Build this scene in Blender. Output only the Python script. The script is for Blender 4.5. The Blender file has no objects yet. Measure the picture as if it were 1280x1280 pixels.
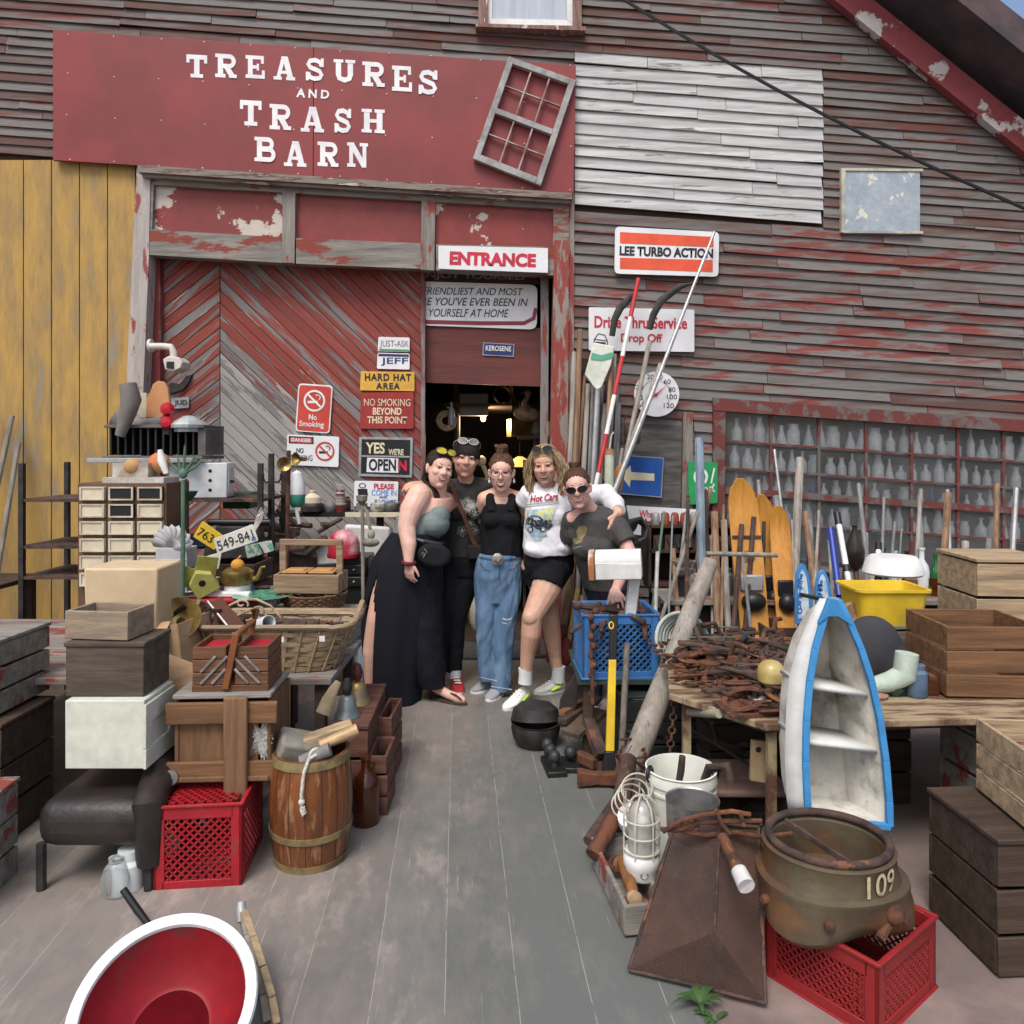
import bpy, bmesh, math, random
from mathutils import Vector, Matrix, Euler, noise
from mathutils.bvhtree import BVHTree
R = math.radians
random.seed(11)
S = bpy.context.scene
COL = S.collection
# ---------------------------------------------------------------- camera, sky, sun, exposure
F = 949.0; H = 1.65; HY = 561.0
cam = bpy.data.cameras.new('camera'); camo = bpy.data.objects.new('camera', cam); COL.objects.link(camo)
cam.sensor_width = 36; cam.lens = 36 * F / 1280; cam.clip_end = 500; cam.clip_start = .05
cam.shift_y = -(640 - HY) / 1280
camo.location = (0, 0, H); camo.rotation_euler = (R(90), 0, 0)
S.camera = camo
world = bpy.data.worlds.new("World"); S.world = world; world.use_nodes = True
wn = world.node_tree.nodes; wl = world.node_tree.links
sky = wn.new('ShaderNodeTexSky'); sky.sky_type = 'NISHITA'; sky.sun_disc = False
sky.sun_elevation = R(58); sky.sun_rotation = R(200); sky.air_density = 1; sky.dust_density = 4; sky.ozone_density = .6
bg = wn['Background']; bg.inputs[1].default_value = .15; wl.new(sky.outputs[0], bg.inputs[0])
sun = bpy.data.lights.new('sun', 'SUN'); sun.energy = 1.5; sun.angle = R(22); sun.color = (1, .98, .95)
suno = bpy.data.objects.new('sun', sun); COL.objects.link(suno); suno.location = (-3, -6, 12)
suno.rotation_euler = (R(32), 0, R(-20))
S.view_settings.view_transform = 'Standard'; S.view_settings.look = 'None'; S.view_settings.gamma = 1
S.view_settings.exposure = .42
# ---------------------------------------------------------------- helpers
def P(x, y, Y): return Vector(((x - 640) / F * Y, Y, H - (y - HY) / F * Y))
def G(x, y):
    Y = H * F / (y - HY); return Vector(((x - 640) / F * Y, Y, 0))
def XZ(x, z, Y): return Vector(((x - 640) / F * Y, Y, z))
def mx(loc=(0, 0, 0), rot=(0, 0, 0), sc=(1, 1, 1)):
    return Matrix.LocRotScale(Vector(loc), Euler([R(a) for a in rot]), Vector(sc))
TM = {}
def tag(o, label=None, cat=None, group=None, kind=None):
    for k, v in (('label', label), ('category', cat), ('group', group), ('kind', kind)):
        if v: o[k] = v
    return o
def thing(name, label, cat, loc=(0, 0, 0), rot=(0, 0, 0), group=None):
    o = bpy.data.objects.new(name, None); COL.objects.link(o); o.empty_display_size = .05
    o.location = loc; o.rotation_euler = [R(a) for a in rot]
    TM[o] = mx(loc, rot)
    return tag(o, label, cat, group)
TS = bpy.data.scenes.new('work')
def evalmesh(ob):
    TS.collection.objects.link(ob); vl = TS.view_layers[0]; vl.update()
    dg = vl.depsgraph; dg.update()
    me = bpy.data.meshes.new_from_object(ob.evaluated_get(dg))
    TS.collection.objects.unlink(ob); d = ob.data; bpy.data.objects.remove(ob)
    return me
class MB:
    def __init__(s): s.v = []; s.f = []; s.w = []; s.wear = 0.0; s.M = None
    def add(s, vs, fs, M=None):
        o = len(s.v)
        if s.M is not None: M = s.M @ M if M is not None else s.M
        s.v += [tuple(M @ Vector(v)) if M is not None else tuple(v) for v in vs]
        s.w += [s.wear] * len(vs)
        s.f += [tuple(i + o for i in f) for f in fs]; return s
    def box(s, c, d, r=None, t=1.0):
        x, y, z = d[0] / 2, d[1] / 2, d[2] / 2
        vs = [(-x, -y, -z), (x, -y, -z), (x, y, -z), (-x, y, -z), (-x * t, -y * t, z), (x * t, -y * t, z), (x * t, y * t, z), (-x * t, y * t, z)]
        return s.add(vs, [(3, 2, 1, 0), (4, 5, 6, 7), (0, 1, 5, 4), (1, 2, 6, 5), (2, 3, 7, 6), (3, 0, 4, 7)], mx(c, r or (0, 0, 0)))
    def beam(s, a, b, w, h, up=(0, 0, 1)):
        a = Vector(a); b = Vector(b); z = (b - a).normalized(); u = Vector(up)
        if abs(z.dot(u)) > .98: u = Vector((0, 1, 0))
        x = u.cross(z).normalized(); y = z.cross(x)
        vs = []
        for p in (a, b):
            for i, j in ((-1, -1), (1, -1), (1, 1), (-1, 1)): vs.append(p + x * (i * w / 2) + y * (j * h / 2))
        return s.add(vs, [(3, 2, 1, 0), (4, 5, 6, 7), (0, 1, 5, 4), (1, 2, 6, 5), (2, 3, 7, 6), (3, 0, 4, 7)])
    def tube(s, pts, r, n=8, cap=True, closed=False, flat=1.0):
        pts = [Vector(p) for p in pts]; k = len(pts)
        rs = r if isinstance(r, (list, tuple)) else [r] * k
        vs = []; fs = []; u = None
        for i, p in enumerate(pts):
            if closed: t = pts[(i + 1) % k] - pts[i - 1]
            else: t = pts[min(i + 1, k - 1)] - pts[max(i - 1, 0)]
            if t.length < 1e-9: t = Vector((0, 0, 1))
            t.normalize()
            if u is None: u = t.orthogonal().normalized() if abs(t.z) < .9 and abs(t.z) > .1 else (Vector((0, 0, 1)).cross(t).normalized() if abs(t.z) <= .1 else Vector((1, 0, 0)))
            u = (u - t * u.dot(t)); u = u.normalized() if u.length > 1e-6 else t.orthogonal().normalized()
            w = t.cross(u)
            for j in range(n):
                a = 2 * math.pi * j / n
                vs.append(p + u * (math.cos(a) * rs[i]) + w * (math.sin(a) * rs[i] * flat))
        for i in range(k if closed else k - 1):
            i2 = (i + 1) % k
            for j in range(n):
                j2 = (j + 1) % n
                fs.append((i * n + j, i * n + j2, i2 * n + j2, i2 * n + j))
        if cap and not closed:
            fs.append(tuple(range(n - 1, -1, -1))); fs.append(tuple((k - 1) * n + j for j in range(n)))
        return s.add(vs, fs)
    def lathe(s, prof, c=(0, 0, 0), n=24, r=None, sc=(1, 1, 1), cap=True):
        vs = []; fs = []; k = len(prof)
        for (q, z) in prof:
            for j in range(n):
                a = 2 * math.pi * j / n
                vs.append((max(q, 1e-5) * math.cos(a), max(q, 1e-5) * math.sin(a), z))
        for i in range(k - 1):
            for j in range(n):
                j2 = (j + 1) % n; fs.append((i * n + j, i * n + j2, (i + 1) * n + j2, (i + 1) * n + j))
        if cap:
            fs.append(tuple(range(n - 1, -1, -1))); fs.append(tuple((k - 1) * n + j for j in range(n)))
        return s.add(vs, fs, mx(c, r or (0, 0, 0), sc))
    def ell(s, c, rad, r=None, n=14):
        if not isinstance(rad, (list, tuple)): rad = (rad,) * 3
        m = max(6, n // 2 + 1)
        return s.lathe([(math.sin(math.pi * i / m), -math.cos(math.pi * i / m)) for i in range(m + 1)], c, n, r, rad, cap=False)
    def loft(s, rings, cap=True, closed=True):
        n = len(rings[0]); vs = [p for q in rings for p in q]; fs = []
        for i in range(len(rings) - 1):
            for j in range(n if closed else n - 1):
                j2 = (j + 1) % n; fs.append((i * n + j, i * n + j2, (i + 1) * n + j2, (i + 1) * n + j))
        if cap:
            fs.append(tuple(range(n - 1, -1, -1))); fs.append(tuple((len(rings) - 1) * n + j for j in range(n)))
        return s.add(vs, fs)
    def prism(s, poly, d, M=None):      # poly in local x,z ; front faces -y at y=0, back at y=d
        n = len(poly)
        ar = sum(poly[i][0] * poly[(i + 1) % n][1] - poly[(i + 1) % n][0] * poly[i][1] for i in range(n))
        if ar < 0: poly = poly[::-1]
        vs = [(x, 0, z) for x, z in poly] + [(x, d, z) for x, z in poly]
        fs = [tuple(range(n)), tuple(range(2 * n - 1, n - 1, -1))] + [(i, i + n, (i + 1) % n + n, (i + 1) % n) for i in range(n)]
        return s.add(vs, fs, M)
    def cap(s, a, b, r0, r1=None, n=14):
        r1 = r0 if r1 is None else r1
        s.tube([a, b], [r0, r1], n); s.ell(a, r0, n=n); return s.ell(b, r1, n=n)
    def ring(s, c, R0, r, n=24, m=8, rot=None, sc=1.0):
        M = mx(c, rot or (0, 0, 0))
        return s.tube([M @ Vector((R0 * math.cos(2 * math.pi * i / n), R0 * sc * math.sin(2 * math.pi * i / n), 0)) for i in range(n)], r, m, closed=True)
    def mesh(s, name):
        me = bpy.data.meshes.new(name); me.from_pydata(s.v, [], s.f); me.validate(); return me
    def remesh(s, name, vox=.006, sm=4, fac=.5):
        me = s.mesh(name)
        bm = bmesh.new(); bm.from_mesh(me); bmesh.ops.recalc_face_normals(bm, faces=bm.faces); bm.to_mesh(me); bm.free()
        ob = bpy.data.objects.new('w', me)
        m = ob.modifiers.new('r', 'REMESH'); m.mode = 'VOXEL'; m.voxel_size = vox; m.use_smooth_shade = True
        if sm: q = ob.modifiers.new('s', 'SMOOTH'); q.factor = fac; q.iterations = sm
        return evalmesh(ob)
    def build(s, name, mat, parent=None, w=False, sm=38, bev=0, sub=0, solid=0, remesh=None, me=None, seg=2):
        if me is None:
            if remesh: me = s.remesh(name, *remesh)
            else:
                me = s.mesh(name)
                if any(s.w):
                    at = me.attributes.new('wear', 'FLOAT', 'POINT'); at.data.foreach_set('value', s.w)
        org = Vector((0, 0, 0))
        if w:
            if parent: me.transform(TM[parent].inverted())
            else:
                xs = [v.co for v in me.vertices]
                org = Vector(((min(c.x for c in xs) + max(c.x for c in xs)) / 2, (min(c.y for c in xs) + max(c.y for c in xs)) / 2, min(c.z for c in xs)))
                me.transform(Matrix.Translation(-org))
        for p in me.polygons: p.use_smooth = True
        if sm and not remesh: me.set_sharp_from_angle(angle=R(sm))
        me.materials.clear(); me.materials.append(mat)
        o = bpy.data.objects.new(name, me); COL.objects.link(o)
        if parent: o.parent = parent; TM[o] = TM[parent].copy()
        else: o.location = org; TM[o] = Matrix.Translation(org)
        if solid: q = o.modifiers.new('solid', 'SOLIDIFY'); q.thickness = solid; q.offset = 0
        if bev: q = o.modifiers.new('bevel', 'BEVEL'); q.width = bev; q.segments = seg; q.limit_method = 'ANGLE'; q.angle_limit = R(40); q.harden_normals = False
        if sub: q = o.modifiers.new('sub', 'SUBSURF'); q.levels = sub; q.render_levels = sub
        return o
def solo(mb, name, mat, label, cat, loc=None, rot=(0, 0, 0), group=None, **k):
    o = mb.build(name, mat, None, w=loc is None, **k)
    if loc is not None:
        o.location = loc; o.rotation_euler = [R(a) for a in rot]; TM[o] = mx(loc, rot)
    return tag(o, label, cat, group)
def kids(o): return [c for c in COL.objects if c.parent is o]
def dup(o, loc, rot=None, label=None, sc=None, parent=None):
    c = o.copy(); COL.objects.link(c)
    if parent is not None: c.parent = parent
    else:
        c.location = loc
        if rot is not None: c.rotation_euler = [R(a) for a in rot]
        if sc: c.scale = sc if isinstance(sc, (list, tuple)) else (sc,) * 3
        if label: c['label'] = label
        TM[c] = mx(loc, rot or [math.degrees(a) for a in o.rotation_euler])
    for ch in list(o.children): dup(ch, None, parent=c)
    return c
def textmesh(s, bold=0.0, shear=0.0, sp=1.0, ext=.0):
    cu = bpy.data.curves.new('t', 'FONT'); cu.body = s; cu.size = 1; cu.offset = 0 if 'M' in s else bold; cu.shear = shear; cu.space_character = sp; cu.extrude = ext; cu.resolution_u = 4
    me = evalmesh(bpy.data.objects.new('t', cu))
    return me
def text(parent, s, cx, cy, wpx, hpx, Y, mat, slope=0.0, bold=.02, shear=0.0, sp=1.0, name='lettering', M=None, proj=None):
    """letters fitted to a wpx x hpx box centred on (cx,cy) at depth Y, or in plane matrix M (x right, y up, metres)"""
    me = textmesh(s, bold, shear, sp, .0)
    xs = [v.co.x for v in me.vertices]; ys = [v.co.y for v in me.vertices]
    x0, x1, y0, y1 = min(xs), max(xs), min(ys), max(ys)
    if M is None:
        k = Y / F; c = P(cx, cy, Y)
        M = Matrix.Translation(c) @ Matrix.Rotation(slope and math.atan(slope), 4, 'Y') @ Matrix.Rotation(R(90), 4, 'X')
        w, h = wpx * k, hpx * k
    else:
        M = M @ Matrix.Translation((cx, cy, 0)); w, h = wpx, hpx
    A = Matrix.Diagonal((w / (x1 - x0), h / (y1 - y0), 1, 1)) @ Matrix.Translation((-(x0 + x1) / 2, -(y0 + y1) / 2, 0))
    me.transform(M @ A)
    mb = MB()
    if proj:
        for v in me.vertices: v.co = proj(v.co)
    mb2 = mb.build(name, mat, parent, w=True, me=me, sm=0)
    return mb2
# ---------------------------------------------------------------- materials
MC = {}
def W(name, c1, c2=None, scale=6, st=(1, 1, 1), lo=.42, hi=.6, c3=None, s3=3, lo3=.6, hi3=.62, st3=None, rough=.75, metal=0, bump=.25, detail=9, isl=0, wear=0, rot=(0, 0, 0), var=.18, spec=.4, trans=0, bscale=None, sss=0, alpha=1, coat=0):
    if name in MC: return MC[name]
    m = bpy.data.materials.new(name); m.use_nodes = True; nt = m.node_tree; N = nt.nodes; L = nt.links
    b = N['Principled BSDF']; MC[name] = m
    def sock(i, v): b.inputs[i].default_value = v
    sock('Roughness', rough); sock('Metallic', metal); sock('Specular IOR Level', spec)
    if trans: sock('Transmission Weight', trans)
    if coat: sock('Coat Weight', coat)
    if alpha < 1: sock('Alpha', alpha)
    if sss: sock('Subsurface Weight', sss); sock('Subsurface Radius', (.02, .008, .004)); sock('Subsurface Scale', .5)
    tc = N.new('ShaderNodeTexCoord'); oi = N.new('ShaderNodeObjectInfo')
    ad = N.new('ShaderNodeVectorMath'); ad.operation = 'MULTIPLY_ADD'; ad.inputs[1].default_value = (37, 23, 51)
    cb = N.new('ShaderNodeCombineXYZ')
    for i in range(3): L.new(oi.outputs['Random'], cb.inputs[i])
    L.new(cb.outputs[0], ad.inputs[0]); L.new(tc.outputs['Object'], ad.inputs[2])
    vec = ad.outputs[0]
    if isl:
        ge = N.new('ShaderNodeNewGeometry'); a2 = N.new('ShaderNodeVectorMath'); a2.operation = 'MULTIPLY_ADD'; a2.inputs[1].default_value = (61, 47, 83)
        c2b = N.new('ShaderNodeCombineXYZ')
        for i in range(3): L.new(ge.outputs['Random Per Island'], c2b.inputs[i])
        L.new(c2b.outputs[0], a2.inputs[0]); L.new(vec, a2.inputs[2]); vec = a2.outputs[0]
    def nz(sc, stv, det, rg=.6):
        mp = N.new('ShaderNodeMapping'); mp.inputs['Scale'].default_value = stv
        if any(rot): mp.vector_type = 'TEXTURE'; mp.inputs['Scale'].default_value = [1 / q for q in stv]
        mp.inputs['Rotation'].default_value = [R(a) for a in rot]
        L.new(vec, mp.inputs[0]); n = N.new('ShaderNodeTexNoise'); n.inputs['Scale'].default_value = sc; n.inputs['Detail'].default_value = det; n.inputs['Roughness'].default_value = rg
        L.new(mp.outputs[0], n.inputs[0]); return n.outputs[0]
    def math_(op, a, bb):
        q = N.new('ShaderNodeMath'); q.operation = op
        for i, z in ((0, a), (1, bb)):
            if isinstance(z, (int, float)): q.inputs[i].default_value = z
            else: L.new(z, q.inputs[i])
        return q.outputs[0]
    def ramp(v, l, h):
        q = N.new('ShaderNodeMapRange'); q.inputs[1].default_value = l; q.inputs[2].default_value = h; L.new(v, q.inputs[0]); return q.outputs[0]
    def mix(f, a, bb):
        q = N.new('ShaderNodeMix'); q.data_type = 'RGBA'
        L.new(f, q.inputs[0])
        for i, z in ((6, a), (7, bb)):
            if isinstance(z, tuple): q.inputs[i].default_value = (*z[:3], 1)
            else: L.new(z, q.inputs[i])
        return q.outputs[2]
    n1 = nz(scale, st, detail)
    v = n1
    if isl: v = math_('ADD', v, math_('MULTIPLY', math_('SUBTRACT', ge.outputs['Random Per Island'], .5), isl))
    if wear:
        at = N.new('ShaderNodeAttribute'); at.attribute_name = 'wear'
        v = math_('ADD', v, math_('MULTIPLY', at.outputs['Fac'], wear))
    col = mix(ramp(v, lo, hi), c1, c2 or tuple(x * .75 for x in c1))
    if c3:
        v3 = nz(s3, st3 or st, 8, .65)
        if wear: v3 = math_('ADD', v3, math_('MULTIPLY', at.outputs['Fac'], wear))
        col = mix(ramp(v3, lo3, hi3), col, c3)
    if var:
        nf = nz((bscale or scale) * 5, st, 6)
        hv = N.new('ShaderNodeHueSaturation'); L.new(col, hv.inputs['Color'])
        f = math_('ADD', math_('MULTIPLY', nf, var * 3), 1 - var * 1.5)
        if isl: f = math_('MULTIPLY', f, math_('ADD', math_('MULTIPLY', ge.outputs['Random Per Island'], .35), .82))
        L.new(f, hv.inputs['Value']); col = hv.outputs[0]
    L.new(col, b.inputs['Base Color'])
    if bump:
        bp = N.new('ShaderNodeBump'); bp.inputs['Strength'].default_value = bump; bp.inputs['Distance'].default_value = .01
        L.new(nz((bscale or scale) * 3, st, 8), bp.inputs['Height']); L.new(bp.outputs[0], b.inputs['Normal'])
    return m
def emit(name, c, s):
    m = bpy.data.materials.new(name); m.use_nodes = True; b = m.node_tree.nodes['Principled BSDF']
    b.inputs['Base Color'].default_value = (*c, 1); b.inputs['Emission Color'].default_value = (*c, 1); b.inputs['Emission Strength'].default_value = s
    return m
def pane_mat(name, dust, kd, kg):
    m = bpy.data.materials.new(name); m.use_nodes = True; nt = m.node_tree; N = nt.nodes; L = nt.links; N.remove(N['Principled BSDF'])
    t = N.new('ShaderNodeBsdfTransparent'); d = N.new('ShaderNodeBsdfDiffuse'); g = N.new('ShaderNodeBsdfGlossy'); g.inputs[1].default_value = .03
    d.inputs[0].default_value = (*dust, 1)
    n = N.new('ShaderNodeTexNoise'); n.inputs['Scale'].default_value = 3; n.inputs['Detail'].default_value = 8
    r = N.new('ShaderNodeMapRange'); r.inputs[3].default_value = kd * .5; r.inputs[4].default_value = kd * 1.6; r.inputs[1].default_value = .3; r.inputs[2].default_value = .7
    tc = N.new('ShaderNodeTexCoord'); L.new(tc.outputs['Object'], n.inputs[0]); L.new(n.outputs[0], r.inputs[0])
    a = N.new('ShaderNodeMixShader'); c = N.new('ShaderNodeMixShader'); fr = N.new('ShaderNodeFresnel'); fr.inputs[0].default_value = 1.5
    L.new(r.outputs[0], a.inputs[0]); L.new(t.outputs[0], a.inputs[1]); L.new(d.outputs[0], a.inputs[2])
    ad = N.new('ShaderNodeMath'); ad.operation = 'ADD'; ad.inputs[1].default_value = kg; L.new(fr.outputs[0], ad.inputs[0])
    L.new(ad.outputs[0], c.inputs[0]); L.new(a.outputs[0], c.inputs[1]); L.new(g.outputs[0], c.inputs[2]); L.new(c.outputs[0], N['Material Output'].inputs[0])
    return m
def paint(name, c, rough=.5, **k): return W(name, c, tuple(x * .82 for x in c), 5, rough=rough, bump=.06, var=.08, **k)
def wood(name, c, ax=0, dark=.45, **k):
    st = [9, 9, 9]; st[ax] = .7
    return W(name, c, tuple(x * dark for x in c), 3, st=tuple(st), lo=.35, hi=.7, **{'bump': .35, 'rough': .8, 'var': .2, **k})
WHITE = paint('white_paint', (.78, .78, .76)); BLACK = paint('black_paint', (.012, .012, .013)); RED = paint('sign_red', (.5, .035, .04))
REDW = W('weathered_red', (.2, .045, .035), (.26, .23, .2), 4, st=(1, 1, 1), lo=.53, hi=.57, isl=.1, bump=.3)
OLDW = wood('old_grey_wood', (.27, .25, .22), 0, c3=(.22, .05, .035), s3=2.2, lo3=.54, hi3=.58, st3=(1, 3, 3)); OLDWZ = wood('old_grey_wood_upright', (.28, .255, .225), 2, c3=(.24, .05, .035), s3=2.2, lo3=.54, hi3=.58, st3=(3, 3, 1))
GREYW = wood('grey_pole_wood', (.3, .27, .22), 2); BROWNW = wood('brown_wood', (.2, .1, .045), 0); BROWNWZ = wood('brown_wood_upright', (.2, .105, .05), 2)
PALEW = wood('pale_wood', (.45, .33, .2), 0); DARKW = wood('dark_wood', (.07, .045, .03), 0); HONEY = wood('honey_wood', (.55, .25, .045), 2, dark=.7, rough=.35)
RUST = W('rust', (.13, .05, .025), (.05, .025, .018), 14, bump=.5, rough=.9, c3=(.2, .08, .03), s3=9); RUST2 = W('brown_rust', (.085, .05, .038), (.035, .024, .02), 12, bump=.5, rough=.85, c3=(.16, .07, .04), s3=7)
IRON = W('black_iron', (.022, .022, .023), (.05, .045, .04), 10, bump=.3, rough=.6, metal=.3); STEEL = W('dull_steel', (.4, .4, .4), (.25, .24, .22), 8, rough=.42, metal=.8, bump=.08); GALV = W('grey_metal', (.36, .37, .37), (.26, .26, .26), 9, rough=.5, metal=.3, bump=.08)
BRASS = W('brass', (.45, .32, .1), (.2, .13, .05), 8, rough=.35, metal=.8, bump=.1); CREAM = paint('cream_paint', (.62, .55, .4)); CARD = W('cardboard', (.42, .28, .16), (.35, .22, .12), 3, st=(1, 1, 5), bump=.08, rough=.85, var=.06)
GLASS = W('clear_glass', (.86, .9, .9), (.8, .86, .86), 3, rough=.12, trans=.3, bump=0, var=0, spec=.5); AMBER = W('amber_glass', (.1, .025, .006), (.08, .02, .005), 3, rough=.1, bump=0, var=0, trans=.4, spec=.6); GREENG = W('green_glass', (.03, .2, .06), (.02, .15, .05), 3, rough=.1, trans=.5, bump=0, var=0); BLUEG = W('blue_glass', (.04, .06, .4), (.03, .05, .3), 3, rough=.1, trans=.5, bump=0, var=0)
BLUEP = paint('blue_plastic', (.04, .16, .4), .5, c3=(.11, .15, .22), s3=9, lo3=.52, hi3=.74); REDP = paint('red_plastic', (.35, .012, .02), .5, c3=(.2, .07, .06), s3=9, lo3=.54, hi3=.74); BLACKP = paint('black_plastic', (.014, .014, .015), .4); YELP = paint('yellow_plastic', (.72, .49, .03), .5, c3=(.42, .32, .12), s3=9, lo3=.58, hi3=.76); GREENP = paint('green_paint', (.03, .1, .06), .6); ORANGEP = paint('orange_paint', (.65, .2, .04), .6)
GREYP = paint('grey_paint', (.25, .25, .25)); ROPE = W('white_rope', (.6, .57, .5), (.45, .42, .36), 60, bump=.5, rough=.9)
# ================================================================ ground
YW = 5.9
def deck_mat():
    m = bpy.data.materials.new('worn_deck'); m.use_nodes = True; nt = m.node_tree; N = nt.nodes; L = nt.links; b = N['Principled BSDF']
    tc = N.new('ShaderNodeTexCoord'); sx = N.new('ShaderNodeSeparateXYZ'); L.new(tc.outputs['Object'], sx.inputs[0])
    def mth(op, a, c=0.0, clamp=False):
        q = N.new('ShaderNodeMath'); q.operation = op; q.use_clamp = clamp
        for i, z in ((0, a), (1, c)):
            if isinstance(z, (int, float)): q.inputs[i].default_value = z
            else: L.new(z, q.inputs[i])
        return q.outputs[0]
    def nz(sc, st, det=9, rg=.65):
        mp = N.new('ShaderNodeMapping'); mp.inputs['Scale'].default_value = st; L.new(tc.outputs['Object'], mp.inputs[0])
        n = N.new('ShaderNodeTexNoise'); n.inputs['Scale'].default_value = sc; n.inputs['Detail'].default_value = det; n.inputs['Roughness'].default_value = rg; L.new(mp.outputs[0], n.inputs[0]); return n.outputs[0]
    def rmp(v, l, h, a=0., c=1.):
        q = N.new('ShaderNodeMapRange'); q.inputs[1].default_value = l; q.inputs[2].default_value = h; q.inputs[3].default_value = a; q.inputs[4].default_value = c; L.new(v, q.inputs[0]); return q.outputs[0]
    def mix(f, a, c):
        q = N.new('ShaderNodeMix'); q.data_type = 'RGBA'; L.new(f, q.inputs[0])
        for i, z in ((6, a), (7, c)):
            if isinstance(z, tuple): q.inputs[i].default_value = (*z, 1)
            else: L.new(z, q.inputs[i])
        return q.outputs[2]
    x = sx.outputs[0]; y = sx.outputs[1]
    big = nz(1.1, (1, .8, 1), 6)
    fine = nz(7, (2.2, .8, 1), 10, .72)
    wearx = rmp(x, .5, -.55)
    weary = rmp(y, 3.3, 4.8)
    wr = mth('ADD', mth('ADD', mth('MULTIPLY', wearx, .30), mth('MULTIPLY', weary, .14)), mth('MULTIPLY', big, .45))
    v = mth('ADD', wr, mth('MULTIPLY', mth('SUBTRACT', fine, .5), .55))
    col = mix(rmp(v, .30, .56), (.12, .13, .122), (.21, .182, .16))
    patch = nz(3.2, (1.6, .7, 1), 10, .72)
    col = mix(mth('MULTIPLY', rmp(patch, .52, .66), rmp(x, .35, -.4, .18, .8)), col, (.34, .285, .25))
    dark = nz(1.6, (1, 1, 1), 7)
    col = mix(mth('MULTIPLY', rmp(dark, .55, .72), .5), col, (.09, .085, .085))
    scr = nz(75, (1, .045, 1), 5, .6); sm = nz(2.2, (1, 1, 1), 3)
    col = mix(mth('MULTIPLY', rmp(scr, .64, .72), mth('MULTIPLY', rmp(sm, .5, .62), .6)), col, (.5, .47, .43))
    # plank joints
    fr = mth('FRACT', mth('ADD', mth('DIVIDE', mth('ADD', x, mth('MULTIPLY', mth('SUBTRACT', nz(1.2, (1, 1, 1), 2), .5), .012)), .2185), 20.686))
    d = mth('ABSOLUTE', mth('SUBTRACT', fr, .5))
    seam = mth('MULTIPLY', mth('LESS_THAN', d, .0048), rmp(nz(9, (1, 1, 1), 4), .38, .5))
    idn = N.new('ShaderNodeTexWhiteNoise'); idn.noise_dimensions = '1D'
    L.new(mth('FLOOR', mth('ADD', mth('DIVIDE', x, .2185), 20.186)), idn.inputs['W'])
    hv = N.new('ShaderNodeHueSaturation'); L.new(col, hv.inputs['Color']); L.new(mth('ADD', mth('MULTIPLY', idn.outputs[0], .12), .94), hv.inputs['Value'])
    col = mix(seam, hv.outputs[0], (.35, .33, .30))
    L.new(col, b.inputs['Base Color']); b.inputs['Roughness'].default_value = .62
    bp = N.new('ShaderNodeBump'); bp.inputs['Strength'].default_value = .25; bp.inputs['Distance'].default_value = .004; L.new(fine, bp.inputs['Height']); L.new(bp.outputs[0], b.inputs['Normal'])
    return m
CONC = W('pink_concrete', (.25, .185, .165), (.18, .145, .13), 2.2, c3=(.16, .12, .11), s3=1.3, lo3=.52, hi3=.66, bump=.2, rough=.9)
m = MB(); m.add([(-90, -60, 0), (90, -60, 0), (90, 120, 0), (-90, 120, 0)], [(0, 1, 2, 3)]); o = m.build('ground', CONC); o['kind'] = 'structure'
m = MB(); m.box((-1.25, 2.65, -.01), (3.99, 6.7, .034)); o = m.build('deck_walkway', deck_mat(), bev=.004); o.rotation_euler = (0, 0, math.atan(67 / 949)); o['kind'] = 'structure'
# ================================================================ barn
barn = thing('barn', 'old red barn with peeling clapboards behind the group', 'barn', (0, YW, 0))
CLAP = W('weathered_red_clapboard', (.118, .062, .05), (.145, .138, .13), 1.8, st=(.8, 3, 7), lo=.34, hi=.56, c3=(.17, .045, .036), s3=2.6, lo3=.57, hi3=.66, st3=(.8, 3, 5), isl=.32, wear=.22, bump=.4, rough=.85)
WCLAP = W('worn_white_clapboard', (.50, .505, .50), (.33, .33, .32), 2.2, st=(.6, 3, 9), lo=.4, hi=.66, c3=(.17, .155, .14), s3=5, lo3=.6, hi3=.66, st3=(.5, 3, 5), isl=.14, bump=.35, rough=.8)
HERR = lambda nm, a: W(nm, (.235, .05, .037), (.165, .157, .15), 3.2, st=(.45, 1, 6), lo=.505, hi=.535, c3=(.3, .28, .26), s3=4.5, lo3=.61, hi3=.63, st3=(.5, 1, 4), isl=.1, wear=.28, rot=(0, a, 0), bump=.45, rough=.8)
PANEL = W('peeling_red_panel', (.235, .038, .032), (.19, .035, .03), 3, c3=(.46, .42, .37), s3=4.2, lo3=.585, hi3=.6, bump=.2, wear=.0, rough=.6)
SIGNR = W('painted_red_board', (.235, .035, .035), (.185, .03, .03), 1.6, bump=.05, var=.06, rough=.5)
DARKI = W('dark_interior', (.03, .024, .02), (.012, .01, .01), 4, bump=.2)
def wq(mb, pts, Y, t): return mb.prism([(P(x, y, Y).x, P(x, y, Y).z) for x, y in pts], t, Matrix.Translation((0, Y, 0)))
def flat(mb, pts, Y):
    v = [P(x, y, Y) for x, y in pts]
    ar = sum(v[i].x * v[(i + 1) % len(v)].z - v[(i + 1) % len(v)].x * v[i].z for i in range(len(v)))
    if ar < 0: v = v[::-1]
    return mb.add(v, [tuple(range(len(v)))])
def rect(x0, y0, x1, y1, sl=0.0): return [(x0, y0), (x1, y0 + sl * (x1 - x0)), (x1, y1 + sl * (x1 - x0)), (x0, y1)]
def rq(c, r=5, n=3):
    out = []
    for i in range(4):
        p = Vector(c[i]); a = (Vector(c[i - 1]) - p).normalized() * r; b = (Vector(c[(i + 1) % 4]) - p).normalized() * r
        for k in range(n + 1):
            t = k / n; out.append(tuple(p + a * (1 - t) ** 2 + b * t ** 2))
    return out
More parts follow.
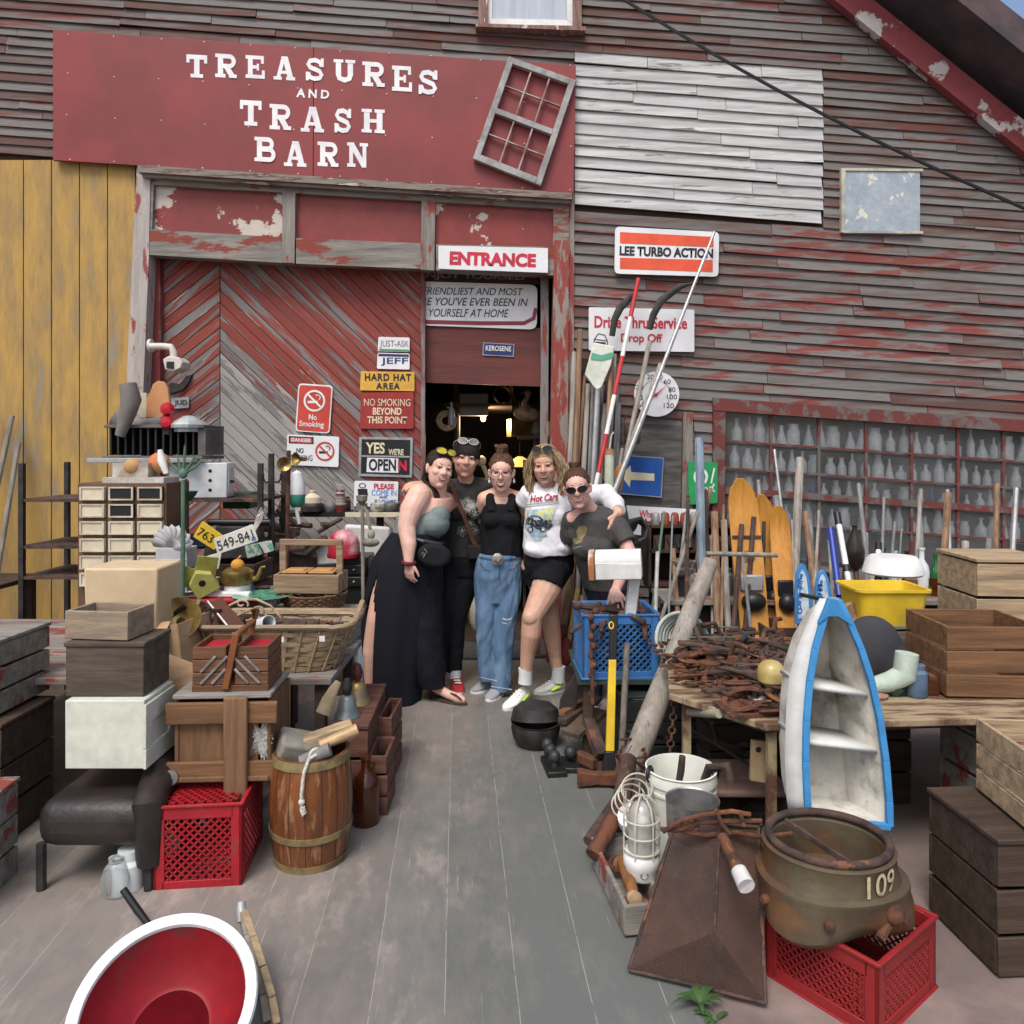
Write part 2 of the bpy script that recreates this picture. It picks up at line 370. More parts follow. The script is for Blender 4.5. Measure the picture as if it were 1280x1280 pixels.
def annulus(mb, cx, cy, r0, r1, Y, n=40, sy=1.0):
    c = [(math.cos(2 * math.pi * i / n), math.sin(2 * math.pi * i / n)) for i in range(n)]
    v = [P(cx + r0 * a, cy + r0 * b * sy, Y) for a, b in c] + [P(cx + r1 * a, cy + r1 * b * sy, Y) for a, b in c]
    return mb.add(v, [(i, (i + 1) % n, (i + 1) % n + n, i + n) for i in range(n)])
def ribbon(mb, pts, w, Y):
    pts = [Vector(p) for p in pts]; L_ = []; R_ = []
    for i, p in enumerate(pts):
        t = (pts[min(i + 1, len(pts) - 1)] - pts[max(i - 1, 0)]).normalized(); nrm = Vector((-t.y, t.x)) * w / 2
        L_.append(tuple(p + nrm)); R_.append(tuple(p - nrm))
    for i in range(len(pts) - 1): flat(mb, [L_[i], L_[i + 1], R_[i + 1], R_[i]], Y)
# shell
YB = YW + .03
m = MB()
for q in ([(-300, -320), (660, -320), (1060, 0), (1460, 320), (1460, 322), (-300, 322)], [(-300, 322), (172, 322), (172, 840), (-300, 840)], [(692, 322), (905, 322), (905, 840), (692, 840)],
          [(905, 322), (1312, 322), (1312, 514), (905, 514)], [(905, 712), (1312, 712), (1312, 840), (905, 840)], [(1312, 322), (1460, 322), (1460, 840), (1312, 840)]):
    wq(m, q, YB, .05)
m.build('light_block_slab', DARKW, barn, w=True)  # dark slab added behind the boards to block light
def boards(mb, x0f, x1f, y0, y1, pitch, slope, holes=(), Y=YW, lr=(80, 300), wearf=None, jit=1.0):
    y = y0
    while y < y1:
        x0 = x0f(y); x1 = x1f(y); iv = [(x0, x1)]
        for hx0, hx1, hy0, hy1 in holes:
            nv = []
            for a, b in iv:
                mid = (max(a, hx0) + min(b, hx1)) / 2; yy = y + slope * (mid - 640)
                if a < hx1 and b > hx0 and yy + pitch > hy0 and yy < hy1:
                    if a < hx0: nv.append((a, hx0))
                    if b > hx1: nv.append((hx1, b))
                else: nv.append((a, b))
            iv = nv
        for a, b in iv:
            x = a
            while x < b - 1:
                e = min(b, x + random.uniform(*lr))
                if b - e < 25: e = b
                dj = random.uniform(0, .006); tj = random.gauss(0, .4) * jit; sj = random.gauss(0, .55) * jit; lift = random.random() ** 4 * .012
                n = 5; vs = []
                cutL = slope
                yc0 = y + slope * ((x + e) / 2 - 640)
                mb.wear = wearf((x + e) / 2, yc0) if wearf else 0
                for i in range(n):
                    t = i / (n - 1); xx = x + .35 + (e - x - .7) * t
                    yy = y + slope * (xx - 640) + tj + sj * (t - .5) + random.gauss(0, .14)
                    p = P(xx, yy, Y); q = P(xx, yy + pitch * 1.06, Y); f = lift * (2 * abs(t - .5)) ** 2
                    vs += [(p.x, Y - .003, p.z), (q.x, Y - .017 - dj - f, q.z), (q.x, Y - .004 - dj - f, q.z - .0005), (p.x, Y + .006, p.z)]
                fs = []
                for i in range(n - 1):
                    for j in range(4): fs.append((i * 4 + j, i * 4 + (j + 1) % 4, i * 4 + 4 + (j + 1) % 4, i * 4 + 4 + j))
                fs += [(3, 2, 1, 0), (n * 4 - 4, n * 4 - 3, n * 4 - 2, n * 4 - 1)]
                mb.add(vs, fs); x = e
        y += pitch
m = MB()
def wf(x, y):
    w = .1 + .5 * noise.noise(Vector((x / 160, y / 50, 3)))
    if x < 620 and y < 110: w -= .1
    if x > 830 and y > 290: w += .15
    return max(-.6, min(.9, w))
rake = lambda y: min(1455, 1060 + (y + .075 * 420) / .725)
boards(m, lambda y: -110, rake, -100, 230, 11.3, .075, [(606, 716, -100, 28), (718, 1028, 84, 262)], wearf=wf)
boards(m, lambda y: 716, lambda y: 1455, 231, 860, 13.2, .072, [(904, 1312, 528, 706), (718, 1028, 84, 262)], wearf=wf)
wl_ = m.build('clapboard_wall', CLAP, barn, w=True)
m = MB(); boards(m, lambda y: 718, lambda y: 1028 + random.uniform(-2, 1), 58, 236, 14.6, .078, [], lr=(60, 330), Y=YW - .004, jit=1.5)
tag(m.build('white_clapboards', WCLAP, barn, w=True), 'patch of peeling white clapboards')
# interior shell
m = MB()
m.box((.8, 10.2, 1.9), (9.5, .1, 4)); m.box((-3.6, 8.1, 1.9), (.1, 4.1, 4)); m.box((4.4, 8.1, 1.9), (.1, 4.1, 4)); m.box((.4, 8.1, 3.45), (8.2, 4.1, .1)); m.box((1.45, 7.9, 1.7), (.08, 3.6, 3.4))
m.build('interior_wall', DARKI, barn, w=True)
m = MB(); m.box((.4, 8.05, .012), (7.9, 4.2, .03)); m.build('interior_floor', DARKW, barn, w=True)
# rake board and roof
m = MB(); wq(m, [(560, -426), (1440, 278), (1440, 304), (1428, 308), (560, -387)], YW - .10, .07); m.build('rake_board', W('rake_red', (.23, .05, .055), (.2, .04, .045), 3, c3=(.5, .48, .46), s3=3, lo3=.56, hi3=.59, bump=.2), barn, w=True)
m = MB()
prof = [(400, -600), (1475, 260), (1475, 292), (1466, 292), (400, -562)]; prof2 = [(400, -600), (-330, -16), (-330, 6), (400, -562)]
for q in (prof, prof2): m.prism([(P(x, y, YW).x, P(x, y, YW).z) for x, y in q], 6.4, Matrix.Translation((0, YW - .45, 0)))
m.build('roof', W('roof_boards', (.09, .06, .065), (.05, .04, .045), 4, bump=.3), barn, w=True)
# door surround
m = MB()
for k in range(11): wq(m, rect(-215 + k * 35, 200, -181.5 + k * 35, 838, .0), YW - .02 - random.uniform(0, .006), .05)
m.build('ochre_panel', W('ochre_paint', (.42, .26, .07), (.3, .2, .08), 3, bump=.2, st=(3, 3, .6), c3=(.25, .22, .17), s3=3, lo3=.6, hi3=.66), barn, w=True)
m = MB(); wq(m, [(171, 207), (188, 208), (186, 320), (176, 560), (172, 838), (150, 838), (154, 560)], YW - .06, .12); m.build('door_post', W('grey_white_peeling', (.34, .31, .28), (.42, .38, .35), 3, st=(7, 7, .7), lo=.4, hi=.6, c3=(.26, .06, .05), s3=4, lo3=.58, hi3=.62, st3=(3, 3, 1), bump=.5), barn, w=True)
m = MB(); wq(m, [(188, 300), (200, 322), (200, 838), (172, 838), (176, 560)], YW + .06, .06); m.build('inner_jamb', W('jamb_red', (.17, .03, .028), (.22, .2, .18), 4, st=(4, 4, .8), lo=.56, hi=.62), barn, w=True)
JAMB = W('right_jamb', (.25, .05, .038), (.25, .22, .19), 3.4, st=(4, 4, .8), lo=.5, hi=.54, bump=.5)
m = MB(); wq(m, [(693, 300), (711, 301), (709, 838), (683, 838)], YW - .06, .2); wq(m, [(711, 240), (718, 241), (716, 838), (709, 838)], YW - .03, .1); m.build('door_post', JAMB, barn, w=True)
m = MB(); wq(m, [(676, 345), (686, 345), (684, 838), (676, 838)], YW + .09, .12); m.build('inner_jamb', W('grey_jamb', (.2, .19, .19), (.2, .05, .04), 3, st=(4, 4, .6), lo=.55, hi=.6), barn, w=True)
m = MB(); wq(m, [(172, 206), (715, 241), (715, 249), (172, 215)], YW - .13, .12); wq(m, [(178, 215), (713, 249), (713, 254), (178, 221)], YW - .10, .1); m.build('moulding', W('moulding_grey', (.22, .19, .16), (.1, .04, .03), 4, st=(.7, 4, 6), lo=.5, hi=.6, c3=(.45, .42, .37), s3=4, lo3=.6, hi3=.63, bump=.5), barn, w=True)
LY = YW - .05
m = MB(); wq(m, [(180, 221), (711, 254), (711, 262), (180, 230)], LY, .09)
wq(m, [(180, 286), (352, 296.5), (352, 328.5), (180, 318)], LY - .005, .1); wq(m, [(370, 297.5), (526, 304), (526, 336), (370, 329.5)], LY - .005, .1); wq(m, [(545, 305.5), (711, 309), (711, 345), (545, 338)], LY - .005, .1)
wq(m, [(180, 230), (192, 231), (190, 287), (180, 286)], LY, .09); wq(m, [(692, 261), (711, 262), (711, 312), (691, 310)], LY, .09)
m.build('lintel_rail', OLDW, barn, w=True)
for q in ([(353.5, 240), (369, 241), (368, 329), (352, 328)], [(527, 251), (544, 252), (543, 338), (526, 337)]): m = MB(); wq(m, q, LY - .01, .09); m.build('lintel_stile', OLDWZ, barn, w=True)
for q, lo_, sd in (([(191, 231), (353, 241), (353, 298), (190, 290)], .545, 3.2), ([(369, 241), (527, 251), (526, 308), (368, 300)], .68, 2.2), ([(544, 252), (693, 262), (693, 310), (543, 308)], .58, 3.6)):
    m = MB(); wq(m, q, YW - .012, .04)
    m.build('lintel_panel', W('peeling_red_panel%d' % int(lo_ * 1000), (.235, .038, .032), (.19, .033, .03), 2, c3=(.5, .45, .39), s3=sd, lo3=lo_, hi3=lo_ + .015, bump=.15, rough=.55), barn, w=True)
# herringbone sliding door
def clip(poly, x0, x1, y0, y1):
    for ax, val, sg in ((0, x0, 1), (0, x1, -1), (1, y0, 1), (1, y1, -1)):
        out = []
        for i in range(len(poly)):
            a, b = poly[i - 1], poly[i]; da = (a[ax] - val) * sg; db = (b[ax] - val) * sg
            if (da >= 0) != (db >= 0):
                t = da / (da - db); out.append((a[0] + (b[0] - a[0]) * t, a[1] + (b[1] - a[1]) * t))
            if db >= 0: out.append(b)
        poly = out
        if len(poly) < 3: return None
    return poly
YD = YW + .13
for side in (0, 1, 2):
    m = MB()
    x0, x1, y0, y1, sl, pitch = ((200, 274.5, 318, 838, -.78, 16), (275.5, 526, 318, 838, .96, 15.5), (0, 0, 0, 0, 0, 0))[side]
    if side == 2: break
    k = y0 - 420
    while k < y1 + 330:
        pt = pitch * (.62 if side and k > 590 else 1); ya, yb = k + sl * (x0 - 275), k + sl * (x1 - 275)
        q = clip([(x0, ya), (x1, yb), (x1, yb + pt - 1), (x0, ya + pt - 1)], x0, x1, y0, y1)
        if q:
            cy = sum(p[1] for p in q) / len(q)
            if side: m.wear = max(-.1, min(1, 1.0 - abs(k - 510) / 120)) - (.0 if k < 590 else .12)
            else: m.wear = -.05 + .5 * max(0, 1 - abs(k - 560) / 120)
            wq(m, q, YD - random.uniform(0, .006), .03)
        k += pitch * (.62 if side and k > 590 else 1)
    m.build('sliding_door' if side else 'door_leaf', HERR('peeling_door_red%d' % side, -41 if side == 0 else 44), barn, w=True, bev=.002)
m = MB(); wq(m, rect(200, 322, 530, 840), YD + .035, .03); wq(m, [(526, 338), (531, 338), (531, 838), (526, 838)], YD - .02, .06); m.build('door_backing', W('door_edge_grey', (.22, .2, .19), (.15, .05, .04), 4, st=(4, 4, .7)), barn, w=True)
# transom board in the opening
YT = YW + .2
m = MB(); wq(m, [(526, 402), (677, 410), (676, 483), (526, 478)], YT, .03); m.build('transom_board', W('transom_red', (.135, .035, .028), (.1, .028, .024), 2.5, st=(.5, 3, 5), c3=(.4, .33, .26), s3=2.4, lo3=.66, hi3=.7, st3=(.6, 3, 8), bump=.15, rough=.6), barn, w=True)
# upstairs window
m = MB()
wq(m, [(598, -80), (610, -80), (610, 30), (598, 30)], YW - .05, .06); wq(m, [(716, -80), (727, -80), (727, 36), (716, 36)], YW - .05, .06); wq(m, [(594, 29), (732, 33), (732, 38), (594, 33)], YW - .09, .1)
uw = m.build('upper_window', W('window_trim', (.25, .17, .14), (.16, .06, .05), 4, st=(5, 5, .8), c3=(.5, .48, .45), s3=4), barn, w=True)
m = MB(); wq(m, [(610, -80), (615, -80), (615, 24), (610, 29)], YW - .02, .04); wq(m, [(709, -80), (716, -80), (716, 29), (709, 24)], YW - .02, .04); wq(m, [(610, 23), (716, 25), (716, 32), (610, 30)], YW - .018, .04); m.build('sash', WHITE, uw, w=True)
m = MB(); wq(m, [(614, -80), (710, -80), (710, 26), (614, 25)], YW + .0, .01); m.build('pane', W('sky_tint_pane', (.42, .47, .52), (.36, .41, .46), 2, st=(4, 1, .2), rough=.08, bump=0, spec=.8), uw, w=True)  # pale sky reflection is put into the pane's base colour
# bottle window
BW = W('window_red', (.14, .035, .03), (.13, .11, .10), 4, st=(2, 2, 2), lo=.5, hi=.56, bump=.4)
m = MB()
wq(m, [(892, 512), (907, 513), (906, 722), (890, 722)], YW - .05, .08); wq(m, [(892, 497), (1322, 528), (1322, 543), (892, 513)], YW - .055, .08); wq(m, [(1308, 541), (1322, 541), (1322, 725), (1308, 725)], YW - .05, .08)
bwn = m.build('bottle_window', BW, barn, w=True)
m = MB()
SL = .07
for x in (964, 1024, 1083, 1140, 1198, 1255): wq(m, [(x - 1.7, 514 + SL * (x - 905)), (x + 1.7, 514 + SL * (x - 905)), (x + 1.7, 705 + SL * (x - 905)), (x - 1.7, 705 + SL * (x - 905))], YW - .01, .03)
for y in (551, 585): wq(m, rect(907, y - 1.2, 1308, y + 1.2, SL), YW - .012, .025)
wq(m, rect(907, 609, 1308, 617, SL), YW - .02, .04)
for y in (650,): wq(m, rect(907, y - 1.2, 1308, y + 1.2, SL), YW - .012, .025)
m.build('muntins', BW, bwn, w=True)
m = MB(); flat(m, [(907, 514), (1308, 542), (1308, 735), (907, 705)], YW + .004); m.build('pane', pane_mat('dusty_pane', (.6, .63, .63), .10, .0), bwn, w=True)
m = MB()
wq(m, [(890, 500), (1322, 500), (1322, 740), (890, 740)], YW + .42, .03)
m.box((P(890, 0, 6.1).x, YW + .24, 1.45), (.02, .36, 1.3)); m.box((P(1322, 0, 6.1).x, YW + .24, 1.45), (.02, .36, 1.3))
m.build('recess', W('recess_grey', (.22, .24, .24), (.15, .17, .17), 3), bwn, w=True)
m = MB(); SHELF = [552, 586, 616, 652, 690]
for y in SHELF:
    a = P(900, y, YW + .1); b = P(1316, y + SL * 410, YW + .1); m.beam((a.x, YW + .22, a.z - .006), (b.x, YW + .22, b.z - .006), .34, .012)
m.build('shelf', W('glass_shelf', (.4, .42, .42), (.3, .32, .32), 3), bwn, w=True)
# bottles behind the panes
BK = {'tall bottle': [(.03, 0), (.032, .01), (.032, .1), (.026, .125), (.011, .15), (.011, .19), (.014, .192), (.014, .2)], 'round jar': [(.045, 0), (.047, .01), (.047, .11), (.036, .13), (.036, .15), (.039, .152), (.039, .165)],
      'flask': [(.036, 0), (.04, .01), (.04, .09), (.014, .13), (.012, .16), (.017, .165), (.017, .178)], 'milk bottle': [(.04, 0), (.041, .01), (.041, .1), (.03, .13), (.02, .16), (.02, .185), (.025, .19), (.025, .2)], 'cone bottle': [(.043, 0), (.045, .008), (.03, .08), (.014, .14), (.012, .18), (.016, .185), (.016, .19)]}
def bottle_mb(k, s=1.0):
    m = MB(); m.lathe([(r * s, z * s) for r, z in BK[k]], n=14); return m
proto = {}; WGL = W('window_glass', (.9, .93, .93), (.7, .76, .76), 30, rough=.2, trans=.12, bump=0, var=0)
ORD = ['first', 'second', 'third', 'fourth', 'fifth', 'sixth', 'seventh', 'eighth', 'ninth', 'tenth', 'eleventh', 'twelfth', 'thirteenth', 'fourteenth', 'fifteenth', 'sixteenth', 'seventeenth', 'eighteenth', 'nineteenth', 'twentieth', 'twenty-first', 'twenty-second', 'twenty-third', 'twenty-fourth', 'twenty-fifth', 'twenty-sixth']
for si, (y, hs, sn) in enumerate(((552, 1.08, 'top'), (586, .96, 'second'), (616, .86, 'third'), (652, .98, 'fourth'))):
    x = 916 + random.uniform(0, 5); n = 0
    while x < 1296 and n < 26:
        k = random.choice(list(BK)); mt = WGL; cn = 'clear'
        if (si, n) == (0, 1): k = 'tall bottle'; mt = W('pink_label_glass', (.75, .3, .28), (.7, .7, .7), 2, rough=.2, bump=0, trans=.3); cn = 'pink-filled'
        elif si == 2 and n in (6, 15): mt = BLUEG; cn = 'cobalt blue'
        key = (k, cn, si)
        loc = XZ(x, P(x, y + SL * (x - 905), YW + .1).z, YW + .13 + random.uniform(-.02, .04))
        lab = '%s glass %s, %s from the left on the %s shelf of the window' % (cn, k, ORD[n], sn)
        if key not in proto: proto[key] = solo(bottle_mb(k, hs), k.replace(' ', '_'), mt, lab, 'bottle', loc, group='old bottles on the window shelves')
        else: q_ = random.uniform(.8, 1.15); dup(proto[key], loc, label=lab, sc=(q_, q_, random.uniform(.7, 1.12)))
        x += (20 if 'jar' in k else 14) * (.9 + random.random() * .3); n += 1

def glyph(ch):
    r = lambda a, b, c, d: [(a, b), (c, b), (c, d), (a, d)]
    def rib(pts, w):
        out = []
        pts = [Vector(p) for p in pts]; e = []
        for i, p in enumerate(pts):
            t = (pts[min(i + 1, len(pts) - 1)] - pts[max(i - 1, 0)]).normalized(); q = Vector((-t.y, t.x)) * w / 2; e.append((tuple(p + q), tuple(p - q)))
        return [[e[i][0], e[i + 1][0], e[i + 1][1], e[i][1]] for i in range(len(pts) - 1)]
    def bowl(y0, y1, xr): 
        c = (y0 + y1) / 2; h = (y1 - y0) / 2; xc = xr - h * 1.0
        return rib([(.3, y1)] + [(xc + h * math.sin(a), c + h * math.cos(a)) for a in [math.pi * i / 8 for i in range(9)]] + [(.3, y0)], .19)
    return {
        'T': [r(.37, 0, .63, 1), r(0, .8, 1, 1), r(0, .64, .15, .8), r(.85, .64, 1, .8), r(.2, 0, .8, .16)],
        'R': [r(.12, 0, .37, 1), r(0, 0, .48, .15), r(0, .85, .4, 1)] + bowl(.49, .905, .86) + rib([(.5, .5), (.8, .05)], .24) + [r(.64, 0, 1, .15)],
        'E': [r(.12, 0, .37, 1), r(0, .84, .95, 1), r(.8, .66, .95, .84), r(.37, .43, .7, .57), r(.58, .35, .7, .65), r(0, 0, 1, .16), r(.85, .16, 1, .37)],
        'A': rib([(.2, .05), (.46, .97)], .17) + rib([(.8, .05), (.53, .97)], .25) + [r(.3, .26, .7, .39), r(0, 0, .38, .14), r(.58, 0, 1, .14), r(.36, .9, .62, 1)],
        'S': rib([(.84, .66), (.76, .83), (.52, .91), (.27, .87), (.17, .72), (.27, .58), (.5, .51), (.74, .43), (.84, .27), (.74, .13), (.5, .09), (.26, .15), (.16, .34)], .2) + [r(.8, .62, .95, 1), r(.05, 0, .2, .38)],
        'U': [r(.1, .3, .35, 1), r(.65, .3, .9, 1)] + rib([(.22, .36), (.27, .18), (.5, .1), (.73, .18), (.78, .36)], .23) + [r(0, .86, .45, 1), r(.55, .86, 1, 1)],
        'H': [r(.1, 0, .35, 1), r(.65, 0, .9, 1), r(.35, .43, .65, .58), r(0, 0, .44, .14), r(.56, 0, 1, .14), r(0, .86, .44, 1), r(.56, .86, 1, 1)],
        'B': [r(.12, 0, .37, 1), r(0, 0, .4, .15), r(0, .85, .4, 1)] + bowl(.53, .91, .84) + bowl(.09, .5, .92),
        'N': [r(.1, 0, .28, 1), r(.74, 0, .92, 1)] + rib([(.2, .95), (.82, .05)], .24) + [r(0, 0, .4, .14), r(0, .86, .34, 1), r(.6, .86, 1, 1)]}[ch]
YS = YW - .085
bs = thing('shop_sign', 'long dark red board sign reading TREASURES AND TRASH BARN in white slab letters', 'sign', P(392, 240, YS))
m = MB(); wq(m, [(66, 37), (391.7, 59.5), (391.2, 220.5), (66, 200)], YS, .03); wq(m, [(392.3, 59.5), (720, 82), (717, 241), (391.8, 221)], YS + .001, .03); m.build('board', SIGNR, bs, w=True, bev=.002)
LB = [('TREASURES', [(233, 67, 259, 97), (269, 66, 296, 97), (307, 68, 331, 98), (342, 69, 369, 100), (381, 71, 406, 101), (417, 73, 444, 103), (453, 76, 481, 108), (490, 81, 515, 114), (522, 86, 548, 118)]),
      ('TRASH', [(300, 124, 327, 157), (337, 129, 364, 162), (376, 132, 405, 165), (417, 134, 440, 166), (452, 135, 481, 166)]), ('BARN', [(318, 170, 344, 202), (355, 175, 383, 208), (397, 176, 423, 208), (434, 177, 460, 209)])]
SLW = W('hand_painted_white', (.8, .8, .8), (.68, .68, .7), 6, bump=.03, var=.04, rough=.5)
m = MB()
for wd, bb in LB:
    for ch, (x0, y0, x1, y1) in zip(wd, bb):
        sk = random.uniform(-.03, .05)
        for i, q in enumerate(glyph(ch)):
            flat(m, [(x0 + a * (x1 - x0), y1 - b * (y1 - y0 - 1.5) + (a - .5) * 1.5 + sk * 4 * (b - .5) * 0) for a, b in q], YS - .002 - i * .00025)
m.build('slab_lettering', SLW, bs, w=True, sm=0)
text(bs, 'A N D', 391, 117, 41, 11, YS - .003, SLW, .06, .035)
m = MB()
for yy in (48, 98, 150, 205):
    for xx in range(85, 720, 57):
        x = xx + random.uniform(-3, 3); y = yy + .062 * (x - 180) + random.uniform(-1, 1)
        p = P(x, min(y, 200 + .062 * (x - 66) + 3), YS - .001); m.ell(p, (.005, .003, .005), n=8)
m.build('screw_heads', WHITE, bs, w=True)
# old sash leaning on the sign
sh = thing('old_window_sash', 'weathered twelve pane window sash hung askew on the red sign', 'window frame', P(656, 150, YS - .03))
TL, TR, BR, BL = [Vector(v) for v in ((636, 70), (720, 100), (676, 232), (591, 198))]
def bil(u, v): return tuple((TL * (1 - u) + TR * u) * (1 - v) + (BL * (1 - u) + BR * u) * v)
m = MB(); YSH = YS - .055
for a, b, c, d in ((0, 0, .085, 1), (.915, 0, 1, 1), (.085, 0, .915, .055), (.085, .94, .915, 1), (.085, .485, .915, .535)): wq(m, [bil(a, b), bil(c, b), bil(c, d), bil(a, d)], YSH - (.003 if a > .01 and c < .99 else 0), .045)
m.build('frame', W('sash_grey', (.36, .36, .35), (.24, .23, .22), 4, st=(2, 2, 2), bump=.4), sh, w=True, bev=.002)
m = MB()
for a, b, c, d in ((.355, .055, .375, .485), (.63, .055, .65, .485), (.355, .535, .375, .94), (.63, .535, .65, .94), (.085, .262, .915, .272), (.085, .73, .915, .74)): wq(m, [bil(a, b), bil(c, b), bil(c, d), bil(a, d)], YSH + (.006 if c - a < .1 else .012), .025)
m.build('muntins', W('muntin_grey', (.4, .37, .34), (.2, .12, .1), 6), sh, w=True)
# ================================================================ signs
def sign(name, label, c, Y, mat, t=.012, r=3, cat='sign', frame=None, fw=2.5):
    T = thing(name, label, cat, P(sum(p[0] for p in c) / 4, max(p[1] for p in c), Y))
    m = MB(); wq(m, rq(c, r), Y, t); m.build('plate', mat, T, w=True, bev=.001)
    if frame:
        ce = Vector((sum(p[0] for p in c) / 4, sum(p[1] for p in c) / 4)); m = MB(); inn = []
        for p in c:
            d = Vector(p) - ce; inn.append((p[0] - math.copysign(fw, d.x), p[1] - math.copysign(fw, d.y)))
        for i in range(4): flat(m, [c[i], c[(i + 1) % 4], inn[(i + 1) % 4], inn[i]], Y - .0015)
        m.build('border', frame, T, w=True)
    return T
def field(T, c, Y, mat, name='colour_field'): m = MB(); flat(m, c, Y); return m.build(name, mat, T, w=True)
TXR = paint('lettering_red', (.55, .02, .05)); TXB = paint('lettering_black', (.015, .015, .02)); TXW = WHITE; TXC = paint('lettering_cream', (.7, .62, .42)); NAVY = paint('navy', (.02, .035, .14)); ORNG = paint('sign_orange', (.75, .1, .04)); SGN = W('sign_white', (.74, .75, .76), (.66, .67, .68), 3, bump=.03, var=.05, c3=(.4, .35, .3), s3=14, lo3=.71, hi3=.74, rough=.45)
e = sign('entrance_sign', 'white sign reading ENTRANCE in bold red over the doorway', [(548, 307), (685, 310), (685, 341), (548, 336)], LY - .04, SGN, r=1)
text(e, 'ENTRANCE', 616, 324, 108, 17, LY - .043, TXR, .03, .05)
e = sign('turbo_sign', 'white sign with two orange bars reading LEE TURBO ACTION', [(769, 283), (899, 290), (898, 346), (768, 342)], YW - .06, SGN, r=6)
field(e, [(775, 290), (892, 296), (892, 309), (775, 304)], YW - .062, ORNG); field(e, [(775, 322), (891, 325), (891, 340), (775, 336)], YW - .062, ORNG)
text(e, 'LEE TURBO ACTION', 833, 315, 117, 12, YW - .063, TXB, .03, .04)
e = sign('drive_thru_sign', 'white metal sign with red words Drive Thru Service Drop Off', [(736, 384), (868, 387), (868, 440), (736, 438)], YW - .05, SGN, r=2)
text(e, 'Drive Thru Service', 801, 403, 116, 15, YW - .053, TXR, .015, .025); text(e, 'Drop Off', 802, 424, 52, 14, YW - .053, TXR, .015, .025)
m = MB(); ribbon(m, [(742, 432), (743, 424), (748, 417), (756, 419), (759, 426), (759, 433)], 1.2, YW - .0525); ribbon(m, [(743, 424), (758, 426)], 1, YW - .0527); flat(m, [(744, 427), (757, 428), (757, 431), (744, 430)], YW - .0529); m.build('car_drawing', TXB, e, w=True)
m = MB(); m.lathe([(.0, 0), (.165, 0), (.172, .004), (.172, .03), (.0, .03)], P(820, 493, YW - .075), 48, (90, 0, 0))
e = thing('dial_thermometer', 'large round white dial thermometer with a red needle on the wall', 'thermometer', P(820, 520, YW - .07)); m.build('dial', SGN, e, w=True)
YT2 = YW - .108
for s_, x, y in (('-60', 800, 506), ('-40', 797, 497), ('-20', 798, 484), ('20', 813, 471), ('40', 824, 471), ('60', 834, 477), ('80', 840, 487), ('100', 840, 496), ('120', 836, 507)): text(e, s_, x, y, 4.2 * len(s_), 6, YT2, TXB, 0, .0)
m = MB()
for i in range(41):
    a = R(215 - i * 6.25); ribbon(m, [(820 + 19 * math.cos(a), 493 - 19 * math.sin(a)), (820 + 17 * math.cos(a), 493 - 17 * math.sin(a))], .5, YT2)
m.build('tick_marks', TXB, e, w=True)
m = MB(); flat(m, [(805, 504), (820, 492), (835, 480), (821, 494)], YT2 - .006); m.ell(P(820, 493, YT2 - .006), (.012, .006, .012)); m.build('needle', TXR, e, w=True)
# door signs
YDS = YD - .025
e = sign('just_ask_plate', 'white licence plate reading JUST-ASK, topmost on the door', [(473, 421), (512, 422), (512, 440), (472, 439)], YDS, SGN, cat='licence plate', r=2)
text(e, 'JUST-ASK', 493, 430.5, 36, 10, YDS - .003, GREYP, .01, .0); field(e, [(474, 436), (511, 437), (511, 439), (474, 438)], YDS - .003, paint('plate_green', (.1, .3, .12)))
e = sign('jeff_plate', 'white licence plate with blue top band reading JEFF', [(472, 441), (512, 442), (512, 462), (471, 461)], YDS, SGN, cat='licence plate', r=2)
text(e, 'JEFF', 493, 452, 34, 10, YDS - .003, NAVY, .01, .01); field(e, [(473, 442), (511, 443), (511, 446), (473, 445)], YDS - .003, NAVY)
m = MB()
e = sign('hard_hat_sign', 'yellow sign with black stencil words HARD HAT AREA', [(451, 464), (518, 465), (518, 489), (450, 488)], YDS, W('sign_yellow', (.65, .38, .06), (.55, .3, .05), 4, bump=.05), r=1)
text(e, 'HARD HAT', 485, 471.5, 58, 9, YDS - .003, TXB, .01, .03, sp=1.15); text(e, 'AREA', 485, 482.5, 30, 8, YDS - .003, TXB, .01, .03, sp=1.2)
e = sign('no_smoking_beyond_sign', 'dark red sign with cream words NO SMOKING BEYOND THIS POINT', [(451, 491), (517, 490), (517, 536), (450, 536)], YDS, W('sign_brick_red', (.32, .035, .03), (.27, .03, .03), 4, c3=(.6, .5, .3), s3=6, lo3=.68, hi3=.69, bump=.05), r=2)
for s_, y, w_ in (('NO SMOKING', 503, 58), ('BEYOND', 514, 36), ('THIS POINT', 525, 50)): text(e, s_, 484, y, w_, 9, YDS - .003, TXC, .01, .03)
e = sign('open_sign', 'black framed sign reading YES WE\'RE OPEN with a red N showing', [(449, 546), (516, 547), (515, 597), (448, 595)], YDS, BLACK, r=2, frame=GALV, fw=3)
text(e, 'YES', 469, 560, 24, 14, YDS - .003, TXC, .02, .03); text(e, "WE'RE", 495, 565, 19, 8, YDS - .003, TXC, .02, .03)
field(e, [(459, 572), (498, 573), (498, 591), (458, 590)], YDS - .003, SGN); text(e, 'OPEN', 478, 581, 34, 15, YDS - .006, TXB, .01, .03); text(e, 'N', 503, 582, 11, 13, YDS - .003, TXR, 0, .04)
field(e, [(452, 569), (512, 570), (512, 572), (452, 571)], YDS - .002, GALV)
e = sign('please_come_in_sign', 'small white sign with red and blue words PLEASE COME IN', [(443, 601), (498, 602), (497, 634), (442, 633)], YDS, SGN, r=2)
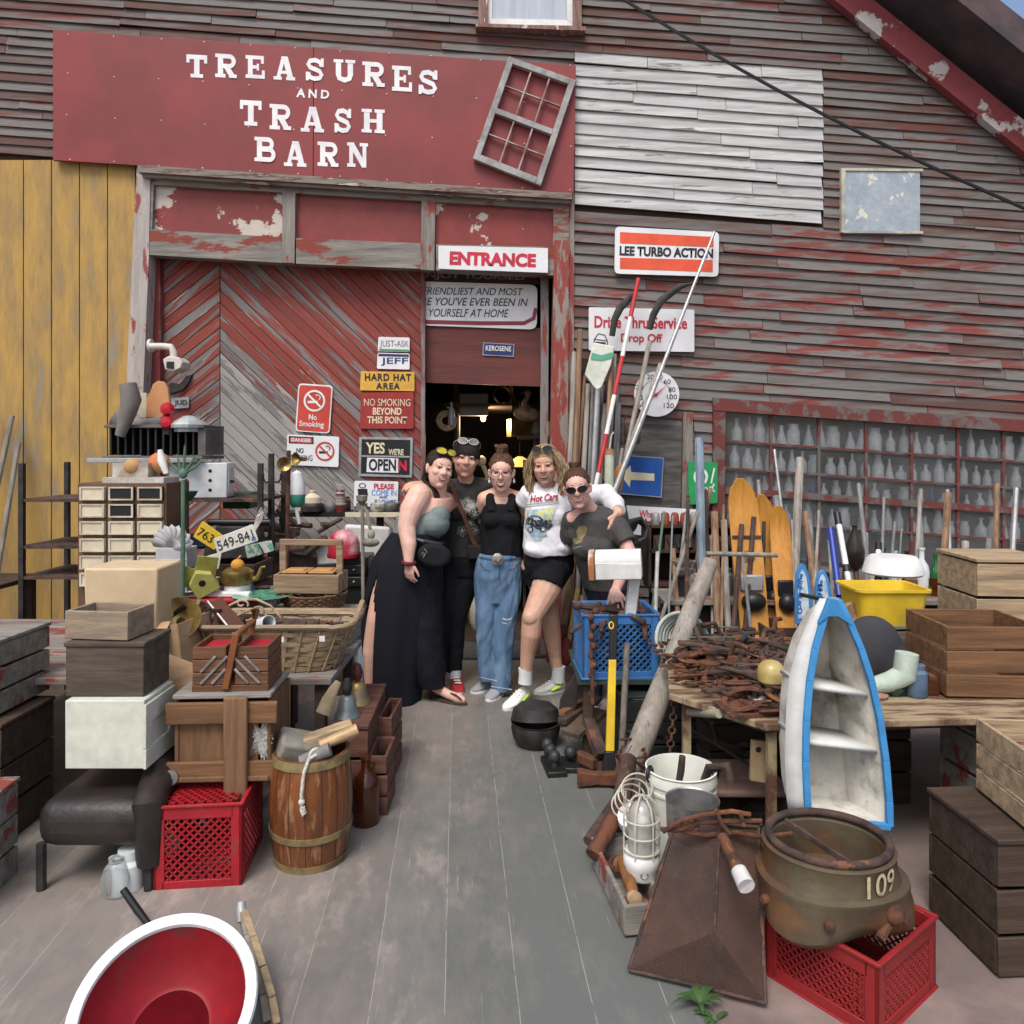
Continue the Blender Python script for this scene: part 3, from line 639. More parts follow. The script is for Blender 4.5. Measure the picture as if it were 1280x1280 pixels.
text(e, 'PLEASE', 480, 608, 25, 7, YDS - .003, TXR, .02, .03); text(e, 'COME IN', 480, 616, 31, 7, YDS - .003, paint('lettering_blue', (.02, .2, .6)), .02, .03); text(e, 'AND', 479, 621.5, 10, 3, YDS - .003, NAVY); text(e, 'BROWSE', 482, 628, 27, 7, YDS - .003, paint('lettering_blue', (.02, .2, .6)), .02, .03)
m = MB(); annulus(m, 453, 607, 3.4, 4.5, YDS - .003, 20, .7); flat(m, [(447, 611), (459, 611), (460, 620), (448, 621)], YDS - .003); m.build('cartoon_doodle', TXB, e, w=True)
def nosmoke(e, cx, cy, r, Y, ring, cig):
    m = MB(); flat(m, [(cx - r * .62, cy + r * .0), (cx + r * .3, cy), (cx + r * .3, cy + r * .22), (cx - r * .62, cy + r * .22)], Y); ribbon(m, [(cx + r * .45, cy - r * .1), (cx + r * .55, cy - r * .35), (cx + r * .35, cy - r * .55), (cx + r * .1, cy - r * .5)], r * .1, Y); m.build('cigarette_mark', cig, e, w=True)
    m = MB(); annulus(m, cx, cy, r * .82, r, Y - .001); ribbon(m, [(cx - r * .62, cy - r * .62), (cx + r * .62, cy + r * .62)], r * .17, Y - .0013); m.build('ban_ring', ring, e, w=True)
e = sign('red_no_smoking_sign', 'upright red sign with white No Smoking and crossed cigarette', [(373, 479), (416, 482), (412, 542), (369, 539)], YDS, WHITE, r=5)
RS = paint('no_smoking_red', (.55, .06, .04)); m = MB(); flat(m, rq([(374.5, 481), (414.3, 483.6), (410.5, 540.3), (370.8, 537.5)], 4), YDS - .002); m.build('red_field', RS, e, w=True)
nosmoke(e, 393, 501, 13.5, YDS - .004, WHITE, WHITE); text(e, 'No', 391, 521.5, 10, 7, YDS - .004, WHITE, .06, .02); text(e, 'Smoking', 389.5, 531, 31, 9, YDS - .004, WHITE, .06, .02)
e = sign('danger_no_smoking_sign', 'white DANGER NO SMOKING sign with red ban ring', [(359, 543), (424, 546), (423, 584), (358, 581)], YDS, SGN, r=2)
field(e, [(361, 545), (392, 546.5), (392, 555), (361, 554)], YDS - .002, TXB); m = MB(); flat(m, rq([(362.5, 546.3), (390.5, 547.6), (390.5, 554), (362.5, 552.8)], 3), YDS - .003); m.build('danger_pill', RS, e, w=True)
text(e, 'DANGER', 376.5, 550.2, 25, 4.6, YDS - .004, WHITE, .05, .03); text(e, 'NO', 375, 563, 9, 6, YDS - .003, TXB, .04, .02); text(e, 'SMOKING', 377, 572, 27, 7, YDS - .003, TXB, .04, .02); nosmoke(e, 406, 564, 12, YDS - .003, RS, TXB)
# transom signs
e = sign('friendliest_sign', 'big white hand-lettered sign partly hidden behind the sliding door', [(480, 350), (672, 356), (671, 412), (480, 405)], YT - .02, SGN, r=9)
for s_, x, y, w_, h_ in (('THE FRIENDLIEST AND MOST', 580, 364, 148, 9), ('STORE YOU\'VE EVER BEEN IN', 582, 377, 156, 10), ('MAKE YOURSELF AT HOME', 570, 391, 132, 10)): text(e, s_, x, y, w_, h_, YT - .0235, TXB, .01, .005, shear=.25)
m = MB(); ribbon(m, [(480, 401), (600, 404), (655, 404), (667, 398), (670, 385)], 5, YT - .022); m.build('red_stripe', paint('stripe_maroon', (.25, .03, .04)), e, w=True)
e = sign('enjoy_sign', 'dark board reading ENJOY YOURSELF tucked under the lintel', [(480, 334), (680, 339), (680, 355), (480, 349)], YT - .03, W('sign_dark', (.06, .02, .02), (.04, .018, .018), 4), r=1)
text(e, 'ENJOY YOURSELF', 592, 346, 135, 9, YT - .033, W('faded_letters', (.3, .27, .26), (.2, .15, .15), 8), .02, .02)
e = sign('kerosene_plate', 'small navy plate reading KEROSENE on the transom board', [(604, 428), (643, 430), (642, 446), (603, 444)], YT - .01, NAVY, cat='plate', r=2, frame=GALV, fw=1)
text(e, 'KEROSENE', 623, 435.5, 32, 6.5, YT - .0135, WHITE, .04, .02)
# right wall pieces
m = MB(); wq(m, [(768, 528), (853, 532), (850, 655), (768, 655)], YW - .035, .02); solo(m, 'weathered_board', W('dark_board', (.12, .11, .1), (.06, .055, .05), 3, st=(1, 1, 6)), 'dark weathered plywood board behind the blue arrow sign', 'board')
e = sign('arrow_sign', 'blue sign with a cream arrow pointing left', [(770, 568), (830, 572), (827, 622), (768, 617)], YW - .07, W('arrow_blue', (.015, .09, .36), (.012, .075, .3), 4, bump=.03, var=.05), r=3, frame=GALV, fw=1.2)
m = MB(); flat(m, [(776, 594), (788, 581.5), (789, 590), (818, 592), (818, 601), (788.5, 600), (787, 609)], YW - .073); m.build('arrow', TXC, e, w=True)
e = sign('green_sign', 'worn green metal sign with white letters on the window post', [(860, 577), (897, 578), (897, 629), (861, 631)], YW - .07, W('sign_green', (.02, .3, .09), (.02, .25, .08), 4, c3=(.6, .65, .6), s3=8, lo3=.64, hi3=.66, bump=.05), r=2)
m = MB(); annulus(m, 876, 596, 6, 9, YW - .0725, 24, 1.2); flat(m, [(870, 606), (874, 600), (884, 622), (879, 622)], YW - .0727); ribbon(m, [(893, 585), (889, 604), (893, 605), (887, 614)], 2, YW - .0727); m.build('white_emblem', WHITE, e, w=True)
text(e, 'OOL', 887, 612, 14, 8, YW - .074, WHITE, -.15, .02)
e = sign('winery_sign', 'white paper sign with red words leaning low against the wall', [(783, 632), (872, 637), (870, 676), (790, 668)], YW - .16, SGN, r=1)
text(e, 'Where the', 818, 643, 38, 10, YW - .163, TXR, .04, .02); text(e, 'WINERY', 828, 657, 60, 13, YW - .163, TXR, .1, .02)
m = MB(); wq(m, [(854, 515), (866, 515), (866, 668), (852, 668)], YW - .045, .03); solo(m, 'grey_batten', OLDWZ, 'upright peeling batten left of the green sign', 'batten')
e = thing('wall_panel', 'flaking blue-grey square panel board high on the barn wall', 'panel', P(1095, 290, YW - .05))
m = MB(); wq(m, [(1056, 213), (1150, 214), (1150, 289), (1056, 288)], YW - .04, .03); m.build('face', W('flaking_blue', (.3, .36, .41), (.36, .41, .45), 6, c3=(.62, .62, .52), s3=7, lo3=.6, hi3=.62, bump=.2), e, w=True)
m = MB(); wq(m, [(1052, 210), (1057, 210), (1057, 291), (1052, 290)], YW - .05, .04); wq(m, [(1057, 210), (1154, 211), (1154, 214), (1057, 213)], YW - .05, .04); wq(m, [(1057, 288), (1154, 289), (1154, 292), (1057, 291)], YW - .05, .04); m.build('frame', W('frame_cream', (.5, .48, .38), (.3, .3, .27), 6), e, w=True)
# overhead cable
m = MB(); a = P(720, -38, 5.5); b = P(1330, 282, 4.6); m.tube([a + (b - a) * t - Vector((0, 0, .10 * math.sin(math.pi * t))) for t in [i / 16 for i in range(17)]], .011, 6)
solo(m, 'overhead_cable', BLACKP, 'black overhead cable sloping across the barn front', 'cable')
# ================================================================ inside the doorway
lamp = thing('hanging_bulb', 'lit bare bulb hanging in the dark doorway', 'lamp', P(604, 500, 7.2))
m = MB(); m.tube([P(604, 520, 7.2), P(604, 470, 7.2)], .006, 6); m.build('cord', BLACKP, lamp, w=True)
m = MB(); m.ell(P(604, 523, 7.2), (.026, .026, .03)); m.build('bulb', emit('bulb_glow', (1, .72, .35), 3), lamp, w=True)
bl = bpy.data.lights.new('bulb_light', 'POINT'); bl.energy = 16; bl.color = (1, .7, .4); bl.shadow_soft_size = .04; blo = bpy.data.objects.new('bulb_light', bl); COL.objects.link(blo); blo.location = P(604, 530, 7.1)
lamp = thing('pendant_lamp', 'yellow lit pendant shade hanging behind the group', 'lamp', P(650, 582, 7.0))
m = MB(); m.lathe([(.02, .09), (.04, .08), (.13, .015), (.15, 0), (.148, -.002), (.12, .012), (.03, .07)], P(650, 583, 6.9), 24, cap=False); m.build('shade', emit('shade_glow', (.9, .55, .15), .9), lamp, w=True)
m = MB(); m.tube([P(650, 572, 6.9), P(650, 470, 6.9)], .005, 6); m.build('cord', BLACKP, lamp, w=True)
m = MB(); m.ring(P(558, 526, 6.5), .075, .018, rot=(80, 0, 15)); m.ring(P(558, 526, 6.5), .052, .014, rot=(80, 0, 15)); solo(m, 'coiled_rope', W('straw', (.4, .3, .17), (.25, .18, .1), 40, bump=.5), 'coil of straw rope hanging just inside the doorway', 'rope')
m = MB(); m.box(P(588, 506, 6.9), (.32, .12, .2), (0, 0, 5)); solo(m, 'hanging_box', W('box_grey', (.3, .28, .25), (.22, .2, .18), 4), 'pale box hung from the ceiling inside the doorway', 'box', bev=.01)
e = thing('goose_decoy', 'brown goose decoy standing on a shelf inside the doorway', 'decoy', P(657, 525, 6.5))
m = MB(); c = P(660, 518, 6.5); m.ell(c, (.13, .07, .065), (0, 8, 0)); m.tube([c + Vector((-.02, 0, .03)), c + Vector((-.03, 0, .1)), c + Vector((0, 0, .15)), c + Vector((.01, 0, .18))], [.04, .028, .024, .02], 10); m.ell(c + Vector((.0, 0, .19)), (.038, .026, .026)); m.build('body', W('decoy_brown', (.28, .17, .1), (.12, .08, .05), 12), e, w=True, remesh=(.008, 4))
m = MB(); m.tube([c + Vector((-.03, 0, .19)), c + Vector((-.085, 0, .18))], [.014, .004], 8); m.build('bill', BLACK, e, w=True)
m = MB()
for k in range(8):
    x = random.uniform(.05, .5); m.tube([(x, 6.55 + random.random(), .03), (x + random.uniform(-.06, .06), 6.6, random.uniform(1.2, 1.9))], random.uniform(.008, .02), 6)
for z in (.6, 1.1, 1.75): m.box((.45, 6.75, z), (.8, .35, .025))
m.box((-.5, 7.4, .5), (.5, .5, 1.0)); m.box((-.1, 8.2, .8), (.7, .5, .08))
solo(m, 'cluttered_rack', RUST2, 'dark rack cluttered with rods inside the doorway', 'rack')
m = MB(); m.box((-.52, 7.0, 1.25), (.02, .02, 1.5)); m.box((-.50, 6.9, 1.9), (.05, .05, .3)); m.lathe([(.03, 0), (.03, .12), (.012, .16), (.012, .2)], (-.52, 6.5, 1.85), 12); solo(m, 'lamp_stand', GALV, 'grey stand with a glass lantern at the left inside the doorway', 'stand')
m = MB()
for x, y, a in ((-.30, 7.2, 10), (-.16, 7.5, -20)): m.box((x, y, .22), (.28, .3, .4), (0, 0, a))
solo(m, 'interior_crate', BROWNW, 'brown crates on the floor far inside the doorway', 'crate', bev=.005)
m = MB(); m.box(XZ(590, .017, 6.15), (.85, .5, .022)); solo(m, 'door_mat', W('mat_grey', (.05, .05, .05), (.1, .1, .1), 60, bump=.8), 'dark ribbed door mat on the sill behind the feet', 'mat')
m = MB(); m.ell(P(597, 768, 6.3) , (.07, .06, .16)); solo(m, 'white_jug', paint('jug_white', (.4, .38, .33)), 'pale plastic jug on the floor inside between the legs', 'jug')
for i in range(16):
    m = MB(); k = i % 4
    if k == 0: m.lathe([(.05, 0), (.07, .04), (.05, .12), (.03, .16), (.035, .18)], n=14)
    elif k == 1: m.box((0, 0, .08), (.22, .12, .16), (0, 0, 20))
    elif k == 2: m.ring((0, 0, .09), .08, .015, 18, 6, (80, 0, 20)); m.box((0, 0, .01), (.06, .06, .02))
    else: m.tube([(0, 0, 0), (.03, 0, .2), (-.03, 0, .34)], .022, 8); m.ell((-.03, 0, .34), .05)
    solo(m, ('vase', 'carton', 'hoop', 'ornament')[k], random.choice([BRASS, RUST2, CREAM, GALV, GREENP, BROWNW]), 'dim piece of stock inside the dark doorway, %s from the left' % ORD[i], 'stock', (-.42 + i * .055, 6.95 + .6 * (i % 3), random.choice([.63, 1.13, 1.76]) if i > 8 else random.choice([.03, 1.2, 2.05])), group='stock inside the doorway')
m = MB()
for z in (1.19, 2.04): m.box((-.3, 7.5, z), (.6, 1.6, .02))
m.tube([(-.5, 6.8, 0), (-.5, 6.8, 3.3)], .03, 6); solo(m, 'stock_shelf', DARKW, 'plank shelves on the left inside the doorway', 'shelf')
# ================================================================ people
def SK(n, c): c = tuple(min(.78, q * 1.14) for q in c); return W(n, c, tuple(x * .86 for x in c), 14, rough=.5, bump=.05, var=.07, sss=.12, spec=.4, c3=(c[0] * .97, c[1] * .8, c[2] * .76), s3=9, lo3=.42, hi3=.8)
SK1 = SK('fair_skin', (.62, .39, .31)); SK2 = SK('light_skin', (.52, .31, .22)); SK3 = SK('pale_skin', (.60, .38, .29)); SK4 = SK('tan_skin', (.53, .325, .235)); SK5 = SK('rosy_skin', (.57, .35, .285))
def HAIR(n, c, d=.35): return W(n, c, tuple(x * d for x in c), 40, st=(3, 3, .6), rough=.5, bump=.7, var=.3, spec=.35)
TEETH = paint('teeth_white', (.8, .77, .7), .35); MOUTH = paint('mouth_dark', (.12, .02, .02)); LIP = paint('lip_pink', (.45, .13, .12), .45); EYEW = paint('eye_white', (.6, .56, .52), .3); IRIS = paint('eye_dark', (.03, .02, .015), .2); LENS = paint('dark_lens', (.015, .013, .014), .12)
def FAB(n, c, s=30, b=.3, **k): return W(n, c, tuple(x * .75 for x in c), 5, lo=.3, hi=.75, rough=.9, bump=b, bscale=s / 6, var=.1, spec=.2, **k)
class Person:
    def __init__(s, label, skin, head, yaw=0, pitch=0, roll=0, hs=1.0):
        s.label = label; s.skin = skin; s.m = MB()
        s.M = Matrix.Translation(head) @ Matrix.Rotation(R(roll), 4, 'Y') @ Matrix.Rotation(R(yaw), 4, 'Z') @ Matrix.Rotation(R(pitch), 4, 'X') @ Matrix.Scale(hs, 4)
        m = s.m; m.M = s.M
        m.ell((0, .014, .036), (.074, .094, .082), n=20); m.ell((0, -.024, -.032), (.066, .068, .084), n=20); m.ell((0, -.03, .035), (.062, .056, .05), n=16)
        m.ell((0, -.06, -.092), (.028, .024, .022)); m.ell((0, -.03, -.07), (.056, .05, .036))
        for x in (-1, 1):
            m.ell((x * .036, -.064, -.02), (.026, .022, .022)); m.ell((x * .074, .012, -.006), (.011, .02, .031), (0, x * 12, x * 20)); m.ell((x * .027, -.079, .022), (.022, .01, .007)); m.ell((x * .013, -.093, -.021), (.009, .01, .008))
        m.tube([(0, -.08, .016), (0, -.093, -.004), (0, -.104, -.018)], [.009, .0105, .0135], 10); m.ell((0, -.1, -.019), .014)
        m.M = None
    def limb(s, *pr):
        for (a, ra), (b, rb) in zip(pr, pr[1:]): s.m.cap(a, b, ra, rb)
    def loft(s, rings, m=None, n=24):   # rings: (px, py, Y, half px width, half depth m)
        rr = []
        for x, y, Y, hw, hd in rings:
            c = P(x, y, Y); w = hw * Y / F; rr.append([c + Vector((w * math.cos(2 * math.pi * j / n), hd * math.sin(2 * math.pi * j / n), 0)) for j in range(n)])
        (m or s.m).loft(rr); return rr
    def hand(s, wr, d, nrm, side=1, curl=25, sc=1.0, spread=4):
        d = Vector(d).normalized(); nrm = Vector(nrm); nrm = (nrm - d * nrm.dot(d)).normalized(); x = d.cross(nrm) * side; m = s.m
        for i in range(4):
            k = wr + (d * (.088 - .004 * abs(i - 1.2)) + x * ((1.5 - i) * .0205)) * sc; m.cap(wr + x * ((1.5 - i) * .011), k, .014 * sc, .0115 * sc, 10)
            L_ = (.068, .077, .071, .055)[i] * sc; p = k
            a = R((1.5 - i) * spread); dd = d * math.cos(a) + x * math.sin(a)
            for q in range(3):
                b = R(curl * (q + .6)); e = dd * math.cos(b) - nrm * math.sin(b); p2 = p + e * L_ * (.45, .32, .23)[q]
                m.cap(p, p2, (.0098, .009, .0083)[q] * sc, (.009, .0083, .0072)[q] * sc, 8); p = p2
        p = wr + (d * .022 + x * .022) * sc
        for q, (ln, aa) in enumerate(((.038, 42), (.032, 25), (.024, 12))):
            e = d * math.cos(R(aa)) + x * math.sin(R(aa)) - nrm * .25; p2 = p + e.normalized() * ln * sc; m.cap(p, p2, (.0145, .0115, .0095)[q] * sc, (.0115, .0095, .008)[q] * sc, 9); p = p2
    def finish(s):
        me = s.m.remesh('person', .0052, 5)
        s.bvh = BVHTree.FromPolygons([v.co.copy() for v in me.vertices], [tuple(p.vertices) for p in me.polygons])
        s.o = MB().build('person', s.skin, w=True, me=me, remesh=True); tag(s.o, s.label, 'person'); s.face(); return s.o
    def cloth(s, name, m, mat, vox=.0075, sm=6, label=None, fold=1.0):
        me = m.remesh(name, vox, sm)
        nr = [n_.vector.copy() for n_ in me.vertex_normals]
        for v, vn in zip(me.vertices, nr):
            c = v.co.copy(); q = V((c.x * 7 + c.z * 4 * math.sin(c.y * 5 + s.M.translation.x * 9), c.y * 7, c.z * 4.5 - c.x * 2 + s.M.translation.x * 31))
            v.co = c + vn * (.011 * fold * (abs(noise.noise(q)) - .22) + .005 * fold * noise.noise(q * 3.1))
        b = BVHTree.FromPolygons([v.co.copy() for v in me.vertices], [tuple(p.vertices) for p in me.polygons])
        o = MB().build(name, mat, s.o, w=True, me=me, remesh=True)
        return o, b
    def part(s, name, m, mat, parent=None, **k): return m.build(name, mat, parent or s.o, w=True, **k)
    def hit(s, u, v, off=.001):
        o = s.M @ Vector((u, -.4, v)); d = (s.M.to_3x3() @ Vector((0, 1, 0))).normalized(); h = s.bvh.ray_cast(o, d)[0]
        return (h if h else s.M @ Vector((u, -.085, v))) - d * off
    brow = None; mouth_w = .03; mouth_h = .013
    def face(s):
        bc = s.brow or paint('brow_brown', (.06, .035, .02))
        for x in (-1, 1):
            m = MB(); m.M = None
            m.tube([s.hit(x * u, v, .0005) for u, v in ((.014, .029), (.028, .034), (.044, .028))], [.0022, .0034, .0016], 6); s.part('eyebrow', m, bc)
            c = s.hit(x * .03, .008, -.003); m = MB(); m.ell((0, 0, 0), (.0135, .006, .0048)); m.v = [tuple(c + s.M.to_3x3() @ Vector(v)) for v in m.v]; e = s.part('eye', m, EYEW)
            m = MB(); m.ell((0, -.0035, 0), (.0056, .004, .0044), n=10); m.v = [tuple(c + s.M.to_3x3() @ Vector(v)) for v in m.v]; s.part('iris', m, IRIS, e)
            m = MB(); m.tube([s.hit(x * u, v, .001) for u, v in ((.016, .008), (.023, .0135), (.031, .0145), (.039, .012), (.045, .006))], [.0012, .0022, .0024, .002, .001], 6); s.part('eyelash', m, IRIS)
        w, h = s.mouth_w * 1.12, s.mouth_h * 1.1; z0 = -.052
        up = [s.hit(w * t, z0 + .010 * t * t * 1.1 + .002 * (1 - abs(t)), .0015) for t in [i / 5 - 1 for i in range(11)]]
        lo = [s.hit(w * t, z0 + .011 * t * t - h * 1.6 * (1 - t * t) ** .7, .0015) for t in [i / 5 - 1 for i in range(11)]]
        d = (s.M.to_3x3() @ Vector((0, 1, 0))).normalized()
        m = MB(); m.add(up + lo, [(i, i + 11, i + 12, i + 1) for i in range(10)]); s.part('mouth', m, MOUTH, sm=0)
        f = .52; mid = [up[i].lerp(lo[i], f) - d * .0022 for i in range(1, 10)]; u2 = [up[i] - d * .0022 for i in range(1, 10)]
        m = MB(); m.add(u2 + mid, [(i, i + 9, i + 10, i + 1) for i in range(8)]); s.part('teeth', m, TEETH, sm=0)
        m = MB(); m.tube(up, [.0012] + [.0028] * 9 + [.0012], 6); m.tube(lo, [.0012] + [.0036] * 9 + [.0012], 6); s.part('lips', m, LIP)
        m = MB()
    def glasses(s, mat, lens, z=.008, y=None, r=.024, up=False, name='glasses', sy=.8):
        m = MB(); l = MB(); Mh = s.M
        def pt(u, v):
            if up: return Mh @ (Vector((u, -.083 + abs(u) * abs(u) * 4, .0)) + Vector((0, .01, .115)) + Vector((0, .35, 1)) * v * .9)
            return Mh @ Vector((u, -.106 + u * u * 5, z + v))
        for x in (-1, 1):
            q = [pt(x * .033 + r * 1.12 * math.cos(a), r * sy * math.sin(a)) for a in [2 * math.pi * i / 18 for i in range(18)]]
            m.tube(q, .0025, 6, closed=True); l.add(q, [tuple(range(18))])
            m.tube([pt(x * .06, .006), Mh @ (Vector((x * .077, -.03, .012)) if not up else Vector((x * .083, -.01, .10))), Mh @ (Vector((x * .079, .015, .01)) if not up else Vector((x * .084, .03, .07)))], .0024, 6)
        m.tube([pt(-.008, .004), pt(0, .007), pt(.008, .004)], .0025, 6)
        g = s.part(name, m, mat)
        if lens: s.part('lens', l, lens, g)
    def skull(s, m, dz=0, k=1.0):
        m.M = s.M; m.ell((0, .022, .046 + dz), (.081 * k, .096 * k, .086 * k), n=22); m.ell((0, .05, .0), (.072 * k, .062 * k, .08 * k), n=18); m.M = None
    def combed(s, m, n=46, back=.1, low=-.03, r=.0036, part=0.0):
        n = int(n * 2.2)
        for i in range(n):
            a = math.pi * (i / (n - 1)) ; sx = math.cos(a); f = random.uniform(.97, 1.05)
            y0 = -.064 + .03 * abs(sx) + random.uniform(-.006, .008)
            pts = [(sx * .066 * f, y0 + .012, .088 - .05 * abs(sx) ** 2.5), (sx * .078 * f, .005, .112 - .055 * abs(sx) ** 2), (sx * .076 * f, .06, .09 - .05 * abs(sx)), (sx * .04, .112, .03 + random.uniform(-.03, .03))]
            m.tube([s.M @ Vector(p) for p in pts], [r * .8, r, r, r * .6], 5)
def decal(par, bvh, polys, mat, name, off=.004, step=5):
    bm = bmesh.new()
    for q in polys:
        bm.faces.new([bm.verts.new((x, y, 0)) for x, y in q])
    for _ in range(5): bmesh.ops.triangulate(bm, faces=bm.faces); bmesh.ops.subdivide_edges(bm, edges=[e for e in bm.edges if e.calc_length() > min(step, 4)], cuts=1)
    bmesh.ops.triangulate(bm, faces=bm.faces)
    o = Vector((0, 0, H)); last = 5
    for v in bm.verts:
        d = (P(v.co.x, v.co.y, 5) - o).normalized(); h = bvh.ray_cast(o, d)[0]
        if h: last = h.y
        v.co = (h - d * off) if h else P(v.co.x, v.co.y, last)
    me = bpy.data.meshes.new(name); bm.to_mesh(me); bm.free()
    return MB().build(name, mat, par, w=True, me=me, sm=0)
def rp(pts, w):    # px ribbon -> quads
    pts = [Vector(p) for p in pts]; e = []
    for i, p in enumerate(pts):
        t = (pts[min(i + 1, len(pts) - 1)] - pts[max(i - 1, 0)]).normalized(); q = Vector((-t.y, t.x)) * w / 2; e.append((tuple(p + q), tuple(p - q)))
    return [[e[i][0], e[i + 1][0], e[i + 1][1], e[i][1]] for i in range(len(e) - 1)]
def blob(cx, cy, rx, ry, n=14, j=.15, a0=0): return [(cx + rx * math.cos(a0 + 2 * math.pi * i / n) * (1 + random.uniform(-j, j)), cy + ry * math.sin(a0 + 2 * math.pi * i / n) * (1 + random.uniform(-j, j))) for i in range(n)]
def shoe(s, heel, toe, mat, sole, w=.046, hgt=.075, name='shoe', cuff=None):
    heel = Vector((heel[0], heel[1], 0)); toe = Vector((toe[0], toe[1], 0)); d = (toe - heel); L_ = d.length; d.normalize(); x = Vector((d.y, -d.x, 0))
    def ring(t, hw, z0, z1, n=14): 
        c = heel + d * L_ * t
        return [c + x * hw * math.cos(a) + Vector((0, 0, (z0 + z1) / 2 + (z1 - z0) / 2 * math.sin(a))) for a in [2 * math.pi * i / n for i in range(n)]]
    m = MB(); m.loft([ring(0, .02, .02, .075), ring(.06, .036, .012, hgt + .02), ring(.25, .038, .012, hgt + .025), ring(.45, .042, .012, hgt), ring(.65, w + .002, .012, .058), ring(.85, w - .006, .012, .045), ring(.97, .024, .014, .034), ring(1, .008, .018, .028)])
    o = s.part(name, m, mat, sub=1)
    m = MB(); n = 20; pl = []
    for i in range(n):
        a = 2 * math.pi * i / n; c, q = math.cos(a), math.sin(a); pl.append(heel + d * (L_ * (.5 + .515 * c)) + x * (q * (w * (.92 + .13 * c))))
    m.loft([[p + Vector((0, 0, .003)) for p in pl], [p + Vector((0, 0, .024)) for p in pl]]); s.part('sole', m, sole, o, bev=.003)
    return o
V = Vector
# ---- woman in grey tank and wide black trousers
p1 = Person('woman in a sage tank top and wide black trousers with a leg slit', SK1, P(549, 587, 4.98), hs=1.07, yaw=26, pitch=-4, roll=13)
p1.mouth_w = .026; p1.mouth_h = .008
p1.loft([(547, 622, 5.02, 20, .09), (538, 635, 5.04, 27, .13), (527, 655, 5.05, 29, .16), (520, 675, 5.06, 32, .17), (514, 700, 5.06, 38, .19), (512, 725, 5.06, 36, .17)])
p1.limb((P(549, 600, 5.02), .056), (P(546, 622, 5.05), .062)); p1.limb((P(546, 622, 5.06), .07), (P(526, 618, 4.98), .076), ); p1.limb((P(546, 622, 5.08), .06), (P(562, 630, 5.18), .07))
p1.m.ell(P(541, 655, 4.97), (.10, .11, .09))
p1.limb((P(524, 619, 4.93), .078), (P(514, 637, 4.88), .073), (P(508, 658, 4.84), .058), (P(511, 680, 4.8), .05), (P(511, 701, 4.77), .031)); p1.hand(P(511, 701, 4.77), (.03, .0, -1), (-.6, -.8, 0), side=-1, curl=24, sc=.95)
p1.limb((P(562, 630, 5.2), .06), (P(572, 645, 5.46), .045), (P(590, 652, 5.5), .033)); p1.hand(P(590, 652, 5.5), (1, 0, -.2), (0, 1, 0), curl=20)
p1.limb((P(490, 705, 4.97), .10), (P(472, 775, 4.90), .072), (P(465, 815, 4.905), .062), (P(463, 860, 4.92), .038)); p1.limb((P(525, 705, 5.08), .11), (P(533, 785, 5.05), .07), (P(544, 857, 5.02), .036))
p1.limb((P(544, 859, 5.0), .033), (P(560, 868, 4.94), .03), (P(573, 873, 4.9), .032), (P(578, 875, 4.89), .024)); p1.limb((P(462, 864, 4.95), .034), (P(474, 875, 4.88), .03))
p1.finish()
m = MB(); p1.loft([(538, 636, 5.04, 22, .10), (529, 645, 5.05, 34, .165), (526, 658, 5.05, 33, .178), (522, 668, 5.06, 32, .18), (522, 674, 5.06, 31, .182)], m); m.ell(P(542, 654, 4.965), (.108, .115, .098)); m.ell(P(548, 645, 4.97), (.075, .10, .08))
p1.cloth('tank_top', m, FAB('sage_fabric', (.19, .235, .225), 20), fold=.35)
# trousers with slit
def trouser(rings, cut, n=120):
    rr = []
    m = MB()
    for x, y, Y, hw, hd in rings:
        c = P(x, y, Y); w = hw * Y / F; rr.append([c + V((w * math.cos(a) * (1 + .03 * math.cos(9 * a)), hd * math.sin(a) * (1 + .03 * math.cos(9 * a + 1)), 0)) for a in [2 * math.pi * j / n for j in range(n)]])
    vs = [q for r_ in rr for q in r_]; fs = []
    for i in range(len(rr) - 1):
        for j in range(n):
            am = math.degrees(2 * math.pi * (j + .5) / n); ym = (rings[i][1] + rings[i + 1][1]) / 2
            if cut and cut(am, ym): continue
            j2 = (j + 1) % n; fs.append((i * n + j, (i + 1) * n + j, (i + 1) * n + j2, i * n + j2))
    m.add(vs, fs); return m
BLKF = FAB('black_jersey', (.012, .012, .018), 14, .4)
def interp(R_, k):
    out = []
    for a, b in zip(R_, R_[1:]):
        for t in range(k): out.append(tuple(a[i] + (b[i] - a[i]) * t / k for i in range(5)))
    return out + [R_[-1]]
rings = interp([(522, 664, 5.05, 31, .19), (516, 680, 5.06, 37, .21), (508, 700, 5.05, 42, .225), (501, 745, 5.04, 46, .23), (495, 800, 5.02, 41.5, .22), (491, 850, 5.0, 37, .2), (494, 876, 4.98, 31, .17)], 5)
t1 = p1.part('trousers', trouser(rings, lambda a, y: y > 722 and 224 - min(10, (y - 722) * .25) < a < 230 + min(10, (y - 722) * .25)), BLKF, solid=.006)
m = MB(); p1.loft([(520, 690, 5.08, 33, .2), (526, 745, 5.05, 28, .19), (531, 800, 5.02, 24, .17), (536, 840, 5.0, 21, .14), (540, 857, 4.99, 17, .11)], m); p1.cloth('trouser_leg', m, BLKF)
m = MB(); p1.skull(m); hx = p1.M
for i in range(34):
    a = random.uniform(0, 1); m.tube([hx @ V((-.03 - .03 * a, .06, .07)), hx @ V((-.074, .05 - .03 * a, 0)), hx @ V((-.075, .045, -.08)), P(541 + 5 * a, 612, 4.96 + .03 * a), P(546 + 7 * a, 630 + 6 * a, 4.95)], [.012, .012, .012, .010, .005], 6)
p1.combed(m, 30); p1.part('hair', m, HAIR('dark_brown_hair', (.035, .02, .014)))
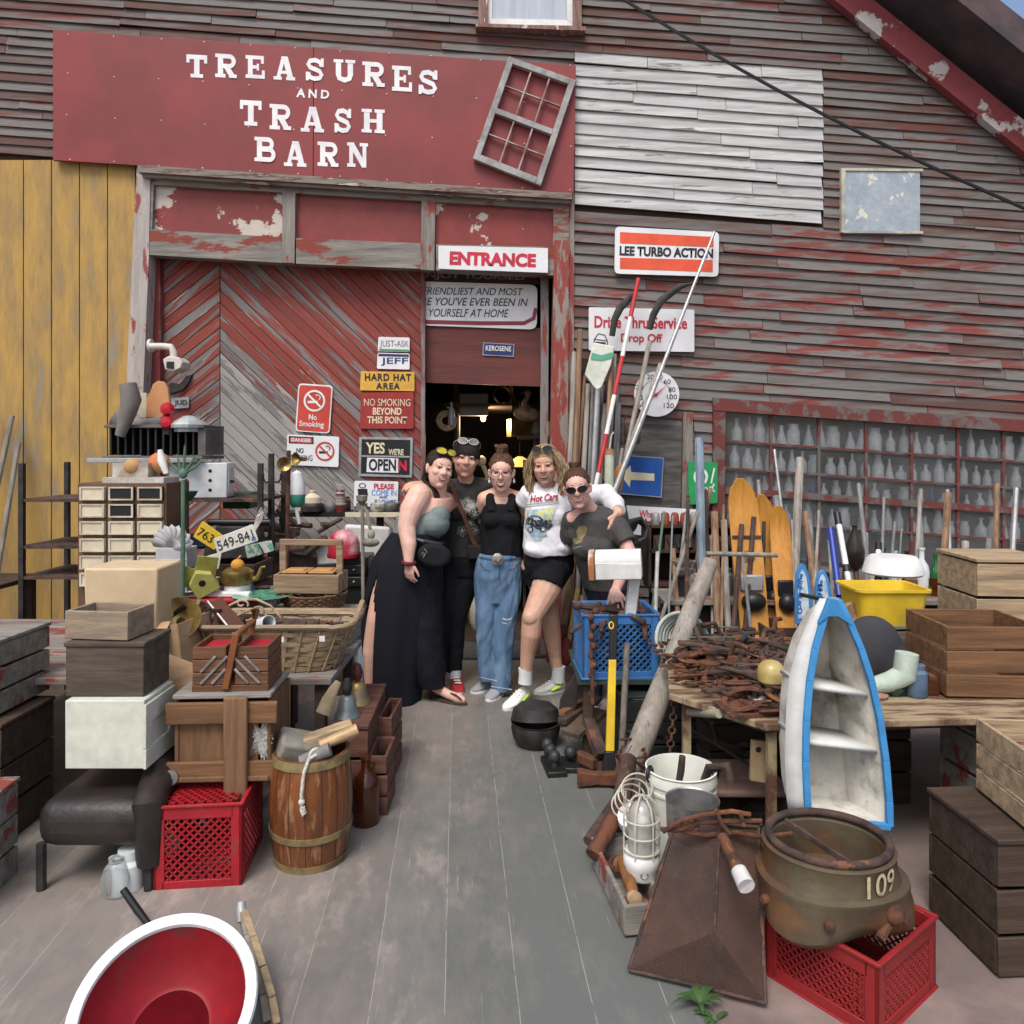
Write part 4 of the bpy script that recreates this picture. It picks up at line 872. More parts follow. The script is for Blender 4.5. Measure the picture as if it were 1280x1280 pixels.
p1.glasses(BLACKP, W('amber_lens', (.5, .42, .03), (.25, .18, .02), 20, rough=.15, bump=0), up=True, name='sunglasses', r=.03)
m = MB(); c = P(511, 703, 4.77); m.ring(c, .036, .012, 20, 8, (8, 5, 0)); solo_ = p1.part('scrunchie', m, W('dark_red_velvet', (.16, .01, .02), (.08, .006, .01), 40, bump=.8))
m = MB(); m.tube([P(500, 668, 4.88), P(530, 676, 4.82), P(552, 680, 4.86), P(556, 678, 5.0)], .014, 8, flat=.4); p1.part('belt_strap', m, BLACKP)
m = MB(); c = P(543, 694, 4.81); m.loft([[c + V((.105 * math.cos(a) * q, yy, .075 * math.sin(a) * q - .008 * math.cos(a))) for a in [2 * math.pi * i / 20 for i in range(20)]] for yy, q in ((.04, .8), (.03, .97), (0, 1.03), (-.03, .97), (-.045, .8))])
fp = solo(m, 'waist_bag', FAB('black_leather', (.014, .014, .016), 10, .2), 'black leather waist bag worn by the woman in sage tank top', 'bag', bev=.01)
m = MB(); m.tube([P(530, 686, 4.765), P(534, 690, 4.76), P(529, 697, 4.76)], .004, 6); m.ring(P(529, 692, 4.76), .008, .002, 14, 6, (90, 0, 0)); m.build('zip_pull', STEEL, fp, w=True)
m = MB(); h0 = P(538, 868, 5.02); t0 = P(583, 878, 4.86); d = (t0 - h0).normalized(); x = V((d.y, -d.x, 0)).normalized(); h0.z = 0; t0.z = 0; d = (t0 - h0); pl = [h0 + d * (.5 + .52 * math.cos(a)) + x * .045 * math.sin(a) for a in [2 * math.pi * i / 20 for i in range(20)]]
m.loft([[q + V((0, 0, .002)) for q in pl], [q + V((0, 0, .02)) for q in pl]]); m.tube([P(560, 866, 4.93), P(570, 869, 4.87), P(577, 875, 4.86)], .006, 6); p1.part('flip_flop', m, DARKW)
shoe(p1, (P(490, 872, 5.0).x, 4.98), (P(508, 880, 4.9).x, 4.86), W('camo_shoe', (.3, .32, .3), (.08, .09, .08), 30), BLACKP)
# ---- woman behind, dark tee with flower drawing
p2 = Person('woman with dark fringe in a charcoal flower print tee and black jeans', SK2, P(582, 574, 5.22), hs=1.1, yaw=8, pitch=2, roll=6)
p2.brow = paint('brow_dark', (.03, .018, .012)); p2.mouth_h = .007
p2.limb((P(581, 585, 5.26), .052), (P(583, 604, 5.28), .058)); p2.limb((P(583, 606, 5.29), .06), (P(558, 613, 5.28), .06)); p2.limb((P(583, 606, 5.29), .06), (P(606, 610, 5.3), .056))
p2.loft([(582, 610, 5.29, 22, .09), (581, 630, 5.29, 24, .115), (581, 655, 5.29, 22, .115), (582, 680, 5.29, 21, .11), (582, 700, 5.3, 24, .12), (582, 715, 5.3, 22, .11)])
p2.limb((P(558, 613, 5.28), .058), (P(541, 622, 5.26), .046), (P(528, 607, 5.1), .033)); p2.hand(P(530, 604, 5.06), (-1, -.5, -.1), (.0, -.35, 1), side=-1, curl=20)
p2.limb((P(606, 611, 5.3), .055), (P(624, 610, 5.36), .043), (P(640, 632, 5.38), .033)); p2.hand(P(640, 632, 5.38), (.8, .1, -.6), (0, 1, 0))
for hx_, kx, ax in ((589, 571, 569), (574, 552, 550)): p2.limb((P(hx_, 700, 5.3), .08), (P(kx, 772, 5.24), .054), (P(kx - 1, 800, 5.26), .05), (P(ax, 842, 5.26), .034))
p2.finish()
m = MB(); p2.loft([(583, 604, 5.29, 13, .07), (582, 612, 5.29, 25, .105), (581, 632, 5.29, 26, .135), (581, 655, 5.29, 24.5, .13), (582, 675, 5.29, 24, .13), (582, 695, 5.3, 26, .137)], m); m.ell(P(572, 640, 5.18), (.066, .065, .06)); m.ell(P(593, 640, 5.18), (.066, .065, .06))
m.tube([P(578, 607, 5.29), P(558, 613, 5.28), P(548, 619, 5.27)], [.065, .07, .064], 16); m.tube([P(586, 607, 5.29), P(606, 611, 5.3), P(614, 611, 5.325)], [.065, .066, .06], 16)
sh2, b2 = p2.cloth('tee_shirt', m, FAB('charcoal_tee', (.04, .04, .038), 16))
qs = []
for k in range(13):
    cx = random.uniform(564, 594); cy = random.uniform(628, 672) if k > 3 else random.uniform(622, 634); cx += (cy - 640) * .18; r_ = random.uniform(3, 6)
    for pt_ in range(5):
        a = 2 * math.pi * pt_ / 5 + k; qs += rp([(cx, cy), (cx + r_ * math.cos(a - .4), cy + r_ * math.sin(a - .4)), (cx + 1.35 * r_ * math.cos(a), cy + 1.35 * r_ * math.sin(a)), (cx + r_ * math.cos(a + .4), cy + r_ * math.sin(a + .4)), (cx, cy)], .7)
decal(sh2, b2, qs, W('print_grey', (.36, .35, .31), (.22, .21, .19), 20), 'flower_print', step=9)
m = MB(); BJ = FAB('black_denim', (.011, .011, .014), 16, .4)
p2.loft([(582, 683, 5.3, 24, .125), (582, 700, 5.3, 26, .135), (582, 718, 5.3, 24, .12)], m)
for hx_, kx, ax in ((589, 571, 569), (574, 552, 550)): m.tube([P(hx_, 700, 5.3), P((hx_ + kx) / 2, 738, 5.26), P(kx, 772, 5.235), P(kx - 1, 800, 5.25), P(ax, 840, 5.26)], [.09, .08, .064, .058, .046], 18)
p2.cloth('jeans', m, BJ)
m = MB(); p2.skull(m, .002, 1.02); p2.combed(m, 34)
for i in range(26):
    t = i / 25 * 2 - 1; m.tube([p2.M @ V((t * .04, .0, .125)), p2.M @ V((t * .062, -.062, .095)), p2.M @ V((t * .068, -.085 + .03 * t * t, .055)), p2.M @ V((t * .07, -.088 + .04 * t * t, .03 - .02 * abs(t)))], [.009, .009, .008, .003], 6)
for i in range(24):
    sx = random.choice((-1, 1)); a = random.random(); m.tube([p2.M @ V((sx * .05, 0, .1)), p2.M @ V((sx * .082, .0 + .05 * a, .03)), p2.M @ V((sx * .078, .01 + .05 * a, -.04)), p2.M @ V((sx * .066, .02 + .05 * a, -.075))], [.01, .011, .009, .003], 6)
p2.part('hair', m, HAIR('black_brown_hair', (.022, .014, .012)))
p2.glasses(paint('pale_frame', (.6, .58, .52)), W('grey_lens', (.2, .2, .19), (.1, .1, .1), 20, rough=.15), up=True, name='sunglasses', r=.026)
m = MB(); m.tube([P(563, 600, 5.2), P(567, 612, 5.15), P(575, 632, 5.08), P(583, 652, 5.1), P(590, 672, 5.13), P(596, 684, 5.15)], .021, 8, flat=.22); p2.part('shoulder_strap', m, W('tan_leather', (.13, .05, .03), (.08, .03, .02), 10))
m = MB(); m.box(P(597, 690, 5.14), (.14, .06, .10)); solo(m, 'shoulder_bag', FAB('dark_leather', (.02, .018, .018), 10), 'dark shoulder bag on the hip of the woman in flower print tee', 'bag', bev=.015)
for ax in (569, 550): m = MB(); m.tube([P(ax, 838, 5.25), P(ax, 848, 5.24)], .042, 14); p2.part('sock', m, paint('sock_white', (.62, .62, .66)))
RSH = W('red_canvas', (.36, .02, .03), (.28, .015, .025), 20)
for a_, b_ in ((569, 574), (550, 548)):
    o = shoe(p2, (P(a_, 0, 5.28).x, 5.3), (P(b_, 0, 5.05).x, 5.06), RSH, SGN)
    m = MB()
    for k in range(4): yy = 5.22 - k * .028; m.beam((P(a_ + k * 1.2, 0, yy).x - .022, yy, .094 - k * .009), (P(a_ + k * 1.2, 0, yy).x + .022, yy, .094 - k * .009), .012, .006)
    m.build('laces', WHITE, o, w=True)
# ---- woman in black tank and jeans
p3 = Person('laughing woman with purple glasses in a black tank top and blue jeans', SK3, P(627, 591, 5.06), hs=1.06, yaw=-3, pitch=6, roll=0)
p3.mouth_w = .024; p3.mouth_h = .019
p3.limb((P(627, 602, 5.1), .05), (P(626, 615, 5.12), .056)); p3.limb((P(626, 617, 5.13), .056), (P(606, 624, 5.13), .054)); p3.limb((P(626, 617, 5.13), .056), (P(647, 624, 5.13), .054))
p3.loft([(626, 620, 5.13, 20, .085), (626, 645, 5.13, 23, .105), (626, 668, 5.13, 22, .105), (625, 690, 5.13, 24, .11), (623, 715, 5.13, 27, .12)])
p3.limb((P(606, 625, 5.13), .052), (P(598, 652, 5.25), .042), (P(590, 640, 5.4), .03)); p3.hand(P(590, 640, 5.4), (-1, 0, .3), (0, 1, 0)); p3.limb((P(647, 625, 5.13), .052), (P(657, 652, 5.25), .042), (P(668, 645, 5.38), .03)); p3.hand(P(668, 645, 5.38), (1, 0, .3), (0, 1, 0))
for a, b, c in (((610, 712), (607, 775), (608, 845)), ((637, 712), (631, 775), (625, 855))): p3.limb((P(*a, 5.13), .082), (P(*b, 5.09), .055), (P(*c, 5.1), .035))
p3.finish()
TNK = FAB('black_ribbed', (.009, .009, .011), 16)
m = MB(); p3.loft([(626, 629, 5.13, 21, .10), (626, 643, 5.13, 25.5, .125), (626, 668, 5.13, 24.5, .122), (626, 697, 5.13, 26.5, .13)], m); m.ell(P(616, 650, 5.045), (.07, .06, .062)); m.ell(P(637, 650, 5.045), (.07, .06, .062)); m.ell(P(626, 650, 5.045), (.06, .05, .055))
for s_ in (612.5, 640): m.tube([P(s_ + (626 - s_) * .15, 640, 5.03), P(s_, 622, 5.06), P(s_ + (626 - s_) * .1, 616.5, 5.13), P(s_, 640, 5.22)], [.036, .03, .028, .035], 12)
p3.cloth('tank_top', m, TNK)
DEN = W('blue_denim', (.13, .22, .34), (.055, .11, .2), 7, st=(2, 2, .6), lo=.3, hi=.7, c3=(.28, .37, .46), s3=5, lo3=.55, hi3=.72, st3=(2, 2, .7), bump=.5, bscale=4, rough=.9, var=.15)
m = MB(); p3.loft([(625, 691, 5.13, 26.5, .132), (624, 703, 5.13, 29, .14), (623, 718, 5.13, 30.5, .138), (623, 735, 5.125, 29.5, .115), (623, 752, 5.12, 28, .092)], m)
m.tube([P(609, 718, 5.13), P(608, 745, 5.11), P(607, 775, 5.085), P(607, 810, 5.09), P(610, 850, 5.1)], [.09, .08, .07, .064, .062], 20); m.tube([P(637, 718, 5.13), P(636, 745, 5.1), P(632, 778, 5.07), P(629, 815, 5.07), P(626, 863, 5.06)], [.09, .08, .07, .068, .068], 20)
jn, bj = p3.cloth('jeans', m, DEN)
decal(jn, bj, rp([(628, 773), (634, 775), (640, 773)], 1.6) + rp([(627, 778), (634, 780)], 1), paint('frayed_white', (.5, .52, .55)), 'knee_rip')
decal(jn, bj, rp([(599, 697), (625, 701), (651, 698)], 2.2) + rp([(624, 703), (624, 726)], .8) + rp([(600, 704), (606, 712), (613, 714)], .8) + rp([(636, 712), (643, 711), (649, 703)], .8), paint('denim_seam', (.05, .09, .16)), 'waist_seam')
decal(jn, bj, rp([(597, 846), (621, 851)], 1.4) + rp([(614, 858), (640, 862)], 1.4), paint('denim_hem', (.4, .46, .52)), 'hem')
m = MB(); m.lathe([(0, 0), (.036, .0), (.04, .006), (.03, .012), (0, .014)], P(622, 699, 4.975), 20, (90, 0, 0)); m.lathe([(0, 0), (.022, 0), (.018, .006), (0, .007)], P(622, 699, 4.962), 16, (90, 0, 0)); p3.part('belt_buckle', m, W('pewter', (.4, .36, .33), (.2, .17, .16), 40, metal=.5, rough=.4))
m = MB(); p3.skull(m, 0, .99); p3.combed(m, 44)
for i in range(26):
    a = random.uniform(0, 6.28); b = random.uniform(.4, 1); c = V((.0, .02, .145)); m.tube([p3.M @ (c + V((.036 * b * math.cos(a + k * .7), .03 * math.sin(a + k * .7), .024 * math.sin(a * 3 + k)))) for k in range(5)], [.008, .013, .014, .012, .005], 6)
p3.part('hair', m, HAIR('brown_hair', (.13, .06, .03)))
p3.glasses(paint('purple_frame', (.10, .04, .16)), None, r=.024, sy=.82)
for x in (-1, 1):
    m = MB(); m.ell(p3.M @ V((x * .078, 0, -.055)), (.008, .005, .012)); m.ell(p3.M @ V((x * .078, 0, -.04)), .005); p3.part('earring', m, WHITE)
GCV = FAB('grey_canvas', (.3, .31, .34), 30)
shoe(p3, (P(613, 0, 5.15).x, 5.18), (P(588, 0, 5.02).x, 5.10), GCV, SGN); shoe(p3, (P(628, 0, 5.1).x, 5.11), (P(609, 0, 4.9).x, 4.93), GCV, SGN)
# ---- woman in white sweatshirt
p4 = Person('blonde laughing woman in a white printed sweatshirt and black bike shorts', SK4, P(681, 582, 4.97), hs=1.04, yaw=-10, pitch=8, roll=-4)
p4.mouth_w = .026; p4.mouth_h = .012
p4.limb((P(682, 595, 5.0), .05), (P(684, 612, 5.02), .056)); p4.limb((P(684, 614, 5.03), .06), (P(661, 620, 5.04), .058)); p4.limb((P(684, 614, 5.03), .06), (P(714, 623, 5.04), .06))
p4.loft([(685, 618, 5.03, 22, .09), (686, 640, 5.03, 24, .115), (686, 665, 5.03, 23, .115), (686, 690, 5.03, 26, .12), (685, 715, 5.03, 28, .125)])
p4.limb((P(661, 620, 5.04), .05), (P(652, 645, 5.18), .042), (P(640, 650, 5.32), .032)); p4.hand(P(640, 650, 5.32), (-1, 0, -.1), (0, 1, 0))
p4.limb((P(714, 623, 5.04), .055), (P(757, 618, 5.03), .045), (P(773, 641, 4.8), .033)); p4.hand(P(772, 642, 4.795), (-.35, -.25, -1), (.45, -.8, -.1), side=1, curl=14, spread=6)
p4.limb((P(692, 708, 5.0), .112), (P(682, 738, 4.94), .098), (P(665, 772, 4.86), .066), (P(664, 792, 4.86), .067), (P(660, 815, 4.88), .05), (P(657, 845, 4.9), .036)); p4.m.ell(P(663, 772, 4.83), (.052, .05, .055))
p4.limb((P(670, 708, 5.06), .10), (P(683, 750, 5.08), .078), (P(689, 778, 5.09), .06), (P(691, 797, 5.11), .058), (P(694, 820, 5.13), .043), (P(698, 848, 5.13), .035))
p4.finish()
SWT = W('white_sweatshirt', (.72, .72, .74), (.6, .6, .63), 4, rough=.95, bump=.5, bscale=3, var=.04, spec=.2)
m = MB(); p4.loft([(684, 609, 5.03, 12, .08), (685, 619, 5.03, 27, .115), (686, 640, 5.03, 30, .145), (686, 665, 5.02, 32, .155), (686, 684, 5.02, 33, .165), (686, 692, 5.02, 31, .16)], m); m.ell(P(685, 648, 4.93), (.13, .07, .085)); m.ell(P(672, 688, 4.93), (.09, .07, .05), (0, 12, 0)); m.ell(P(700, 684, 4.93), (.08, .07, .045), (0, 12, 0))
m.tube([P(680, 614, 5.03), P(661, 619, 5.04), P(654, 628, 5.08)], [.07, .072, .068], 16); m.tube([P(690, 614, 5.03), P(714, 621, 5.04), P(738, 619, 5.05), P(757, 618, 5.03), P(768, 630, 4.91), P(773, 639, 4.82)], [.075, .078, .072, .072, .066, .05], 18)
sh4, b4 = p4.cloth('sweatshirt', m, SWT, sm=4)
decal(sh4, b4, [[(657, 638), (697, 633), (690, 650), (684, 664), (676, 676), (668, 676), (662, 668), (656, 660)]], W('print_sky', (.2, .34, .42), (.5, .56, .5), 16, lo=.4, hi=.6, c3=(.5, .48, .12), s3=12, lo3=.56, hi3=.6), 'printed_picture', .004)
decal(sh4, b4, [[(658, 649), (664, 644), (674, 645), (680, 650), (689, 650), (691, 657), (686, 662), (672, 662), (664, 657), (657, 655)], blob(663, 662, 4, 4.5), blob(679, 662, 4.5, 4)], W('print_car', (.025, .03, .045), (.2, .22, .25), 40, lo=.5, hi=.6), 'printed_car', .0055)
decal(sh4, b4, [blob(663, 662, 1.8, 2), blob(679, 662, 2, 1.8), [(667, 646), (673, 647), (676, 650), (667, 650)]], paint('print_light', (.45, .47, .48)), 'printed_wheels', .007)
decal(sh4, b4, rp([(657, 631), (699, 626)], .8) + rp([(657, 633.6), (699, 628.6)], .8) + rp([(673, 671), (684, 669)], 2) , W('print_grey2', (.25, .25, .22), (.3, .3, .3), 9), 'printed_lines', .005)
def proj4(co, b=b4):
    o = V((0, 0, H)); d = (co - o).normalized(); h = b.ray_cast(o, d)[0]; return h - d * .006 if h else co
text(sh4, 'Hot Cars', 680, 622, 36, 9, 4.8, paint('print_red', (.35, .03, .06)), -.11, .03, .35, name='printed_words', proj=proj4)
m = MB(); p4.loft([(686, 688, 5.03, 31, .135), (686, 703, 5.03, 32.5, .145), (686, 716, 5.03, 30, .13)], m); m.tube([P(692, 706, 5.0), P(687, 720, 4.97), P(683.5, 731, 4.945)], [.128, .118, .108], 22); m.tube([P(670, 706, 5.06), P(675, 727, 5.07)], [.112, .1], 20)
p4.cloth('bike_shorts', m, FAB('black_spandex', (.010, .010, .012), 10, .12), .007, 3)
BLH = HAIR('blond_hair', (.46, .32, .17), .4)
m = MB(); p4.skull(m, .003, 1.03)
for i in range(230):
    sx = random.choice((-1, 1)); a = random.random(); b = random.uniform(.9, 1.18); ph = random.uniform(0, 6.28); y = -.045 + .13 * a
    L_ = random.uniform(.15, .23); pts = [V((sx * .012, -.03 + .06 * a, .132)), V((sx * .05, y * .6 - .01, .12)), V((sx * .08 * b, y, .06))]
    for k in range(1, 7): t = k / 6; pts.append(V((sx * (.085 + .022 * math.sin(t * 3.1)) * b + .012 * math.sin(t * 9 + ph), y * (1 - .2 * t) + .010 * math.cos(t * 9 + ph) - .012 * t, .06 - (L_ + .04) * t)))
    m.tube([p4.M @ q for q in pts], [.004, .0055, .006, .006, .006, .006, .005, .004, .0015], 5)
p4.part('hair', m, BLH)
p4.glasses(paint('tortoise', (.07, .05, .03)), LENS, up=True, name='sunglasses', r=.026)
SOCK = paint('sock_pale', (.7, .72, .72))
for (ax, ay, Y) in ((657, 848, 4.9), (698, 846, 5.13)): m = MB(); m.tube([P(ax, ay - 13, Y), P(ax, ay - 4, Y), P(ax - .5, ay + 6, Y)], [.047, .044, .047], 16); p4.part('sock', m, SOCK)
WSH = W('white_leather', (.74, .75, .72), (.62, .63, .6), 6, bump=.05, var=.04, rough=.5); LIME = paint('lime', (.5, .75, .06))
for hx_, hy, tx, ty, sg in ((660, 4.97, 630, 4.76, 1), (706, 5.17, 668, 5.08, 1)):
    o = shoe(p4, (P(hx_, 0, hy).x, hy), (P(tx, 0, ty).x, ty), WSH, WSH, .05, .085)
    h_ = V((P(hx_, 0, hy).x, hy, 0)); t_ = V((P(tx, 0, ty).x, ty, 0)); d = t_ - h_; x = V((-d.y, d.x, 0)).normalized(); x = x if x.y < 0 else -x
    m = MB(); m.tube([h_ + d * u + x * w_ + V((0, 0, z)) for u, w_, z in ((.16, .037, .075), (.28, .043, .055), (.42, .047, .045), (.56, .051, .032))], [.006, .014, .012, .004], 8, flat=.5); m.build('curved_stripe', LIME, o, w=True)
    m = MB()
    for k in range(4): c = h_ + d * (.40 + k * .09); m.beam(c - x * .024 + V((0, 0, .088 - k * .011)), c + x * .024 + V((0, 0, .088 - k * .011)), .01, .006)
    m.build('laces', WHITE, o, w=True)
# ---- woman leaning on the crate
p5 = Person('woman in dark sunglasses and grey tee bending to lean on the crate', SK5, P(722, 611, 4.72), hs=1.06, yaw=-8, pitch=4, roll=-8)
p5.mouth_h = .008; p5.brow = paint('brow_brown2', (.1, .05, .03))
p5.limb((P(727, 622, 4.76), .05), (P(736, 638, 4.82), .06)); p5.limb((P(737, 641, 4.83), .06), (P(715, 650, 4.82), .055)); p5.limb((P(737, 641, 4.83), .06), (P(765, 648, 4.86), .06))
p5.loft([(739, 645, 4.83, 24, .095), (742, 675, 4.86, 26, .115), (748, 700, 4.9, 25, .125), (756, 725, 4.95, 26, .13), (763, 745, 4.98, 27, .135), (764, 765, 4.98, 26, .13)])
p5.limb((P(716, 653, 4.86), .048), (P(707, 682, 5.12), .04), (P(698, 700, 5.24), .03)); p5.hand(P(698, 700, 5.24), (-.3, 0, -1), (0, 1, 0))
p5.limb((P(767, 650, 4.84), .056), (P(787, 690, 4.72), .042), (P(779, 715, 4.5), .036), (P(770, 737, 4.21), .028)); p5.hand(P(769, 738, 4.19), (-.1, -.75, -.3), (.05, -.35, .93), side=-1, curl=6, spread=8)
for a, b, c in (((752, 755), (744, 810), (742, 870)), ((777, 755), (778, 810), (780, 870))): p5.limb((P(*a, 4.98), .085), (P(*b, 4.95), .058), (P(*c, 5.0), .036))
p5.finish()
m = MB(); p5.loft([(738, 638, 4.82, 13, .075), (739, 648, 4.83, 27, .11), (742, 676, 4.86, 29, .14), (748, 702, 4.9, 28, .145), (755, 725, 4.95, 28, .145), (758, 736, 4.96, 28, .145)], m); m.ell(P(732, 685, 4.75), (.085, .08, .075)); m.ell(P(750, 685, 4.77), (.08, .075, .07)); m.ell(P(741, 683, 4.75), (.075, .065, .065))
m.tube([P(737, 643, 4.83), P(715, 650, 4.83), P(709, 674, 4.92)], [.065, .068, .062], 16); m.ell(P(717, 664, 4.86), (.07, .085, .09)); m.tube([P(740, 643, 4.83), P(767, 650, 4.84), P(784, 679, 4.74)], [.068, .074, .068], 18)
sh5, b5 = p5.cloth('tee_shirt', m, FAB('grey_tee', (.075, .07, .068), 14))
decal(sh5, b5, [[(722, 672), (720, 664), (724, 658), (730, 657), (734, 660), (733, 667), (729, 672), (727, 678), (721, 680), (717, 679)], [(716, 672), (720, 673), (719, 678), (716, 678)]], W('print_gold', (.24, .19, .09), (.16, .13, .07), 18), 'bird_print'); decal(sh5, b5, rp([(716, 686), (722, 684), (727, 683)], .9), paint('print_pale', (.3, .3, .28)), 'small_print')
m = MB(); p5.loft([(757, 731, 4.96, 27, .145), (763, 748, 4.98, 29.5, .15), (764, 768, 4.98, 29, .145)], m)
for a, b, c in (((752, 760), (744, 810), (742, 868)), ((777, 760), (778, 810), (780, 868))): m.tube([P(*a, 4.98), P(*b, 4.95), P(*c, 5.0)], [.098, .075, .06], 18)
p5.cloth('trousers', m, FAB('navy_fabric', (.016, .016, .03), 14))
m = MB(); p5.skull(m, .0, .98); p5.combed(m, 44)
for i in range(18):
    a = random.uniform(0, 6.28); m.tube([p5.M @ (V((0, .035, .135)) + V((.026 * math.cos(a + k * .8), .024 * math.sin(a + k * .8), .018 * math.sin(a * 3 + k)))) for k in range(5)], [.006, .01, .011, .009, .004], 6)
p5.part('hair', m, HAIR('auburn_hair', (.1, .045, .025)))
p5.glasses(paint('brown_frame', (.03, .02, .02)), LENS, r=.025, name='sunglasses', sy=.78)
for a_ in (742, 780): shoe(p5, (P(a_, 0, 5.0).x, 5.05), (P(a_, 0, 4.8).x, 4.8), BLACKP, SGN)
# ================================================================ left side heap
def kx(x, Y): return (x - 640) / F * Y
def zz(y, Y): return H - (y - HY) / F * Y
def milk_crate(name, label, mat, loc, rot, w=.31, d=.36, h=.3, side=False, group=None):
    T = thing(name, label, 'crate', loc, rot, group)
    m = MB(); t = .012
    for i in (-1, 1):
        for j in (-1, 1): m.box((i * (w / 2 - .02), j * (d / 2 - .006), h / 2), (.04, t, h)); m.box((i * (w / 2 - .006), j * (d / 2 - .02), h / 2), (t, .04, h - .002))
    for z in (.018, h - .025):
        for j in (-1, 1): m.box((0, j * (d / 2 - .006), z), (w - .06, t, .035 if z < .1 else .05)); m.box((j * (w / 2 - .006), 0, z), (t, d - .06, .035 if z < .1 else .05))
    for z in (.0, h): 
        for j in (-1, 1): m.box((0, j * (d / 2), z), (w + .008, .014, .01)); m.box((j * (w / 2), 0, z), (.014, d + .006, .011))
    m.build('frame', mat, T, bev=.002)
    m = MB()
    def lattice(p0, ux, uy, W_, H_, n):
        m2 = p0 + ux * W_ / 2 + uy * H_ / 2
        s = (W_ + H_) / n
        for k in range(1, n):
            for sg in (1, -1):
                c = -H_ + k * s
                a0 = max(0, c); a1 = min(W_, c + H_)
                if a1 <= a0: continue
                p = [(a0, a0 - c), (a1, a1 - c)] if sg > 0 else [(a0, H_ - (a0 - c)), (a1, H_ - (a1 - c))]
                m.beam(p0 + ux * p[0][0] + uy * p[0][1], p0 + ux * p[1][0] + uy * p[1][1], .006, .006 + .0012 * sg)
        for k in range(1, 5): m.beam(p0 + ux * 0 + uy * (H_ * k / 5), p0 + ux * W_ * .14 + uy * (H_ * k / 5), .006, .007)
    z0, hh = .036, h - .085
    for j in (-1, 1):
        lattice(V((-w / 2 + .035, j * (d / 2 - .007), z0)), V((1, 0, 0)), V((0, 0, 1)), w - .07, hh, 16)
        lattice(V((j * (w / 2 - .007), -d / 2 + .035, z0)), V((0, 1, 0)), V((0, 0, 1)), d - .07, hh, 16)
    lattice(V((-w / 2 + .02, -d / 2 + .02, .008)), V((1, 0, 0)), V((0, 1, 0)), w - .04, d - .04, 18)
    if side: lattice(V((-w / 2 + .03, -d / 2 + .03, h - .006)), V((1, 0, 0)), V((0, 1, 0)), w - .06, d - .06, 16)
    m.build('lattice', mat, T)
    return T
def wood_box(name, label, loc, rot, w, d, h, mat, t=.014, lid=False, cat='box', group=None, slats=0, inner=None):
    T = thing(name, label, cat, loc, rot, group); m = MB()
    if slats:
        g = h / slats
        for k in range(slats):
            z = g * (k + .5); hh = g - random.uniform(.008, .02); j = lambda: random.uniform(-1, 1)
            m.box((0, -d / 2 + t / 2 - .002 * j(), z), (w + .006 * j(), t, hh), (j(), j() * .7, 0)); m.box((0, d / 2 - t / 2, z), (w, t, hh)); m.box((-w / 2 + t / 2, 0, z), (t, d - 2 * t, hh), (j() * .7, j(), 0)); m.box((w / 2 - t / 2 + .002 * j(), 0, z), (t, d - 2 * t + .004 * j(), hh), (j() * .7, j(), 0))
            for sx in (-1, 1):
                for q in (-.25, .25): m.lathe([(0, 0), (.004, 0), (0, .001)], (sx * (w / 2 - .03) + .004 * j(), -d / 2 - .003, z + hh * q), 6, (90, 0, 0))
    else:
        m.box((0, -d / 2 + t / 2, h / 2), (w, t, h)); m.box((0, d / 2 - t / 2, h / 2), (w, t, h)); m.box((-w / 2 + t / 2, 0, h / 2), (t, d - 2 * t, h)); m.box((w / 2 - t / 2, 0, h / 2), (t, d - 2 * t, h))
    m.box((0, 0, t / 2 + .001), (w - 2 * t, d - 2 * t, t)); m.build('walls', mat, T, bev=.003)
    if lid: m = MB(); m.box((0, 0, h + .009), (w + .012, d + .012, .018)); m.build('lid', mat, T, bev=.004)
    return T
# --- tables
def table(name, label, x0, x1, y0, y1, z, top, leg, th=.03, lw=.05):
    T = thing(name, label, 'table', ((x0 + x1) / 2, (y0 + y1) / 2, 0)); m = MB()
    n = max(1, int((y1 - y0) / .2)); 
    for k in range(n): m.box(((x0 + x1) / 2, y0 + (y1 - y0) * (k + .5) / n, z - th / 2), (x1 - x0, (y1 - y0) / n - .004, th))
    m.build('tabletop', top, T, w=True, bev=.003)
    for X in (x0 + .06, x1 - .06):
        for Y in (y0 + .06, y1 - .06): m = MB(); m.box((X, Y, (z - th) / 2), (lw, lw, z - th)); m.build('leg', leg, T, w=True, bev=.003)
    return T
table('wooden_table', 'low wooden table under the woven basket', -1.25, -.815, 3.42, 4.12, .615, OLDW, DARKW); table('wooden_table', 'long low wooden table under the kettle and plates', -3.3, -1.256, 3.42, 4.62, .615, OLDW, DARKW)
T = thing('shelf_rack', 'dark iron shelf rack behind the licence plates', 'rack', (-2.2, 4.9, 0)); m = MB()
for z in (.3, .85, 1.04, 1.33): m.box((-2.3, 4.95, z), (1.5, .5, .018))
m.build('shelf', RUST2, T, w=True)
for X in (-3.04, -1.56):
    for Y in (4.71, 5.19): m = MB(); m.box((X, Y, .78), (.03, .03, 1.56)); m.build('post', IRON, T, w=True)
